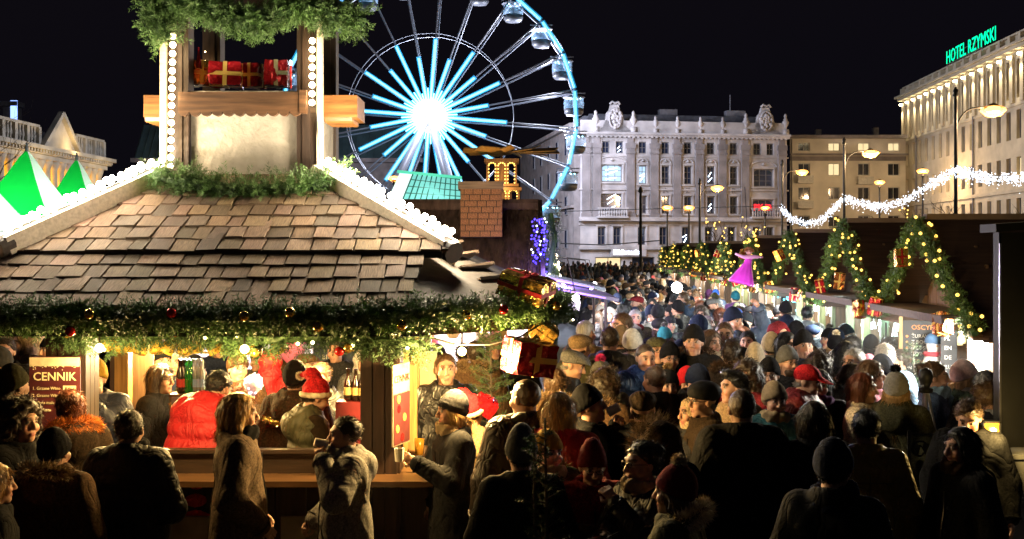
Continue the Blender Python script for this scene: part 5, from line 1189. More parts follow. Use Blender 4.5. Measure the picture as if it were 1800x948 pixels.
# ---------------------------------------------------------------- fir garlands
M_FIR = pm('fir_needles', (.075, .145, .04), .5, var=.5, scale=5, bump=0, spec=.3); M_FIRD = pm('fir_needles_dark', (.035, .075, .026), .6, var=.5, scale=5, bump=0, spec=.3)
M_GOLDB = pm('gold_bauble', (.7, .45, .1), .15, metal=.9, bump=0); M_REDB = pm('red_bauble', (.5, .02, .02), .15, metal=.6, bump=0); M_WLB = em('fairy_bulb_warm', (1, .66, .2), 14, False)
baub = ico('bauble', .035, 2); fairy = ico('bulb', .014, 1)
def garland(path, label, radius=.09, dens=150, seed=1, mat=M_FIR, group=None, baubles=0, bulbs=0, slen=.13, needles=34, bmat=M_WLB, bmesh_=None, nlen=.028, nw=.004, spread=.11):
    p0 = Vector(path[0]); path = [Vector(p) - p0 for p in path]; e = empty('fir_garland', p0, 0, label, 'garland', group)
    obj('needles', fir_mesh('needles', path, radius, dens, needles, slen, nlen, nw, seed), mat, e)
    f = MB(); f.tube(path, radius * .45, 6); f.build('stem', M_FIRD, e)
    r = random.Random(seed); arr = path; cum = [0]
    for a, b in zip(arr, arr[1:]): cum.append(cum[-1] + (b - a).length)
    def along(t):
        s = t * cum[-1]
        for i in range(len(arr) - 1):
            if s <= cum[i + 1] + 1e-6: return arr[i].lerp(arr[i + 1], (s - cum[i]) / max(1e-6, cum[i + 1] - cum[i]))
        return arr[-1]
    for i in range(baubles): o = obj('bauble', baub, r.choice((M_GOLDB, M_REDB, M_GOLDB)), e); o.location = along((i + r.random()) / baubles) + Vector((r.uniform(-.05, .05), -radius - .03, r.uniform(-.1, .05)))
    for i in range(bulbs): o = obj('bulb', bmesh_ or fairy, bmat, e); o.location = along((i + r.random()) / bulbs) + Vector((r.uniform(-spread, spread), -radius * r.uniform(.7, 1.4), r.uniform(-spread, spread)))
    return e
GG = 'fir garlands on the kiosk'
garland([(-4.65, 8.45, EZ), (-3.72, 7.5, EZ - .03), (-2.2, 7.48, EZ - .04), (-.7, 7.49, EZ - .03), (.34, 8.36, EZ), (.36, 8.7, EZ)], 'thick fir garland along the kiosk eave', .085, 420, 3, M_FIR, GG, 16, 0, .12, 36, nlen=.034, nw=.0055)
garland([P(100, 585, 8.05), P(300, 588, 8.05), P(430, 598, 8.05), P(560, 592, 8.05), P(700, 600, 8.1), P(745, 608, 8.2)], 'thin fir garland hanging under the kiosk eave over the bar', .08, 360, 5, M_FIRD, GG, 5, 9, .14, 36, nlen=.033, nw=.005)
garland([P(272, 306, 9.45), P(330, 322, 9.4), P(420, 336, 9.38), P(520, 334, 9.4), P(612, 312, 9.6)], 'fir garland round the foot of the kiosk tower', .12, 480, 7, M_FIR, GG, 0, 0, .16, 40, nlen=.034, nw=.005)
garland([P(268, 5, 9.6), P(300, 8, 9.55), P(345, 2, 9.55), P(430, 38, 9.5), P(470, 34, 9.5), P(520, 8, 9.55), P(580, 28, 9.6), P(635, 36, 9.9)], 'bushy fir garland across the top of the kiosk tower', .15, 520, 9, M_FIR, GG, 0, 0, .13, 44, nlen=.036, nw=.0055)
garland([P(268, 0, 9.6), P(278, 38, 9.58), P(292, 70, 9.6)], 'fir garland tail hanging at the left of the tower top', .12, 480, 10, M_FIR, GG, 0, 0, .17, 46, nlen=.036, nw=.005)
gift(P(926, 505, 8.15), (.34, .26, .17), (.1, .3, -.4), 'gold foil present with red ribbon lying on the eave garland corner', M_FGOLD, pm('red_ribbon', (.45, .02, .03), .35, metal=.3))
gift(P(930, 628, 8.0), (.29, .29, .23), (.08, .12, .42), 'large red foil present with gold ribbon hanging under the eave corner', M_FRED, M_RIB)
gift(P(955, 583, 8.3), (.17, .15, .15), (.5, .6, .3), 'small gold foil present hanging above the large red one', M_FGOLD, M_FGOLD, False)
gift(P(853, 713, 8.6), (.15, .12, .12), (.4, .5, .3), 'crumpled little red foil present among the crowd by the fir tree', M_FRED, M_FRED)
f = MB(); f.tube([P(745, 590, 8.2), P(800, 606, 8.1), P(860, 606, 8.1), P(915, 592, 8.1), P(950, 570, 8.2)], .008, 5); cb = f.build('cable', M_IRON); tag(cb, 'black cable sagging under the kiosk eave to the presents', 'cable')

# ---------------------------------------------------------------- pillars, counters and panels
def pillar(x, y, w, z0, z1, name='pillar'):
    e = MB(); n = 3
    for i in range(n): e.box(K((x - w / 2 + w * (i + .5) / n, y - w / 2, (z0 + z1) / 2)), (w / n - .008, .03, z1 - z0))
    for i in range(n): e.box(K((x + w / 2, y - w / 2 + w * (i + .5) / n, (z0 + z1) / 2)), (.03, w / n - .008, z1 - z0))
    e.box(K((x, y, (z0 + z1) / 2)), (w - .03, w - .03, z1 - z0)); return e.build(name, woodm('pillar_wood', (.026, .012, .008), .5, 2, 4), KS)
PR = P(667, 440, 8.2).x; PL = P(117, 440, 8.2).x
pillar(PR, 8.3, .27, 0, 2.14); pillar(PL, 8.3, .27, 0, 2.14); pillar(-.95, 11.5, .24, 0, 2.14); pillar(-3.9, 11.5, .24, 0, 2.14)
M_LEDGE = woodm('varnished_ledge', (.09, .045, .02), .35, 0, 4); M_LEDGEY = woodm('varnished_ledge_side', (.2, .1, .04), .35, 1, 4)
f = MB(); f.box(K((-2.1, 8.06, 1.075)), (3.1, .34, .04)); f.box(K((-.86, 9.9, 1.075)), (.34, 3.4, .04)); f.build('counter', M_LEDGE, KS)
f = MB(); f.box(K((-2.08, 8.2, 1.17)), (2.0, .04, .15)); f.box(K((-2.08, 8.2, 1.255)), (2.04, .1, .025)); f.box(K((-.93, 10.0, 1.17)), (.04, 3.2, .15)); f.build('counter_upstand', M_DKWX, KS)
for i in range(12): f = MB(); f.box(K((-3.28 + i * .225 + .11, 8.22, .53)), (.215, .03, 1.04)); f.build('plank', M_DKW, KS)
for i in range(12): f = MB(); f.box(K((-.90, 8.5 + i * .26, .53)), (.03, .25, 1.04)); f.build('plank', M_DKW, KS)
for x in (P(335, 440, 8.1).x, P(535, 440, 8.1).x): f = MB(); f.box(K((x, 8.17, .42)), (.36, .025, .74)); f.build('front_panel', pm('grey_board', (.2, .17, .14), .7), KS)
for y in (8.5, 9.3, 10.1): f = MB(); f.bar(K((-.72, y, 1.05)), K((-.88, y, .72)), .05); f.bar(K((-.74, y, .02)), K((-.74, y, 1.05)), .06); f.build('counter_bracket', M_LEDGEY, KS)
# interior posts and back walls
M_POST = woodm('yellow_pine', (.38, .22, .075), .5, 2, 4)
for px, Y, w in ((152, 8.45, .035), (217, 9.4, .11), (223, 9.3, .03), (712, 8.9, .06), (730, 9.5, .07)): x = P(px, 440, Y).x; f = MB(); f.box(K((x, Y, 1.55)), (w, w, 1.2)); f.build('post', M_POST, KS)
x = P(250, 440, 9.9).x; f = MB(); f.box(K((x, 9.9, 1.6)), (.2, .03, 1.1)); f.build('inner_panel', M_BROWNP, KS)
x = P(752, 440, 9.6).x; f = MB(); f.box(K((x, 9.6, P(752, 676, 9.6).z)), (.155, .012, .56)); f.build('white_board', pm('cream_board', (.62, .52, .34), .6, var=.06), KS)
x = P(720, 440, 8.95).x; f = MB(); f.box(K((x, 8.95, 1.45)), (.12, .03, .7)); f.build('inner_panel', M_POST, KS)
# ceiling lamps of the kiosk; the cable one is added to light the crowd
M_KL = em('kiosk_lamp', (1, .70, .22), 26, False)
for px, py, Y, pw in ((175, 612, 7.72, 27), (430, 614, 7.72, 27), (560, 585, 9.6, 170), (300, 585, 9.8, 170), (812, 618, 8.0, 170)):
    p = P(px, py, Y); e = empty('bulkhead_lamp', p, 0, 'warm bare bulb under the kiosk ceiling, %s' % {175: 'beside the left pillar', 430: 'over the middle of the bar', 560: 'deep inside behind the santa hat', 300: 'deep inside behind the bottles', 705: 'beside the right pillar', 812: 'added on the cable to light the crowd'}[px], 'lamp', 'bare bulbs under the kiosk ceiling')
    o = obj('bulb', ico('lamp_bulb', .03, 2), M_KL, e); MB().tube([(0, 0, .03), (0, 0, max(.04, EZ - .17 - p.z))], .008, 4).build('cord', M_IRON, e); lamp('lamp_light', (0, 0, -.08), (1, .64, .22), pw, .05, e)
# yellow plastic mugs hanging in a row under the garland
M_MUG = pm('yellow_mug', (.75, .5, .08), .4, var=.15, bump=.05, spec=.5)
def mk_mug():
    f = MB(); f.lathe((0, 0, 0), [(.05, -.07), (.052, -.065), (.042, .07), (.036, .07), (.03, -.04)], 14); f.tube([(.045, 0, .045), (.085, 0, .03), (.085, 0, -.025), (.048, 0, -.045)], .008, 6); return f.mesh('hanging_mug')
mug = mk_mug(); ks = ['nearest the left pillar', 'second from the left pillar', 'third from the left pillar', 'fourth from the left pillar', 'fifth from the left pillar', 'sixth from the left pillar', 'seventh in the row', 'eighth in the row', 'ninth in the row', 'tenth in the row', 'eleventh in the row', 'twelfth in the row', 'thirteenth in the row', 'last before the right pillar']
for i, (px, py) in enumerate(((188, 598), (208, 602), (226, 600), (250, 606), (275, 604), (299, 606), (325, 606), (343, 602), (372, 606), (395, 604), (428, 606), (452, 608), (488, 604), (612, 600))):
    o = obj('hanging_mug', mug, M_MUG, None, True); o.location = P(px, py, 8.35); o.rotation_euler = (random.uniform(-.3, .3), random.choice((-1, 1)) * random.uniform(.3, .6), random.uniform(0, 6)); tag(o, 'yellow mug hanging over the bar, ' + ks[i], 'mug', 'yellow mugs hanging over the bar')
# price boards
M_SIGNR = pm('dark_red_print', (.07, .012, .016), .5, var=.35, scale=7, bump=0); M_SIGNT = pm('pale_print', (.6, .5, .36), .55, var=.3, scale=12, bump=0); M_TXT = pm('cream_lettering', (.75, .65, .42), .6, bump=0, var=.05)
pb = empty('price_board', P(97, 690, 7.95), 0, 'dark red price board headed CENNIK on the left pillar', 'sign')
f = MB(); f.box((0, 0, 0), (.355, .015, .50)); f.build('panel', M_SIGNR, pb); f = MB(); f.box((0, -.0105, .215), (.35, .004, .06)); f.build('printed_band', M_SIGNT, pb)
f = MB()
for i in range(70): f.lathe((random.uniform(-.17, .17), -.012, .195 - abs(random.gauss(0, .012))), [(.0035, -.002), (.0035, .002)], 6, rot=Matrix.Rotation(math.pi / 2, 3, 'X'))
f.build('printed_snow', M_SIGNT, pb)['kind'] = 'stuff'
textobj('lettering', 'CENNIK', M_TXT, pb, (0, -.012, .085), .082, align='CENTER', ext=.001, bold=.0008)
for i, s in enumerate(('1. Grzane Wino', '2. Grzane Wino', '3. Piwo małe', '4. Herbata')): textobj('lettering', s, M_TXT, pb, (-.155, -.012, .02 - .05 * i), .03, ext=.001)
f = MB(); f.box((.105, -.012, .03), (.09, .004, .035)); f.build('price_tag', M_TXT, pb); textobj('lettering', '8 zł', M_SIGNR, pb, (.075, -.0155, .022), .026, ext=.001)
ps = empty('price_poster', P(697, 710, 8.2), math.radians(72), 'narrow printed price poster on the side of the right pillar', 'poster'); ps.location.x += .03
f = MB(); f.box((0, 0, 0), (.3, .012, .58)); f.build('panel', pm('dim_print', (.28, .22, .16), .6, var=.3), ps); f = MB(); f.box((0, -.009, -.1), (.28, .004, .36)); f.build('printed_picture', M_SIGNR, ps); textobj('lettering', 'CENNIK', M_SIGNR, ps, (0, -.012, .16), .075, align='CENTER', ext=.001)
for k in range(5): MB().lathe((random.uniform(-.09, .09), -.012, -.24 + k * .07), [(.03, -.002), (.03, .002)], 8, rot=Matrix.Rotation(math.pi / 2, 3, 'X')).build('printed_bauble', random.choice((M_TXT, M_FRED, M_RIB)), ps)
# bottles
def bottlemesh():
    def mk(): f = MB(); f.lathe((0, 0, 0), [(.03, 0), (.033, .02), (.033, .13), (.014, .19), (.0125, .235), (.015, .236), (.015, .25), (.005, .25)], 12); return f.mesh('bottle')
    return cache('bottle', mk)
def labelmesh(): return cache('blabel', lambda: MB().lathe((0, 0, .045), [(.0338, 0), (.0338, .06)], 12).mesh('bottle_label'))
M_BG = pm('green_glass', (.03, .4, .06), .1, var=.1, bump=0, trans=.55); M_BC = pm('clear_glass', (.7, .8, .85), .08, var=.05, bump=0, trans=.7); M_BD = pm('dark_glass_bottle', (.02, .012, .008), .12, var=.1, bump=0); M_BL = pm('bottle_paper', (.7, .55, .2), .6, bump=0); M_BLR = pm('bottle_paper_red', (.5, .04, .03), .6, bump=0); M_BLB = pm('bottle_paper_blue', (.3, .45, .8), .6, bump=0)
f = MB(); sy = 9.3; p = P(340, 692, sy); f.box(p, (.32, .26, .02)); f.box(p + Vector((-.15, 0, -.3)), (.02, .26, .6)); f.box(p + Vector((0, 0, -.28)), (.3, .24, .02)); f.box(p + Vector((.15, 0, -.3)), (.02, .26, .6)); sh = f.build('bottle_shelf', M_LEDGE); tag(sh, 'small wooden shelf unit holding bottles inside the kiosk', 'shelf')
nm = {0: 'dark', 1: 'green', 2: 'clear'}
for i, (px, k) in enumerate(((315, 0), (321, 0), (327, 1), (334, 1), (341, 2), (347, 2), (354, 2))):
    for j in range(2):
        b = obj('bottle', bottlemesh(), (M_BD, M_BG, M_BC)[k], None, True); b.location = P(px, 690, sy + .05 - j * .1) + Vector((.01 * j, 0, 0)); b.location.z = p.z + .011; b.scale = (.72, .72, 1.08)
        l = obj('bottle_label', labelmesh(), (M_BLR, M_BG, M_BLB)[k], b); tag(b, '%s glass bottle on the kiosk shelf' % nm[k], 'bottle', '%s bottles on the kiosk shelf' % nm[k])
p2 = P(622, 704, 9.0); f = MB(); f.box(p2 + Vector((0, 0, -.2)), (.26, .2, .4)); cr = f.build('red_crate', pm('red_crate', (.2, .02, .025), .5)); tag(cr, 'dark red box carrying cola bottles beside the right pillar', 'crate')
for i, px in enumerate((612, 626, 638)):
    b = obj('bottle', bottlemesh(), M_BD, None, True); b.location = (P(px, 700, 9.0).x, 9.0 - .02 * i, p2.z + .001); b.scale = (1.05, 1.05, 1.0); l = obj('bottle_label', labelmesh(), M_BL, b); tag(b, 'dark cola bottle with gold label, %s on the red box' % ('left one', 'middle one', 'right one')[i], 'bottle', 'bottles on the red box')
# things on the counter
gl = MB(); gl.lathe((0, 0, 0), [(.032, 0), (.038, .15), (.035, .15), (.03, .012)], 14); g_ = gl.build('beer_glass', pm('beer', (.35, .17, .02), .12, trans=.4, bump=0), None, True); g_.location = P(737, 800, 8.75); g_.location.z = 1.1; tag(g_, 'glass of beer standing at the end of the side counter', 'glass')
nb_ = MB(); nb_.box((0, 0, .025), (.13, .09, .05)); nb_.box((.01, -.01, .055), (.05, .03, .012)); n_ = nb_.build('ashtray_box', pm('pale_box', (.5, .4, .25), .5)); n_.location = (-.88, 8.25, 1.096); tag(n_, 'small pale box on the counter corner by the right pillar', 'box')
nb_ = MB(); nb_.box((0, 0, .06), (.1, .07, .12), taper=.9); n_ = nb_.build('napkin_holder', pm('yellow_card', (.7, .45, .1), .6)); n_.location = P(182, 744, 8.15); n_.location.z = 1.27 - .12; n_.location.z = 1.096; tag(n_, 'yellow card box on the bar left of the dark quilted man', 'box')
tp = MB(); tp.box((0, 0, .012), (.24, .16, .024)); tp.box((0, 0, .035), (.2, .12, .02)); n_ = tp.build('tray', pm('yellow_tray', (.6, .42, .12), .45)); n_.location = P(178, 764, 8.12); n_.location.z = 1.096; tag(n_, 'flat yellowish tray on the bar in front of the beanie man', 'tray')
# blackboard of the stall beyond, seen through the kiosk, is built with that stall
# ================================================================= thatched stall behind the kiosk
TS = empty('thatched_stall', (-2.0, 14.0, 0), 0, 'stall with dark thatched roof and brick chimney behind the kiosk', 'stall'); TO = Vector((-2.0, 14.0, 0))
def T(v): return Vector(v) - TO
M_THATCH = pm('thatch', (.15, .085, .06), .85, var=.5, scale=14, bump=.8, bscale=40, stretch=(1, .25, .25), dist=.02); M_BRICK = pm('brick', (.46, .2, .075), .8, var=.4, scale=6, bump=.5, bscale=25); M_MORT = pm('mortar', (.1, .07, .05), .9, bump=.3)
yE, yR = 12.9, 14.4; zE = P(900, 502, yE).z; zR = P(900, 366, yR).z; xl, xr = -5.2, P(948, 440, 13.5).x
f = MB(); f.prism([T((xl, yE, zE)), T((xl, yR, zR)), T((xl, 15.9, zE)), T((xl, 15.9, zE - .12)), T((xl, yE, zE - .12))], (0, 0, 0), (xr - xl, 0, 0)); th = f.build('thatched_roof', M_THATCH, TS)
n = 16000; u = rng.uniform(0, 1, n); xx = rng.uniform(xl, xr, n); rows = np.round(u * 9 + rng.uniform(-.4, .4, n)) / 9
rt = np.stack([xx, yE + (yR - yE) * rows, zE + (zR - zE) * rows + .012], 1) - np.array(TO); dv = unit(np.stack([rng.normal(0, .10, n), np.full(n, -(yR - yE)), np.full(n, -(zR - zE)) + rng.uniform(0, .16, n)], 1))
o = obj('thatch_straw', blades_mesh('thatch_straw', rt, dv, rng.uniform(.12, .26, n), .010, 4), M_THATCH, th); o['kind'] = 'stuff'
f = MB(); f.tube([T((xl, yR, zR + .03)), T((xr + .02, yR, zR + .03))], .09, 8); f.build('ridge_roll', M_THATCH, TS)
f = MB(); f.bar(T((xr + .03, yE, zE - .02)), T((xr + .03, yR, zR + .02)), .05, .2); f.bar(T((xr + .03, 15.9, zE - .02)), T((xr + .03, yR, zR + .02)), .05, .2); f.build('barge_board', M_DKW, TS)
# chimney of bricks, with a board cap
cxp = P(845, 440, 13.4).x; cw = 72 / F * 13.4; cz0 = P(845, 417, 13.4).z; cz1 = P(845, 332, 13.4).z; nr = 8
f = MB(); f.box(T((cxp, 13.62, (cz0 + cz1) / 2)), (cw - .012, .42, cz1 - cz0)); ch = f.build('chimney', M_MORT, TS)
_bk = MB().box((0, 0, 0), (1, 1, 1), taper=.97).mesh('brick'); hh = (cz1 - cz0) / nr
for j in range(nr):
    x = -cw / 2 - (.06 if j % 2 else 0)
    while x < cw / 2 - .01:
        w = random.uniform(.1, .15); a = max(x, -cw / 2); b = min(x + w, cw / 2)
        if b - a > .02: o = obj('brick', _bk, M_BRICK, ch); o.scale = (b - a - .008, .03, hh - .009); o.location = T((cxp + (a + b) / 2, 13.405 + random.uniform(-.004, .004), cz0 + hh * (j + .5)))
        x += w
    for k in range(3): o = obj('brick', _bk, M_BRICK, ch); o.scale = (.03, .13, hh - .009); o.location = T((cxp + cw / 2 - .005, 13.48 + k * .14, cz0 + hh * (j + .5)))
f = MB(); f.box(T((cxp, 13.62, cz1 + .04)), (cw + .05, .5, .09)); f.build('chimney_cap', woodm('chimney_cap_wood', (.3, .18, .09), .6, 0, 4), ch)
# body of the stall: bright shop with toys and sweets
M_INT = pm('white_stall_lining', (.75, .66, .64), .7, bump=.05); M_PINK = pm('pink_fluff', (.8, .22, .4), .8, var=.3, scale=10, bump=.5); M_BAGW = pm('clear_sweet_bag', (.75, .6, .5), .3, var=.35, scale=8, bump=.5, bscale=12)
f = MB(); f.box(T((-2.4, 15.6, 1.1)), (5.4, .06, 2.2)); f.box(T((xl + .1, 14.4, 1.1)), (.06, 2.4, 2.2)); f.box(T((-2.4, 14.4, 2.16)), (5.3, 2.4, .04)); f.build('wall', M_INT, TS)
f = MB(); f.box(T((-2.4, 13.25, .48)), (5.3, .06, .96)); f.box(T((-2.4, 13.3, .98)), (5.4, .5, .05)); f.build('counter', M_DKWX, TS)
for x in (-4.9, -3.3, -1.7, -.1): f = MB(); f.box(T((x, 13.1, 1.1)), (.09, .09, 2.2)); f.build('post', M_POST, TS)
for i, (x, y) in enumerate(((-4.0, 14.1), (-2.5, 14.1), (-1.0, 14.1))):
    o = obj('lamp_bulb', ico('stall_bulb', .07, 2), em('stall_lamp_white', (1, .9, .85), 18, False), TS); o.location = T((x, y, 2.05)); lamp('lamp_light', T((x, y - .1, 1.95)), (1, .84, .8), 110, .1, TS)
for i in range(26):
    x = -4.9 + i * .19 + random.uniform(-.05, .05); z = random.uniform(1.55, 1.98); y = random.uniform(13.3, 13.6)
    m = cache(('bag', i % 4), lambda: sdfmesh('sweet_bag', lambda q: smin(ell(q, (0, 0, 0), (.1, .055, .12)), rcone(q, (0, 0, .1), (0, 0, .17), .03, .045), .03) + .008 * np.sin(q[:, 0] * 60 + i) * np.sin(q[:, 2] * 50), (-.14, -.1, -.16), (.14, .1, .24), .016)[0])
    o = obj('sweet_bag', m, (M_BAGW, M_PINK, M_BAGW, M_INT)[i % 4], None); o.location = (x, y, z); s = random.uniform(.8, 1.25); o.scale = (s, s, s); tag(o, 'bag of pale sweets hanging in the bright stall behind the kiosk', 'bag', 'sweet bags in the bright stall')
def balloon(px, py, Y, r, c, label, twinkle=False):
    f = MB(); f.lathe((0, 0, 0), [(.01, -r * 1.25), (r * .3, -r), (r * .8, -r * .5), (r, 0), (r * .85, r * .55), (r * .4, r * .92), (.01, r)], 14); o = f.build('balloon', pm('balloon_' + c, {'pink': (.75, .2, .4), 'clear': (.75, .62, .62)}[c], .2, bump=0, trans=.0 if c == 'pink' else .3), None, True); o.location = P(px, py, Y); tag(o, label, 'balloon')
    q = MB().tube([(0, 0, -r * 1.25), (.02, 0, -r * 1.25 - .5)], .004, 4).build('string', M_PLAST, o)
    if twinkle:
        for i in range(26): d = unit(rng.normal(size=3)) * r * 1.0; b = obj('bulb', ico('led', .009, 1), em('pink_led', (1, .65, .7), 14, False) if i % 2 else M_WLED, o); b.location = d * np.array([.9, .9, 1])
    return o
balloon(445, 675, 9.6, .085, 'clear', 'clear balloon with tiny lights held up inside the kiosk', True)
balloon(512, 612, 12.2, .16, 'pink', 'pink fluffy balloon beyond the kiosk bar'); balloon(437, 590, 12.4, .11, 'pink', 'smaller pink balloon left of the fluffy one')
cb = empty('chalk_board', P(598, 655, 12.7), 0, 'blackboard with white chalk list seen through the kiosk', 'sign'); f = MB(); f.box((0, 0, 0), (.6, .03, .8)); f.build('panel', pm('slate_blue', (.05, .07, .13), .7, bump=.05), cb)
M_CHALK = pm('chalk', (.75, .75, .72), .9, bump=0); M_CHALKO = pm('orange_chalk', (.7, .25, .08), .9, bump=0)
for i, s in enumerate(('PIEROGI', 'BIGOS', 'OSCYPEK', 'ŻUREK', 'GRZANE WINO', 'KIEŁBASA')): textobj('lettering', s, M_CHALK, cb, (-.2, -.02, .26 - i * .11), .075, ext=.001)
# blue fairy lights on the verge
M_BLUE = em('blue_led', (.07, .04, 1.0), 2.6, False); led = ico('bulb', .012, 1)
e = empty('blue_fairy_lights', (P(950, 440, 13.3).x, 13.3, P(950, 380, 13.3).z), 0, 'curtain of blue fairy lights on the thatched roof edge', 'light string'); rb = random.Random(3)
for k in range(5):
    x = -.07 + k * .035; MB().tube([(x, 0, 0), (x - .03, 0, -.86)], .004, 4).build('cable', M_PLAST, e)
    for i in range(22): o = obj('bulb', led, M_BLUE if rb.random() < .86 else M_WLED, e); o.location = (x - .03 * i / 22 + rb.uniform(-.03, .03), -.02 + rb.uniform(-.02, .02), -.04 - .038 * i + rb.uniform(-.015, .015))
lamp('blue_glow', (.08, -.3, -.55), (.3, .2, 1), 8, .1, e); lamp('blue_glow', (.35, .3, -.85), (.3, .2, 1), 16, .1, e)
garland([P(968, 376, 13.4), P(975, 420, 13.3), P(966, 480, 13.2)], 'dark fir garland down the thatched roof edge', .07, 160, 21, M_FIRD, None, 0, 0, .12, 26)
f = MB(); f.box((0, 0, 0), (.5, .02, .12)); sg = f.build('purple_sign', em('purple_lit_panel', (.45, .02, .5), .5, False)); sg.location = P(822, 469, 12.85); sg.rotation_euler = (.2, 0, 0); tag(sg, 'magenta lit strip of sign low on the thatched roof', 'sign')

# ================================================================= left stalls of the lane beyond: purple lit awnings
M_AWN = pm('awning_board', (.10, .07, .12), .35, var=.2, bump=.15); M_AWNW = pm('white_shelf', (.6, .58, .62), .45, bump=.1)
for i, (p0, p1, Y, lab) in enumerate((((958, 492), (1064, 512), 17.2, 'upper dark awning board lit purple over the left stalls'), ((965, 508), (1088, 531), 16.0, 'lower dark awning board lit purple over the left stalls'))):
    a = P(*p0, Y); b = P(*p1, Y + .5); f = MB(); d = b - a; f.prism([a, b, b + Vector((-.1, 1.1, .05)), a + Vector((-.1, 1.1, .05))], (0, 0, 0), (0, 0, .05)); o = f.build('awning', M_AWN); tag(o, lab, 'awning')
    for t in (.1, .9): q = a.lerp(b, t); MB().tube([(q.x - .05, q.y + .5, 0), (q.x - .05, q.y + .5, q.z)], .025, 6).build('post', M_DKW, o)
    lamp('purple_light', a.lerp(b, .35) + Vector((0, -.25, -.2 if i else .25)), (.55, .4, 1), 30, .1, o); MB().bar(a.lerp(b, .1) + Vector((0, -.02, .02)), a.lerp(b, .8) + Vector((0, -.02, .02)), .02).build('light_strip', em('purple_led', (.3, .15, 1), .7, False), o)
o = MB().box((0, 0, 0), (.3, .03, .13)).build('menu_card', M_AWNW); o.location = P(1000, 537, 15.5); o.rotation_euler = (.5, .05, .1); tag(o, 'pale card lit purple under the awnings', 'sign'); lamp('purple_light', (0, -.25, .25), (.5, .35, 1), 5, .05, o)
for k, (px_, py_, Y_) in enumerate(((1012, 524, 14.2), (1040, 512, 18.5), (1045, 500, 23.5))):
    q = P(px_, py_, Y_); e = empty('hanging_lamp', q, 0, '%s white lamp hanging over the left side of the lane' % ('nearest', 'middle', 'farthest')[k], 'lamp', 'white lamps over the left stalls'); obj('bulb', ico('lane_bulb', .05, 2), em('lane_lamp', (1, .95, .92), 14, False), e); MB().tube([(0, 0, .04), (-.1, .1, .5), (-.6, .3, .55)], .008, 4).build('bracket', M_IRON, e); lamp('lamp_light', (0, -.02, -.12), (1, .94, .95), 150, .08, e)
ws = empty('stall', P(935, 440, 19.0), 0, 'dark closed stall body under the purple awnings', 'stall'); ws.location.z = 0; f = MB(); f.box((-.7, 1.2, 1.05), (1.6, 3.6, 2.1)); f.prism([(-1.6, -.8, 2.1), (.2, -.8, 2.1), (-.7, -.8, 2.5)], (0, 0, 0), (0, 4, 0)); f.build('body', M_DKW, ws)
o = empty('light_tree', P(976, 500, 34), 0, 'cone tree of white lights beyond the blue curtain', 'light tree'); o.location.z = 0
zt_ = P(976, 447, 34).z; f = MB(); f.lathe((0, 0, 0), [(.08, 0), (.08, .5), (.5, .55), (.3, zt_ * .5), (.12, zt_ * .8), (.01, zt_)], 8); f.build('cone', M_FIRD, o); 
for i in range(60): t = random.random() ** .6; a = random.uniform(0, 6.28); r_ = .5 * (1 - t) + .05; b = obj('bulb', ico('led2', .03, 1) if i == 0 else b.data, em('warm_white_led', (1, .8, .5), 12, False), o); b.location = (r_ * math.cos(a), r_ * math.sin(a), .55 + (zt_ - .55) * t)

# ================================================================= the row of huts on the right
M_HROOF = woodm('tarred_roof_boards', (.04, .02, .014), .7, 0, 3); M_HWOOD = woodm('brown_hut_wood', (.10, .055, .028), .6, 2, 4); M_HWOODX = woodm('brown_hut_wood_long', (.10, .055, .028), .6, 1, 4); M_HGRN = woodm('mossy_hut_wood', (.12, .13, .06), .6, 2, 4)
M_HB = em('hut_fairy_bulb', (1, .60, .10), 1.5, False); hutb = ico('bulb', .019, 1); hutb2 = ico('bulb', .028, 1)
names = ['nearest', 'second', 'third', 'fourth', 'fifth', 'sixth', 'seventh', 'eighth', 'ninth']
lightc = [(1, .9, .62), (.55, .95, 1), (.95, 1, .8), (.7, .95, 1), (1, .95, .7), (1, .9, .65), (.95, 1, .85), (1, .9, .7), (1, .9, .7)]
HY = [11.9, 15.25, 18.9, 22.9, 26.9, 31, 35.2, 39.5, 44]
def hx(Y): return 4.1 + .05 * Y
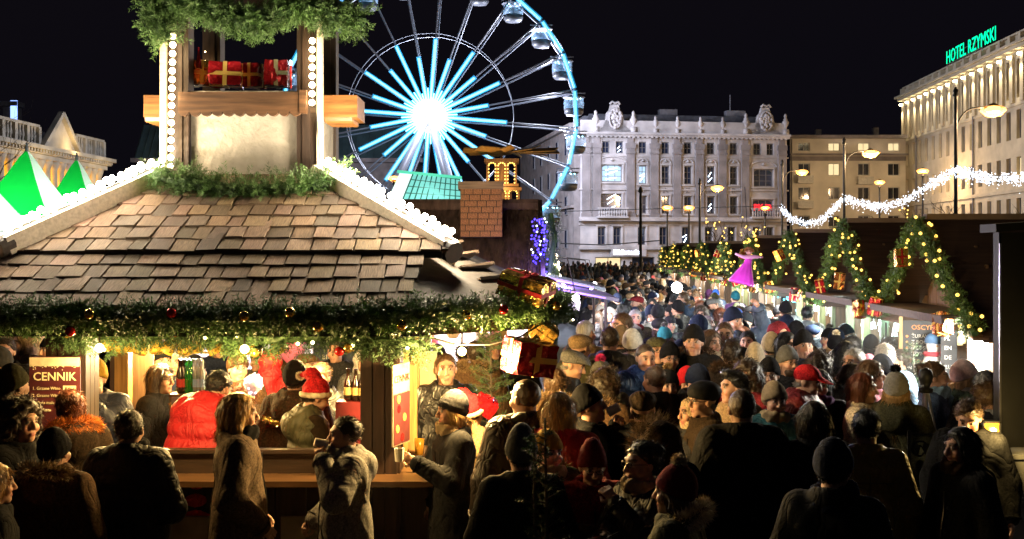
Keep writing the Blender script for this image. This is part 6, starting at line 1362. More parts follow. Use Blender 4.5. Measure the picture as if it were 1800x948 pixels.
def hut(i, Y):
    x = hx(Y); e = empty('market_hut', (x, Y, 0), math.atan2(-.05, 1) , '%s market hut in the right row, lit inside, fir garland on its gable' % names[i].capitalize(), 'market hut', 'market huts in the right row')
    ap = (3.03, 3.08, 3.0, 2.95, 2.86, 2.9, 2.82, 2.9, 2.82)[i]; ev = 2.02; hw_ = 1.62; D = 2.4; ov = .35
    f = MB()
    for s in (-1, 1):
        f.prism([(-ov, 0, ap), (-ov, s * hw_, ev - .1), (-ov, s * hw_, ev - .16), (-ov, 0, ap - .07)], (0, 0, 0), (D + ov, 0, 0))
    rf = f.build('roof', M_HROOF, e)
    f = MB(); f.bar((-ov - .02, 0, ap + .02), (D, 0, ap + .02), .12, .06); f.build('ridge_board', pm('weathered_ridge', (.16, .11, .07), .7), rf)
    for s in (-1, 1): f = MB(); f.bar((-ov - .02, 0, ap - .02), (-ov - .02, s * hw_, ev - .13), .03, .14, (1, 0, 0)); f.build('barge_board', M_HWOOD, rf)
    nbp = 9
    for k in range(nbp):                                 # gable planks
        y0 = -1.35 + 2.7 * (k + .5) / nbp; zt = ap - .1 - abs(y0) * (ap - ev) / hw_ ; f = MB(); f.box((.0, y0, (zt + 2.0) / 2 + .0), (.03, 2.7 / nbp - .012, max(.03, zt - 2.0))); f.build('gable_plank', M_HWOOD, e)
    mt = M_HGRN if i in (1, 2, 4) else M_HWOOD
    for y in (-1.35, -.45, .45, 1.35): f = MB(); f.box((0, y, 1.0), (.1, .1, 2.0)); f.build('post', mt, e)
    for k in range(10): f = MB(); f.box((.02, -1.35 + 2.7 * (k + .5) / 10, .45), (.03, .262, .9)); f.build('plank', M_HWOOD, e)
    f = MB(); f.box((-.1, 0, .93), (.45, 2.75, .05)); f.box((.0, 0, 1.97), (.1, 2.75, .08)); f.build('counter', M_HWOODX, e)
    f = MB(); f.box((-.34, 0, 2.075), (.6, 2.72, .03)); f.box((-.62, 0, 2.05), (.03, 2.72, .07)); f.build('screen', M_HROOF, e)  # board added over the counter to keep the lamp off the gable
    f = MB(); f.box((D - .2, 0, 1.05), (.05, 2.8, 2.1)); f.box((D / 2, -1.4, 1.05), (D, .05, 2.1)); f.box((D / 2, 1.4, 1.05), (D, .05, 2.1)); f.build('wall', M_HWOOD, e)
    f = MB(); f.box((.95, 0, 1.3), (.3, 2.6, .03)); f.box((1.0, 0, 1.65), (.3, 2.6, .03)); f.box((1.2, 0, 1.35), (.03, 2.7, 1.5)); f.build('back_shelf', pm('hut_lining', (.26, .22, .17), .7, bump=.1), e)
    for y in (-.8, .5): o = obj('lamp_bulb', ico('hut_bulb', .05, 2), em('hut_lamp_%d' % i, lightc[i], 20, False), e); o.location = (.35, y, 1.86); lamp('lamp_light', (.2, y, 1.8), lightc[i], 6 if i == 0 else 16, .08, e)
    f = MB(); f.bar((-.03, -1.3, 2.045), (-.03, 1.3, 2.045), .03); f.build('tube_light', em('hut_tube_%d' % i, lightc[i], .8, False), e); lamp('tube_glow', (-.38 if i else -.22, -1.25 if i == 0 else .3, 1.93), [q * .5 + .5 for q in lightc[i]], 360 if i == 0 else 190 if i < 4 else 120, .2, e)
    return e
WARE = [(.8, .8, .78), (.7, .35, .1), (.15, .3, .6), (.6, .1, .1), (.75, .65, .4), (.35, .2, .5)]
M_WARE = [pm('ware_%d' % k, c, .35, bump=.1) for k, c in enumerate(WARE)]
bell = MB().lathe((0, 0, 0), [(.045, -.06), (.04, -.05), (.03, 0), (.022, .035), (.006, .05), (.004, .14)], 10).mesh('hanging_bell')
jar = MB().lathe((0, 0, 0), [(.04, 0), (.045, .02), (.045, .09), (.03, .11), (.03, .13), (.005, .13)], 10).mesh('jar'); boxw = MB().box((0, 0, .06), (.11, .13, .12)).mesh('carton')
for i, Y in enumerate(HY):
    e = hut(i, Y); ex = hx(Y); rzr = Matrix.Rotation(math.atan2(-.05, 1), 3, 'Z')
    def L(v): return Vector((ex, Y, 0)) + rzr @ Vector(v)
    r = random.Random(i * 13 + 1)
    # garland over the gable, with bulbs and parcels
    garland([L((-.42, 1.62, 1.94)), L((-.44, .85, 2.42)), L((-.44, 0, (3.0, 3.05, 2.97, 2.92, 2.83, 2.87, 2.79, 2.87, 2.79)[i])), L((-.44, -.85, 2.42)), L((-.42, -1.62, 1.94))], 'fir garland with yellow bulbs on the gable of the %s hut' % names[i], .075 if i < 4 else .09, 260 if i < 4 else 120, 30 + i, M_FIR, 'garlands on the hut gables', 0, 52 if i < 5 else 34, .095 if i < 4 else .13, 24 if i < 4 else 14, M_HB, hutb if i < 3 else hutb2, nlen=.035 if i < 4 else .06, nw=.006 if i < 4 else .012)
    lamp('garland_glow', (-.85, .2, 2.45), (1, .72, .3), 9, .2, e)
    if i < 6:
        spots = [(-1.15, 2.0), (.2, 2.62), (1.2, 2.05)] if i != 1 else [(-1.45, 1.98), (.75, 2.2), (-.4, 2.3)]
        for k, (y, z) in enumerate(spots):
            mt = (M_FBROWN, M_FGOLD, M_FRED)[(i + k) % 3]; gift(L((-.56, y, z)), (.13, .13, .2) if k != 1 else (.12, .11, .18), (r.uniform(-.4, .4), r.uniform(-.4, .4), r.uniform(-.8, .8)), '%s parcel hung on the %s hut garland, %s' % ({'copper_foil': 'copper foil', 'gold_foil': 'gold foil', 'red_foil': 'red foil'}[mt.name], names[i], ('at its near foot', 'near its peak', 'at its far foot')[k]), mt, M_FRED if mt == M_FGOLD else M_RIB, False, 'parcels hung on the hut garlands')
    if i < 5:        # wares
        nm_ = ('bell', 'jar', 'carton')
        for k in range(15):
            y = -1.25 + 2.5 * k / 14 + r.uniform(-.04, .04); o = obj('hanging_bell', bell, M_WARE[0] if i in (1, 2) else r.choice(M_WARE), None, True); o.location = L((.12 + r.uniform(0, .1), y, r.uniform(1.62, 1.8))); tag(o, 'small bell ornament hanging in the window of the %s hut' % names[i], 'ornament', 'bell ornaments in the %s hut' % names[i])
        for zz in (1.315, 1.665):
            for k in range(11):
                y = -1.2 + 2.4 * k / 10 + r.uniform(-.05, .05); q = r.random() < .5; o = obj('jar' if q else 'carton', jar if q else boxw, r.choice(M_WARE), None, q); o.location = L((.95 + r.uniform(-.06, .06), y, zz)); tag(o, '%s on the back shelf of the %s hut' % ('small jar' if q else 'small carton', names[i]), 'jar' if q else 'box', '%s on the back shelf of the %s hut' % ('jars' if q else 'cartons', names[i]))
# cyan light curtain in the doorway between third and fourth hut
cy = empty('cyan_light_curtain', (hx(21) - .05, 20.9, 0), math.radians(-78), 'frame of cyan fairy lights round a hut doorway', 'light string')
for k in range(90): s = random.choice((-1, 1)); top = random.random() < .3; o = obj('bulb', hutb, em('cyan_led', (.15, .75, 1), 1.3, False), cy); o.location = (random.uniform(-.5, .5) if top else s * random.uniform(.28, .52), random.uniform(-.05, .05), random.uniform(1.75, 2.0) if top else random.uniform(.9, 1.9))
MB().box((-.4, .04, 1.0), (.04, .04, 2.0)).box((.4, .04, 1.0), (.04, .04, 2.0)).box((0, .04, 1.98), (.84, .04, .04)).build('frame', M_PLAST, cy); lamp('cyan_glow', (0, -.3, 1.4), (.35, .9, 1), 10, .2, cy)
# awning and blackboards of the nearest hut
aw = MB(); a = P(1520, 548, 13.6); aw.prism([P(1518, 553, 14.0), P(1590, 572, 12.9), P(1672, 560, 12.4), P(1668, 541, 13.3)], (0, 0, 0), (0, 0, .03)); a_ = aw.build('awning', pm('brown_awning', (.2, .13, .08), .8, var=.3, bump=.3)); tag(a_, 'brown cloth awning sticking out before the nearest hut', 'awning')
for p in ((1560, 568, 13.5), (1640, 566, 12.7)): q = P(*p); MB().tube([(q.x, q.y + .05, .95), (q.x + .0, q.y + .05, q.z)], .012, 5).build('support_rod', M_IRON, a_)
bd = empty('menu_blackboard', P(1622, 632, 12.6), math.radians(-18), 'blackboard menu with white and orange chalk before the nearest hut', 'sign'); f = MB(); f.box((0, 0, 0), (.42, .025, .86)); f.build('panel', pm('slate', (.025, .028, .035), .7, bump=.05), bd)
f = MB(); f.box((-.23, 0, 0), (.04, .04, .94)); f.box((.23, 0, 0), (.04, .04, .94)); f.build('frame', M_POST, bd)
textobj('lettering', 'OSCYPKI', M_CHALKO, bd, (-.12, -.018, .33), .075, ext=.001)
for i, s in enumerate(('ŻURAWINA', 'Z BOCZKIEM', 'CZOSNEK', 'SZYNKA')): textobj('lettering', s, M_CHALK, bd, (-.12, -.018, .24 - i * .065), .055, ext=.001); MB().lathe((-.165, -.016, .255 - i * .065), [(.014, -.002), (.014, .002)], 8, rot=Matrix.Rotation(math.pi / 2, 3, 'X')).build('chalk_mark', M_CHALKO, bd)
textobj('lettering', 'DODATKI', M_CHALKO, bd, (-.16, -.018, -.04), .06, ext=.001)
for i, s in enumerate(('chleb', 'smalec', 'sos')): textobj('lettering', s, M_CHALK, bd, (-.17, -.018, -.11 - i * .06), .05, ext=.001)
b2 = empty('menu_blackboard', P(1668, 640, 12.0), math.radians(-14), 'narrow dark menu board beside the blackboard', 'sign'); f = MB(); f.box((0, 0, 0), (.16, .025, .7)); f.build('panel', pm('slate', (.02, .02, .02)), b2)
for i in range(4): textobj('lettering', ('PL', 'EN', 'DE', 'RU')[i], M_CHALK, b2, (-.05, -.018, .25 - i * .1), .06, ext=.001)
wd = empty('lit_window', P(1722, 640, 11.2), math.radians(-10), 'bright white window pane in the nearest hut front', 'window'); f = MB(); f.box((0, 0, 0), (.17, .02, .58)); f.build('pane', em('milky_lit_pane', (.95, 1, .95), .35, False), wd); f = MB()
for s in (-1, 1): f.box((s * .1, 0, 0), (.035, .05, .66))
f.box((0, -.005, 0), (.17, .05, .03)); f.build('frame', M_HWOOD, wd)

# pink angel figure above the huts
an = empty('angel_figure', P(1305, 500, 18.5), 0, 'pink angel figure with spread arms hovering before the huts', 'figure')
def angf(q):
    d = smax(rcone(q, (0, 0, .35), (-.02, 0, .02), .06, .21), -(q[:, 2] - .0), .02); d = smin(d, ell(q, (0, 0, .40), (.06, .05, .08)), .03); return d + .006 * np.sin(np.arctan2(q[:, 0], q[:, 1]) * 11)
M_ANG = pm('pink_satin', (.55, .05, .5), .35, var=.15, bump=.2, spec=.5)
dr = obj('dress', sdfmesh('dress', angf, (-.26, -.26, -.06), (.26, .26, .52), .016)[0], M_ANG, an); dr.rotation_euler = (0, .25, 0)
hd_ = obj('head', ico('angel_head', .055, 2), pm('doll_skin', (.55, .33, .25), .5, bump=0), an); hd_.location = (.11, 0, .53)
f = MB(); f.tube([(-.12, -.02, .5), (.0, -.02, .45), (.1, -.02, .44), (.2, -.02, .45), (.33, -.02, .44)], [.018, .03, .045, .03, .018], 8); f.build('arms', pm('pale_pink_satin', (.65, .35, .55), .4), an, True)
n = 500; d_ = unit(rng.normal(size=(n, 3))); d_[:, 2] = np.abs(d_[:, 2]) * .8 - .2; obj('hair', blades_mesh('hair', d_ * .04 + np.array([.11, .01, .55]), unit(d_ + np.array([0, .1, -.3])), .05, .008, 5), pm('doll_hair', (.4, .17, .06), .6, bump=0), an)
f = MB(); f.tube([(.1, 0, .6), (.1, .3, 1.6)], .006, 4); f.build('wire', M_IRON, an); lamp('spot_pink', (-.2, -.7, .1), (1, .45, 1), 5, .08, an)

# ================================================================= things at the right edge
hc_ = empty('cabinet_hut', (0, 0, 0), 0, 'dark tall shutter wall of a closed hut at the right picture edge', 'hut'); x0 = P(1757, 440, 8.3).x
f = MB(); f.box((x0 + .75, 8.36, 2.0), (1.5, .1, 1.66)); f.build('wall', M_BLK, hc_); f = MB(); f.prism([(x0 - .06, 8.22, 2.83), (x0 - .06, 8.5, 2.83), (x0 - .06, 8.5, 2.89), (x0 - .06, 8.22, 2.89)], (0, 0, 0), (1.7, 0, .12)); f.build('roof', M_BLK, hc_); f = MB(); f.box((x0 + .0, 8.29, 2.0), (.012, .012, 1.5)); f.build('corner_trim', pm('zinc', (.45, .45, .45), .3, metal=.9), hc_)
bx = empty('electrical_cabinet', (3.53, 8.15, 0), 0, 'grey metal electrical cabinet with a round sticker, right edge', 'cabinet'); M_CAB = pm('grey_enamel', (.3, .3, .3), .5, var=.15, scale=3, bump=.1)
zc = P(1765, 806, 8.0).z; f = MB(); f.box((0, 0, zc / 2), (.42, .3, zc)); f.box((0, 0, zc + .01), (.45, .33, .03)); f.build('body', M_CAB, bx); f = MB(); f.box((.02, -.155, zc * .5), (.34, .012, zc * .84)); f.build('door', M_CAB, bx); f = MB(); f.lathe((-.1, -.165, zc - .1), [(.045, -.003), (.045, .003)], 18, rot=Matrix.Rotation(math.pi / 2, 3, 'X')); st_ = f.build('sticker', M_BLK, bx)
f = MB(); f.tube([(-.1 + .018 * math.cos(a), -.172, zc - .1 + .026 * math.sin(a)) for a in np.linspace(.5, 5.2, 12)], .003, 4); f.build('sticker_mark', M_CAB, st_)
lt = empty('amber_lantern', P(1740, 768, 8.1), 0, 'amber glass lantern panel glowing beside the dark hut', 'lantern'); f = MB(); f.box((0, 0, 0), (.11, .06, .21)); f.build('amber_glass', pm('amber_glass', (.7, .4, .05), .15, var=.5, scale=18, bump=.5, bscale=30, stretch=(1, 1, 3)), lt); f = MB()
for s in (-1, 1): f.box((s * .058, 0, 0), (.012, .075, .23)); f.box((0, 0, s * .11), (.125, .075, .014))
f.build('frame', M_IRON, lt); lamp('lantern_light', (-.05, -.3, .1), (1, .66, .2), 9.0, .03, lt); o = obj('flame_bulb', ico('lantern_bulb', .02, 1), M_LAMPW, lt); o.location = (.01, -.045, .05); MB().box((0, .02, -.45), (.03, .03, .7)).build('post', M_IRON, lt)
# wrought iron railing, chain, tripod
rl = empty('iron_railing', P(1645, 440, 8.7), math.radians(-4), 'black wrought iron railing with scrolls before the huts', 'railing'); rl.location.z = 0; zt_ = P(1645, 764, 8.7).z; zb_ = zt_ - .42
f = MB(); f.bar((-.2, 0, zt_), (.42, 0, zt_), .02); f.bar((-.2, 0, zb_), (.42, 0, zb_), .02); f.build('rail', M_IRON, rl)
for x in (-.2, .06, .42): f = MB(); f.bar((x, 0, 0), (x, 0, zt_ + .03), .026); f.build('post', M_IRON, rl)
for cx_, cz_, r0, s in ((-.12, zt_ - .12, .075, 1), (-.05, zt_ - .28, .08, -1), (.0, zt_ - .1, .05, 1), (.14, zt_ - .13, .08, -1), (.22, zt_ - .3, .075, 1), (.31, zt_ - .13, .07, 1), (.35, zt_ - .31, .06, -1)):
    f = MB(); f.tube([(cx_ + s * r0 * (1 - t * .8) * math.cos(t * 10), 0, cz_ + r0 * (1 - t * .8) * math.sin(t * 10)) for t in np.linspace(0, 1, 26)], .008, 5); f.build('scroll', M_IRON, rl)
for k in range(10): f = MB(); x = -.15 + .06 * k; f.prism([(x, -.01, zt_ - .06), (x + .03, -.01, zt_ - .1), (x + .01, -.01, zt_ - .16), (x - .02, -.01, zt_ - .1)], (0, 0, 0), (0, .006, 0)); f.build('iron_leaf', M_IRON, rl)
tp = empty('tripod_stand', P(1627, 440, 9.2), 0, 'pale metal tripod stand with a round head in the smoke', 'tripod'); tp.location.z = 0; zt_ = P(1627, 690, 9.2).z
for a in (-1.9, -.9, 1.6): f = MB(); f.tube([(.02 * math.cos(a), .02 * math.sin(a), zt_), (.36 * math.cos(a), .36 * math.sin(a), 0)], .013, 6); f.build('leg', pm('brushed_steel', (.5, .5, .48), .35, metal=.8), tp)
f = MB(); f.lathe((0, 0, zt_), [(.055, 0), (.06, .03), (.03, .04), (.05, .09), (.06, .13), (.045, .18), (.01, .2)], 12); f.build('head', M_IRON, tp, True)
sn = empty('snowman_figure', P(1642, 640, 12.3), 0, 'small snowman figure in a blue cap and red scarf beside the blackboard', 'figure'); M_SNW = pm('felt_white', (.75, .72, .68), .8, bump=.3); M_FB = pm('felt_blue', (.06, .13, .25), .85, bump=.3); M_FR = pm('felt_red', (.5, .03, .05), .85, bump=.3)
o = obj('body', sdfmesh('body', lambda q: smin(ell(q, (0, 0, 0), (.12, .1, .15)), ell(q, (0, 0, .2), (.085, .085, .085)), .04), (-.15, -.14, -.2), (.15, .14, .33), .017)[0], M_SNW, sn)
o = obj('cap', sdfmesh('cap', lambda q: smax(ell(q, (0, .0, .24), (.1, .1, .1)), -(q[:, 2] - .22), .02), (-.13, -.13, .18), (.13, .13, .37), .015)[0], M_FB, sn); f = MB(); f.tube([(.09 * math.cos(a), .09 * math.sin(a), .11) for a in np.linspace(0, 6.28, 14)], .03, 6); f.tube([(.06, -.09, .1), (.1, -.13, 0), (.12, -.12, -.1)], .025, 6); f.build('scarf', M_FR, sn, True); MB().lathe((0, -.09, .2), [(.012, 0), (.001, .06)], 6, rot=Matrix.Rotation(math.pi / 2, 3, 'X')).build('nose', M_WARE[1], sn); MB().box((0, 0, -.55), (.2, .16, .8)).build('stand', M_HWOOD, sn)

# ================================================================= firs in the crowd
def fir_tree(x, y, z0, z1, rad, label, seed, dens=1.0, pot=None):
    e = empty('fir_tree', (x, y, z0), 0, label, 'tree', None); r = np.random.default_rng(seed); H = z1 - z0; rts = []; dvs = []; lens = []; f = MB(); f.tube([(0, 0, 0), (.01, 0, H * .6), (0, .01, H)], .02, 6, .005); nb_ = int(70 * dens)
    for k in range(nb_):
        t = r.uniform(.05, .97); a = r.uniform(0, 6.28); L = rad * (1 - t) ** .8 * r.uniform(.7, 1.15) + .05; d = np.array([math.cos(a), math.sin(a), r.uniform(.25, .6)]); d /= np.linalg.norm(d); b0 = np.array([0, 0, H * t]); f.tube([b0, b0 + d * L], .005, 3, .002)
        for q in range(3):
            aa = a + r.uniform(-.7, .7); d2 = unit(d + np.array([math.cos(aa), math.sin(aa), .1]) * (.6 if q else 0)); L2 = L * (1 if q == 0 else .5); s0 = b0 + (d * L * r.uniform(.3, .6) if q else 0); m = int(150 * L2) + 10; u = r.uniform(.05, 1, m); pt = s0 + d2 * (L2 * u)[:, None]; ee = r.normal(size=(m, 3)); dd = unit(unit(ee - (ee @ d2)[:, None] * d2) + d2 * .7); rts.append(pt); dvs.append(dd)
    top = int(H * 160); u = r.uniform(.55, 1, top); ee = r.normal(size=(top, 3)); ee[:, 2] = .5; rts.append(np.stack([0 * u, 0 * u, H * u], 1)); dvs.append(unit(ee)); rts = np.concatenate(rts); dvs = np.concatenate(dvs)
    f.build('trunk', M_BARK, e, fixn=False); obj('crown', blades_mesh('crown', rts, dvs, r.uniform(.018, .03, len(rts)), .0035, seed), M_FIRD, e); return e
fir_tree(P(862, 440, 9.3).x, 9.3, .25, P(862, 572, 9.3).z, .42, 'dark fir tree standing between kiosk and crowd', 3, 2.2)
by = 6.35; brl = empty('barrel', (P(1003, 440, by).x, by, 0), 0, 'wooden barrel rim at the bottom edge of the picture', 'barrel'); zb = P(1003, 934, by).z; M_STAVE = woodm('barrel_wood', (.2, .11, .05), .6, 2, 4)
for k in range(16):
    a = k * math.pi / 8; f = MB(); pts = [(.2, 0), (.235, zb * .3), (.245, zb * .5), (.235, zb * .75), (.2, zb)]; w = .09
    vs = []; 
    for r_, z in pts: vs += [(r_ * math.cos(a - .185), r_ * math.sin(a - .185), z), (r_ * math.cos(a + .185), r_ * math.sin(a + .185), z), ((r_ - .022) * math.cos(a + .185), (r_ - .022) * math.sin(a + .185), z), ((r_ - .022) * math.cos(a - .185), (r_ - .022) * math.sin(a - .185), z)]
    fs = [(i * 4 + j, i * 4 + (j + 1) % 4, i * 4 + 4 + (j + 1) % 4, i * 4 + 4 + j) for i in range(4) for j in range(4)] + [(16, 17, 18, 19), (3, 2, 1, 0)]; f.add(vs, fs); f.build('stave', M_STAVE, brl)
for z in (.2, .8): f = MB(); f.lathe((0, 0, zb * z), [(.232, -.02), (.24, -.02), (.24, .02), (.232, .02)], 24); f.build('hoop', M_IRON, brl)
f = MB(); f.lathe((0, 0, zb - .05), [(.18, 0), (.18, .01)], 20); f.build('soil', M_BARK, brl)
fir_tree(P(958, 440, 6.0).x, 6.0, .05, P(958, 735, 6.0).z, .2, 'slender young fir before the beanie children', 5, 1.0); fir_tree(P(938, 440, 6.1).x, 6.1, .05, P(936, 752, 6.1).z, .16, 'second slender young fir, left of the taller one', 6, .8)
fir_tree(P(1605, 440, 10.9).x, 10.9, .3, P(1604, 600, 10.9).z, .3, 'young fir between the blackboard and the pompom hat woman', 7, 1.4)
# ================================================================= people the photograph shows one by one
# --- before the kiosk
hero(40, 706, 62, Y=7.2, fem=True, hr='curly', hrc='darkbrown', coat='wool', cc='black', label='woman with long dark curls in profile at the lower left')
hero(97, 752, 168, Y=6.7, fem=True, hat='beanie', hc='black', hr='short', coat='parka', cc='brown', hood=True, fur='tan', label='person in brown parka with fur hood seen from behind, lower left')
hero(122, 684, -140, Y=7.7, fem=True, hr='bun', hrc='auburn', coat='parka', cc='darkbrown', hood=True, fur='orange', label='woman with hair bun and tawny fur collar before the price board')
hero(24, 640, 150, Y=8.4, hat='beanie', hc='olive', coat='wool', cc='black', scarf='charcoal', label='man in olive beanie before the price board, facing away')
hero(228, 719, 178, Y=7.1, hr='short', coat='puffer', cc='black', pose='hold', scarf='black', label='short haired man in black quilted jacket from behind at the bar')
hero(421, 692, 105, Y=7.35, fem=True, hr='bob', hrc='blonde', coat='wool', cc=(.11, .075, .05), hem=.7, scarf='black', pose='pockets', bag='black', bulk=.012, label='blonde woman in brown wool coat standing in profile at the bar')
hero(606, 731, -75, Y=7.35, hr='short', hrc='darkbrown', coat='parka', cc=(.2, .19, .18), hood=True, scarf='lightgrey', pose='drink', cup=True, hem=.75, bulk=.008, label='man in grey coat drinking from a cup at the bar')
hero(-8, 815, 120, Y=6.2, hr='long', hrc='blonde', fem=True, coat='wool', cc='black', label='fair haired person cut off at the lower left corner')
# --- inside the kiosk and behind it
hero(165, 630, 8, Y=8.95, hat='beanie', hc='mustard', glasses=True, beard='brown', coat='puffer', cc='navy', pose='face', label='bearded man in mustard beanie and glasses holding a cup by the left pillar')
hero(166, 572, 160, Y=12.0, hr='short', coat='wool', cc='black', h=1.8, label='tall man in black behind the mustard beanie man')
hero(284, 640, 70, Y=9.7, fem=True, hr='long', hrc='darkbrown', glasses=True, coat='wool', cc='black', label='dark haired woman with glasses in profile beside the bottles')
hero(283, 606, 40, Y=10.8, hat='beanie', hc='black', coat='wool', cc='navy', label='person in black cap behind the woman with glasses')
hero(303, 614, 20, Y=10.9, hr='short', hrc='greyhair', coat='wool', cc='charcoal', label='older man behind the woman with glasses beside the bottles')
hero(345, 624, 150, Y=10.9, hat='beanie', hc='black', coat='parka', cc='olive', hood=True, label='person in black beanie behind the bottles, facing away')
hero(388, 648, 150, Y=8.7, hr='short', hrc='black', coat='puffer', cc='red', pose='reach', lean=16, pitch=14, scarf='mustard', hood=True, bulk=.05, hem=.72, label='person in bright red puffer jacket bending over the bar')
hero(418, 618, 30, Y=10.4, hat='beanie', hc='brown', coat='wool', cc='brown', label='person in brown cap behind the red puffer jacket')
hero(432, 668, 35, Y=9.9, fem=True, hr='long', hrc='auburn', coat='wool', cc='darkbrown', label='red haired girl peering out between red jacket and blonde woman')
hero(477, 612, 150, Y=11.2, hat='hood', hc='red', coat='puffer', cc='red', label='person in red hooded jacket beyond the bar')
hero(520, 633, 172, Y=9.2, hat='beanie', hc='black', coat='parka', cc='darkbrown', hood=True, label='person in black cap and dark brown parka from behind in the kiosk')
hero(545, 655, 118, Y=8.75, hat='santa', hc='red', hr='short', coat='vest', cc='olive', hood=True, pose='reach', pitch=22, hem=.85, label='person in red santa hat and olive waistcoat looking down at the bar')
hero(566, 636, -18, Y=9.9, hr='short', hrc='brown', coat='leather', cc='black', pose='face', pitch=14, label='brown haired man with lowered eyes behind the santa hat')
hero(540, 620, 60, Y=11.4, hat='flatcap', hc='brown', coat='wool', cc='darkbrown', label='person in brown flat cap beyond the kiosk')
hero(640, 610, 20, Y=11.6, hat='hood', hc='lightgrey', coat='parka', cc='grey', label='person in pale fur hood beside the chalk board')
for i, (px, py, Y, hat, hc, cc, lab) in enumerate(((8, 592, 10.6, None, 0, 'black', 'dark haired man at the left edge behind the olive beanie'), (40, 575, 12.2, 'hood', 'tan', 'tan', 'person in tan hood behind the left pillar'), (62, 580, 12.9, 'hood', 'beige', 'beige', 'second person in pale hood behind the left pillar'), (15, 562, 13.6, 'beanie', 'red', 'red', 'person in red far at the left edge'), (90, 588, 11.5, 'beanie', 'black', 'black', 'person in black beanie behind the price board'), (-6, 610, 9.6, 'beanie', 'black', 'black', 'person in black at the very left edge'))):
    hero(px, py, random.choice((10, 150, -40)), Y=Y, hat=hat, hc=hc or 'black', coat='parka', cc=cc, label=lab)
# --- right of the kiosk
hero(784, 620, 6, Y=9.5, hr='crop', hrc='brown', coat='leather', cc='black', label='stern man with cropped hair in black leather jacket facing the viewer')
hero(838, 598, 170, Y=11.2, hr='short', hrc='darkbrown', glasses=True, coat='parka', cc='brown', fur='tan', label='dark haired man behind the fir tree')
hero(795, 686, -72, Y=8.0, hat='beanie', hc='charcoal', hr='long', hrc='blonde', fem=True, coat='wool', cc='black', hood=False, scarf='beige', pose='cup', cup=True, label='fair bearded person in dark knit cap with beige hood, holding a cup')
hero(830, 688, 150, Y=8.6, hat='santa', hc='red', coat='wool', cc='tan', label='person in red santa hat behind the dark knit cap')
hero(925, 664, -158, Y=7.6, hr='bald', hrc='brown', coat='leather', cc='darkbrown', scarf=None, bulk=.03, turn=20, label='broad man in brown leather jacket below the hanging red present')
hero(916, 746, -170, Y=6.5, hat='tallbeanie', hc='grey', coat='wool', cc='black', label='person in grey knit cap from behind among the slender firs')
hero(964, 756, 30, Y=6.9, hat='beanie', hc='mustard', fem=True, coat='parka', cc='olive', fur='tan', scarf='beige', label='child in mustard beanie beside the slender fir')
hero(983, 690, 165, Y=7.4, fem=True, hr='long', hrc='blonde', coat='puffer', cc='red', label='long haired person in red puffer jacket behind the mustard beanie')
hero(977, 646, 170, Y=8.9, hr='short', hrc='brown', coat='parka', cc='brown', hood=True, fur='tan', label='person in brown parka with pale fur hood right of the red present')
hero(1040, 770, 5, Y=6.7, hat='tallbeanie', hc='darkred', fem=True, glasses=True, coat='parka', cc='darkred', pitch=12, pose='hold', label='child in dark red knit hat and glasses looking down')
hero(1042, 676, 78, Y=8.0, fem=True, hat='beanie', hc='black', hr=None, coat='wool', cc='black', pose='drink', cup=True, pitch=-10, label='woman in black cap drinking from a cup, in profile')
hero(1000, 612, 75, Y=10.4, hat='flatcap', hc='grey', hr='short', hrc='greyhair', coat='leather', cc='black', pitch=18, label='man in grey flat cap looking down, in profile')
hero(1020, 586, 140, Y=11.3, hat='flatcap', hc='tan', coat='wool', cc='olive', label='man in tan flat cap behind the grey one')
hero(1058, 624, 150, Y=9.9, hat='beanie', hc='grey', pom='magenta', fem=True, hr='long', coat='puffer', cc='grey', label='person in grey knit hat with magenta pompom')
hero(1066, 652, 130, Y=9.0, hr='curly', hrc='darkbrown', fem=True, coat='parka', cc='brown', fur='tan', label='curly haired woman with fur collar behind the drinking woman')
hero(1072, 574, 168, Y=11.6, hr='short', hrc='darkbrown', coat='leather', cc='charcoal', h=1.85, label='tall man in dark leather from behind, left of the blue jacket')
hero(1134, 603, 12, Y=10.6, hr='crop', hrc='darkbrown', coat='puffer', cc='blue', hood=True, turn=0, pitch=6, label='man in bright blue jacket facing the viewer')
hero(1150, 641, -150, Y=9.4, hr='crop', hrc='brown', coat='wool', cc='black', label='man with cropped hair from behind, right of the blue jacket')
hero(1155, 591, 10, Y=11.4, hat='flatcap', hc='olive', hr='short', hrc='greyhair', glasses=True, coat='wool', cc='charcoal', label='elderly man in olive flat cap behind the blue jacket')
hero(1178, 602, 5, Y=11.0, hat='beanie', hc='black', fem=True, glasses=True, coat='wool', cc='black', label='woman in black beanie and glasses beside the olive flat cap')
hero(1175, 640, 4, Y=9.8, hat='beanie', hc='black', pom='tan', fem=True, hr='long', hrc='brown', coat='parka', cc='charcoal', fur='tan', label='young woman in black hat with tan pompom facing the viewer')
hero(1130, 685, 172, Y=8.0, hat='flatcap', hc='darkbrown', coat='wool', cc='black', scarf='tan', label='man in brown flat cap and tan scarf from behind')
hero(1162, 732, -150, Y=6.7, fem=True, hat='hood', hc='brown', furup='tan', coat='parka', cc='black', label='person with a huge brown fur hood up, lower middle')
hero(1128, 776, -62, Y=6.3, fem=True, hr='bun', hrc='black', glasses=True, scarf='beige', coat='leather', cc='black', pose='face', label='dark haired woman with glasses in profile, hands raised, lower middle')
hero(1186, 800, -110, Y=5.7, fem=True, hat='beanie', hc='darkred', pom='cream', hr='long', hrc='brown', coat='parka', cc='olive', fur='cream', label='person in dark red hat with cream pompom at the bottom edge')
hero(1219, 571, -14, Y=11.2, hat='beanie', hc='black', coat='parka', cc='black', fur='brown', h=1.9, label='tall man in black hat and fur collared parka facing the viewer')
hero(1273, 566, -8, Y=12.2, hr='short', hrc='brown', coat='parka', cc='charcoal', scarf='beige', label='young man with bare head right of the tall black hat')
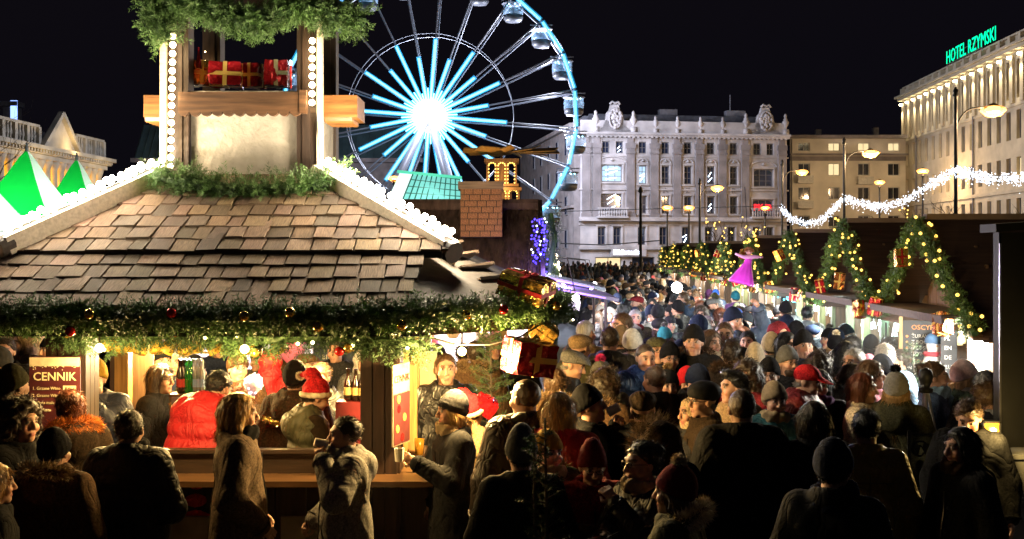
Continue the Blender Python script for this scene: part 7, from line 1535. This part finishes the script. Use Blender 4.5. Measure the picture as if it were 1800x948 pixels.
hero(1250, 580, 30, Y=11.9, hr='long', hrc='brown', fem=True, coat='parka', cc='beige', scarf='cream', label='fair woman between the tall black hat and the bare headed man')
hero(1286, 598, 168, Y=10.9, hr='quiff', hrc='darkbrown', coat='parka', cc='darkbrown', hood=True, fur='brown', label='man with thick dark hair and fur hood from behind')
hero(1220, 637, 35, Y=9.6, hat='beanie', hc='navy', coat='puffer', cc='black', pitch=20, label='person in navy beanie with lowered head')
hero(1236, 668, -72, Y=8.4, hat='furhat', hc='black', hr='short', hrc='greyhair', glasses=True, coat='wool', cc='darkbrown', label='old man in tall black hat and brown coat, in profile')
hero(1216, 694, -70, Y=8.5, hat='headscarf', hc='beige', fem=True, hr=None, coat='wool', cc='charcoal', label='old woman in pale knitted cap beside the tall black hat')
hero(1304, 682, 178, Y=7.3, hr='crop', hrc='brown', coat='wool', cc='black', bulk=.03, h=1.85, label='broad man in black coat from behind, centre right')
hero(1290, 652, -78, Y=8.9, hr='quiff', hrc='black', coat='wool', cc='tan', hood=True, label='dark haired man in tan coat, in profile')
hero(1312, 637, -40, Y=9.5, hr='curly', hrc='darkbrown', fem=True, coat='wool', cc='darkred', label='curly haired woman in dark red behind the tan coat')
hero(1352, 629, -15, Y=9.9, hat='beanie', hc='black', glasses=True, hr='short', hrc='greyhair', coat='wool', cc='black', label='person in shiny black cap and glasses behind the teal jacket')
hero(1327, 603, 170, Y=10.9, hat='tallbeanie', hc='cream', fem=True, coat='wool', cc='lightgrey', label='person in cream knit hat from behind, above the black cap')
hero(1362, 671, 6, Y=8.6, hat='beanie', hc='beige', fem=True, hr=None, scarf='beige', coat='puffer', cc='teal', label='woman in beige cap and scarf with teal jacket facing the viewer')
hero(1412, 637, 62, Y=9.2, hat='ballcap', hc='red', hr='short', hrc='greyhair', coat='puffer', cc='darkred', hood=True, pitch=15, bulk=.02, label='man in red baseball cap and red jacket')
hero(1440, 650, -10, Y=9.4, fem=True, hr='long', hrc='black', coat='wool', cc='black', scarf='purple', pose='hold', label='dark long haired woman beside the red cap')
hero(1430, 706, 178, Y=7.3, fem=True, hr='long', hrc='darkbrown', coat='wool', cc='black', hem=.5, label='woman with very long dark hair from behind')
hero(1500, 612, -50, Y=10.5, hr='short', hrc='greyhair', glasses=True, coat='wool', cc='black', pose='face', label='man with glasses touching his mouth behind the girls')
hero(1487, 600, 160, Y=11.2, hr='long', hrc='black', fem=True, coat='wool', cc='black', label='black haired person from behind before the cyan hut window')
hero(1532, 633, 68, Y=9.9, fem=True, hr='long', hrc='brown', coat='wool', cc='pink', label='long haired girl in pale pink behind the cream coat')
hero(1518, 656, 60, Y=9.2, fem=True, hr='long', hrc='auburn', coat='wool', cc='cream', label='auburn haired girl in cream coat, in profile')
hero(1500, 640, 75, Y=10.2, fem=True, hr='long', hrc='darkbrown', coat='wool', cc='tan', label='girl mostly hidden behind the auburn haired girl')
hero(1576, 642, 150, Y=9.1, fem=True, hat='beanie', hc='lightgrey', pom='black', hr='long', hrc='blonde', coat='parka', cc='olive', hood=True, scarf='beige', label='woman in grey hat with black pompom and olive parka')
hero(1523, 718, 172, Y=7.2, hr='short', hrc='black', coat='leather', cc='mustard', label='dark haired man in black and mustard jacket from behind')
hero(1466, 770, 150, Y=5.7, hat='beanie', hc='navy', coat='wool', cc='black', scarf='navy', label='person in navy beanie close up at the bottom, right of centre')
hero(1644, 636, 70, Y=9.6, fem=True, hr='bun', hrc='brown', coat='wool', cc='denim', scarf='lightblue', sv=1, pose='cup', label='woman with light blue scarf in profile by the tripod')
hero(1697, 633, 75, Y=9.7, fem=True, hat='beanie', hc=(.5, .36, .35), hr='long', hrc='blonde', scarf='white', coat='parka', cc='green', label='woman in pale pink beanie by the right edge')
hero(1733, 650, 140, Y=9.1, hr='short', hrc='greyhair', coat='wool', cc='charcoal', label='grey haired man by the right edge')
hero(1745, 671, 90, Y=8.6, fem=True, hr='bun', hrc='brown', coat='wool', cc='black', scarf='lightgrey', label='woman with pinned hair half hidden by the dark hut')
hero(1704, 696, -28, Y=8.0, hr='quiff', hrc='brown', coat='wool', cc='black', pitch=26, label='young man with wavy hair looking down by the railing')
hero(1688, 752, -70, Y=6.9, fem=True, hr='long', hrc='black', coat='wool', cc='black', scarf='brown', hood=True, label='smiling dark haired woman in profile at the lower right')
hero(1556, 603, 165, Y=10.8, hr='short', hrc='white', coat='wool', cc='lightblue', label='white haired person from behind before the nearest hut')
hero(1552, 623, 120, Y=10.3, hat='beanie', hc='navy', coat='puffer', cc='denim', label='person in navy knit cap before the nearest hut')
hero(1413, 580, 2, Y=11.6, hat='beanie', hc='black', coat='puffer', cc='navy', label='young man in black beanie facing the viewer before the huts')
hero(1385, 608, 20, Y=10.6, hat='beanie', hc='grey', glasses=True, beard='brown', coat='wool', cc='charcoal', label='bearded man in grey beanie above the red cap')
hero(1384, 584, 30, Y=11.9, fem=True, hr='long', hrc='black', glasses=True, coat='wool', cc='black', label='dark haired woman with glasses left of the black beanie youth')
hero(1355, 584, 175, Y=12.1, hat='beanie', hc='cream', coat='puffer', cc='grey', label='person in pale knit cap from behind, above the shiny black cap')
hero(1440, 622, 150, Y=10.2, hr='curly', hrc='darkbrown', fem=True, coat='parka', cc='black', fur='brown', label='person with big dark curls behind the red cap')
hero(1290, 540, 30, Y=13.8, hat='beanie', hc='navy', coat='puffer', cc='denim', pose='raise', label='person in blue jacket raising both arms to take a picture')
hero(1092, 550, -60, Y=12.6, hr='short', hrc='brown', coat='wool', cc='black', label='man in profile on the left of the lane below the awnings')
hero(1030, 562, 140, Y=12.4, hr='crop', hrc='greyhair', coat='wool', cc='tan', label='man with cropped grey hair by the purple card')
hero(1010, 600, 10, Y=11.9, hat='beanie', hc='charcoal', coat='wool', cc='black', label='person in charcoal beanie right of the gold present')
hero(1112, 578, 160, Y=11.9, hat='beanie', hc='white', fem=True, coat='parka', cc='beige', label='person in white knit hat behind the blue jacket')
hero(1092, 572, 175, Y=12.3, hat='beanie', hc='tan', coat='wool', cc='charcoal', label='person in tan knit hat left of the white one')
N_HERO = len(PEOPLE)
# --- more of the crowd, filling the lane behind
colsn = [('black', 'black', 11), ('charcoal', 'charcoal', 6), ('navy', 'navy', 6), ('darkbrown', 'dark brown', 2), ('brown', 'brown', 1), ('olive', 'olive', 1.2), ('grey', 'grey', 2), ('lightgrey', 'light grey', 1), ('darkred', 'dark red', 1.2), ('red', 'bright red', 1), ('blue', 'bright blue', .8), ('denim', 'blue', 2), ('beige', 'beige', .6), ('cream', 'cream', .6), ('white', 'white', .5), ('pink', 'pink', .5), ('teal', 'teal', .4), ('purple', 'purple', .5), ('tan', 'tan', .4), ('green', 'green', .7)]
hats = [(None, '', 9), ('beanie', 'knit cap', 7), ('flatcap', 'flat cap', 1.2), ('hood', 'raised hood', 2.2), ('furhat', 'round fur hat', .7), ('ballcap', 'peaked cap', .7)]
rc = random.Random(12)
def pick(l): return rc.choices(l, [q[-1] for q in l])[0]
def blocked(x, y, d): return any((x - a) ** 2 + (y - b) ** 2 < d * d for a, b in PEOPLE)
used = {}
def where(x, Y):
    t = (x - .05 * Y) / 4.0
    side = 'by hut fronts' if t > .78 else ('lane left' if t < .25 else 'mid lane')
    k = min(range(len(HY)), key=lambda i: abs(HY[i] - Y))
    return '%s, near %s hut' % (side, names[k])
hairs = ['short', 'short', 'crop', 'quiff', 'long', 'long', 'bun', 'tail', 'curly', 'bob']
tries = 0; nc = 0
while nc < 205 and tries < 9000:
    tries += 1
    u = rc.random(); Y = 9.2 + 34 * u ** 1.55; lx = .05 * Y + (.45 if Y > 13 else .75) + rc.random() * (3.35 if Y > 13 else 3.0)
    if blocked(lx, Y, .47 if Y < 20 else .55): continue
    if Y < 12.3 and (lx - .05 * Y) > 3.3: continue
    px_ = 900 + lx / Y * F
    if Y < 12.0 and px_ > 1580 and px_ < 1690: continue
    cc_, cn_, _ = pick(colsn); ht, hn, _ = pick(hats); hcn = pick(colsn); hr = rc.choice(hairs); fem = hr in ('long', 'bun', 'tail', 'curly', 'bob'); kind = rc.choice(('wool', 'puffer', 'parka', 'wool', 'leather'))
    face = rc.choice((180, 180, 165, -165, 150, -150, 0, 15, -20, 40, -60, 90, -90)) + rc.uniform(-12, 12)
    hrc_, hrn = rc.choice((('darkbrown', 'dark'), ('darkbrown', 'dark'), ('black', 'black'), ('black', 'black'), ('brown', 'brown'), ('blonde', 'fair'), ('greyhair', 'grey'), ('auburn', 'reddish')))
    head = ('%s %s' % (cn_ if ht == 'hood' else hcn[1], hn)) if ht else '%s %s' % (hrn, {'short': 'short hair', 'crop': 'cropped hair', 'quiff': 'thick hair', 'long': 'long hair', 'bun': 'pinned hair', 'tail': 'ponytail', 'curly': 'curly hair', 'bob': 'bobbed hair'}[hr])
    facing = 'from behind' if abs(face) > 130 else ('facing the viewer' if abs(face) < 45 else 'in profile')
    if Y < 27:
        lab = 'person in %s coat, %s, %s, %s' % (cn_, head, facing, where(lx, Y)); grp = 'people in the lane'
        if len(lab.split()) > 16: lab = 'person in %s coat, %s, %s' % (cn_, head, where(lx, Y))
        n = used.get(lab, 0); used[lab] = n + 1
        if n: continue
    else: lab = 'small person deep in the lane crowd beyond the fifth hut'; grp = 'people far down the lane'
    person(lx, Y, h=rc.uniform(1.6, 1.86) if not fem else rc.uniform(1.56, 1.74), yaw=math.radians(face), pose=rc.choice(('stand', 'stand', 'hold', 'pockets')), turn=0, fem=fem, coat=kind, cc=cc_, hat=ht, hc=(cc_ if ht == 'hood' else hcn[0]), hr=hr, hrc=hrc_,
           hood=(kind == 'parka' and ht != 'hood'), fur=('tan' if kind == 'parka' and rc.random() < .35 and ht != 'hood' else None), scarf=(rc.choice(('grey', 'beige', 'darkred', 'charcoal')) if rc.random() < .2 and Y < 25 else None), pom=(rc.choice(('cream', 'grey', 'black')) if ht == 'beanie' and rc.random() < .2 else None), glasses=(Y < 16 and rc.random() < .15), tone=rc.uniform(.85, 1.12), label=lab, group=grp); nc += 1
# a few more people beyond the kiosk, seen through its openings
for i, (px, Y, ht, hcn, cc_, face) in enumerate(((205, 12.4, None, 0, 'black', 10), (262, 12.2, 'beanie', 'charcoal', 'charcoal', -20), (325, 12.5, 'beanie', 'cream', 'beige', 160), (385, 12.3, None, 0, 'navy', 20), (455, 12.2, 'beanie', 'black', 'grey', -30), (500, 12.6, 'hood', 'brown', 'brown', 30), (590, 12.1, None, 0, 'charcoal', -10), (770, 12.5, 'beanie', 'grey', 'brown', 15), (815, 12.6, None, 0, 'darkbrown', 160), (868, 12.5, 'hood', 'olive', 'olive', 20), (905, 12.3, 'beanie', 'darkred', 'black', 165))):
    lab = ('person in %s coat with %s beyond the kiosk' % (cc_, 'bare head' if not ht else '%s %s' % (hcn, {'beanie': 'knit cap', 'hood': 'raised hood'}[ht])))
    person((px - 900) / F * Y, Y, h=rc.uniform(1.62, 1.8), yaw=math.radians(face), coat='parka', cc=cc_, hat=ht, hc=hcn or 'black', hr='short', label=lab)
# the crowd that reads as one mass, far down the lane and along the square
def lowperson():
    a = MB(); a.lathe((0, 0, 0), [(.12, .0), (.16, .5), (.19, .9), (.23, 1.25), (.2, 1.4), (.07, 1.47), (.06, 1.5), (.1, 1.56), (.1, 1.68), (.05, 1.76)], 7); return np.array(a.v), [t for f_ in a.f for t in ([f_] if len(f_) == 4 else [])]
pv, pf = lowperson(); pf = np.array(pf); n = 420; YY = 44 + 50 * rng.uniform(0, 1, n) ** 1.2; XX = .05 * YY + rng.uniform(-2.0, 6.0, n) * (YY / 44); s = rng.uniform(.92, 1.06, n)
V = (pv[None] * np.array([1, .75, 1])[None] * s[:, None, None] + np.stack([XX, YY, 0 * XX], 1)[:, None, :]).reshape(-1, 3); Fc = (np.arange(n)[:, None, None] * len(pv) + pf[None]).reshape(-1, 4)
me = npmesh('far_crowd', V, Fc); me.polygons.foreach_set('use_smooth', [True] * len(me.polygons)); cb = np.array([[.015, .015, .02], [.03, .03, .035], [.05, .035, .025], [.02, .025, .05], [.2, .18, .16], [.25, .03, .03]])[rng.choice(6, n, p=[.4, .22, .14, .12, .07, .05])]
cv = np.repeat(cb, len(pv), 0).reshape(n, len(pv), 3); z = np.tile(pv[:, 2], (n, 1)); skin = (z > 1.5) & (z < 1.6) & (rng.random(n)[:, None] < .5); cv[skin] = (.4, .24, .17); ca = me.color_attributes.new('Col', 'FLOAT_COLOR', 'POINT'); ca.data.foreach_set('color', np.concatenate([cv.reshape(-1, 3), np.ones((n * len(pv), 1))], 1).astype(np.float32).ravel())
o = obj('far_crowd', me, pm('far_crowd_cloth', (.1, .1, .1), .8, attr=True, bump=0)); tag(o, 'far dense crowd at the end of the lane, one mass', 'crowd', kind='stuff')

# floodlight far down the right row
fl = empty('floodlight', P(1190, 506, 27), 0, 'bright white floodlight on a thin pole far down the hut row', 'floodlight'); f = MB(); f.lathe((0, 0, 0), [(.03, .06), (.1, .03), (.13, -.03), (.05, -.05)], 12, rot=Matrix.Rotation(math.pi / 2, 3, 'X')); f.build('lamp_head', em('white_flood', (1, .97, .9), 25, False), fl); MB().tube([(0, .06, -fl.location.z), (0, .06, .02)], .02, 6).build('pole', M_IRON, fl); lamp('flood_light', (0, -.25, 0), (1, .95, .86), 90, .12, fl)

# cups, taps and tinsel on the bar
M_TIN = pm('gold_tinsel', (.8, .55, .15), .25, metal=.8, bump=0)
for i, px in enumerate((300, 462, 500, 470)):
    o = MB()
    for k in range(5): o.lathe((0, 0, .022 * k), [(.03, 0), (.037, .085), (.034, .085)], 12)
    o = o.build('cup_stack', M_PAPER, None, True); o.location = (P(px, 440, 8.3 + .12 * (i == 3)).x, 8.36 + .1 * (i == 3), 1.0 + .02); tag(o, 'stack of pale paper cups inside the bar, %s' % ('beside the shelf of bottles', 'before the dark brown parka', 'before the santa hat', 'behind the other stacks')[i], 'cups'); q = MB().box((0, 0, -.5), (.16, .16, 1.0)).build('stand', M_DKW, o)
for i, (pa, pb) in enumerate((((300, 712), (430, 716)), ((462, 735), (560, 742)))):
    a = P(*pa, 8.9); b = P(*pb, 8.9); n = 900; t = rng.uniform(0, 1, n); sagz = -.05 * np.sin(t * math.pi); c = np.array(a)[None] * (1 - t)[:, None] + np.array(b)[None] * t[:, None]; c[:, 2] += sagz; c -= np.array(a); o = obj('tinsel_garland', blades_mesh('tinsel_garland', c, unit(rng.normal(size=(n, 3))), .03, .004, 3), M_TIN); o.location = a; tag(o, 'gold tinsel strung inside the bar, %s' % ('before the bottle shelf', 'below the santa hat')[i], 'tinsel')

# drifting smoke by the tripod: a soft closed body of thin smoke
def smk(q): return smin(smin(ell(q, (0, 0, 0), (.3, .3, .35)), ell(q, (.25, .2, .35), (.3, .3, .3)), .2), ell(q, (-.15, .3, .7), (.25, .3, .3)), .2) + .05 * np.sin(q[:, 0] * 11 + q[:, 2] * 6) * np.sin(q[:, 2] * 9 + q[:, 1] * 7)
M_SMK = bpy.data.materials.new('smoke'); M_SMK.use_nodes = True; _nt = M_SMK.node_tree; _nt.nodes.remove(_nt.nodes['Principled BSDF']); _pv = _nt.nodes.new('ShaderNodeVolumePrincipled'); _pv.inputs['Color'].default_value = (.92, .94, .97, 1); _pv.inputs['Density'].default_value = .14; _nt.links.new(_pv.outputs[0], _nt.nodes['Material Output'].inputs['Volume']); M_SMK.cycles.homogeneous_volume = True
o = obj('smoke', sdfmesh('smoke', smk, (-.6, -.5, -.5), (.7, .8, 1.15), .06)[0], M_SMK); o.location = P(1620, 745, 9.5); tag(o, 'pale smoke drifting round the tripod stand', 'smoke', kind='stuff')
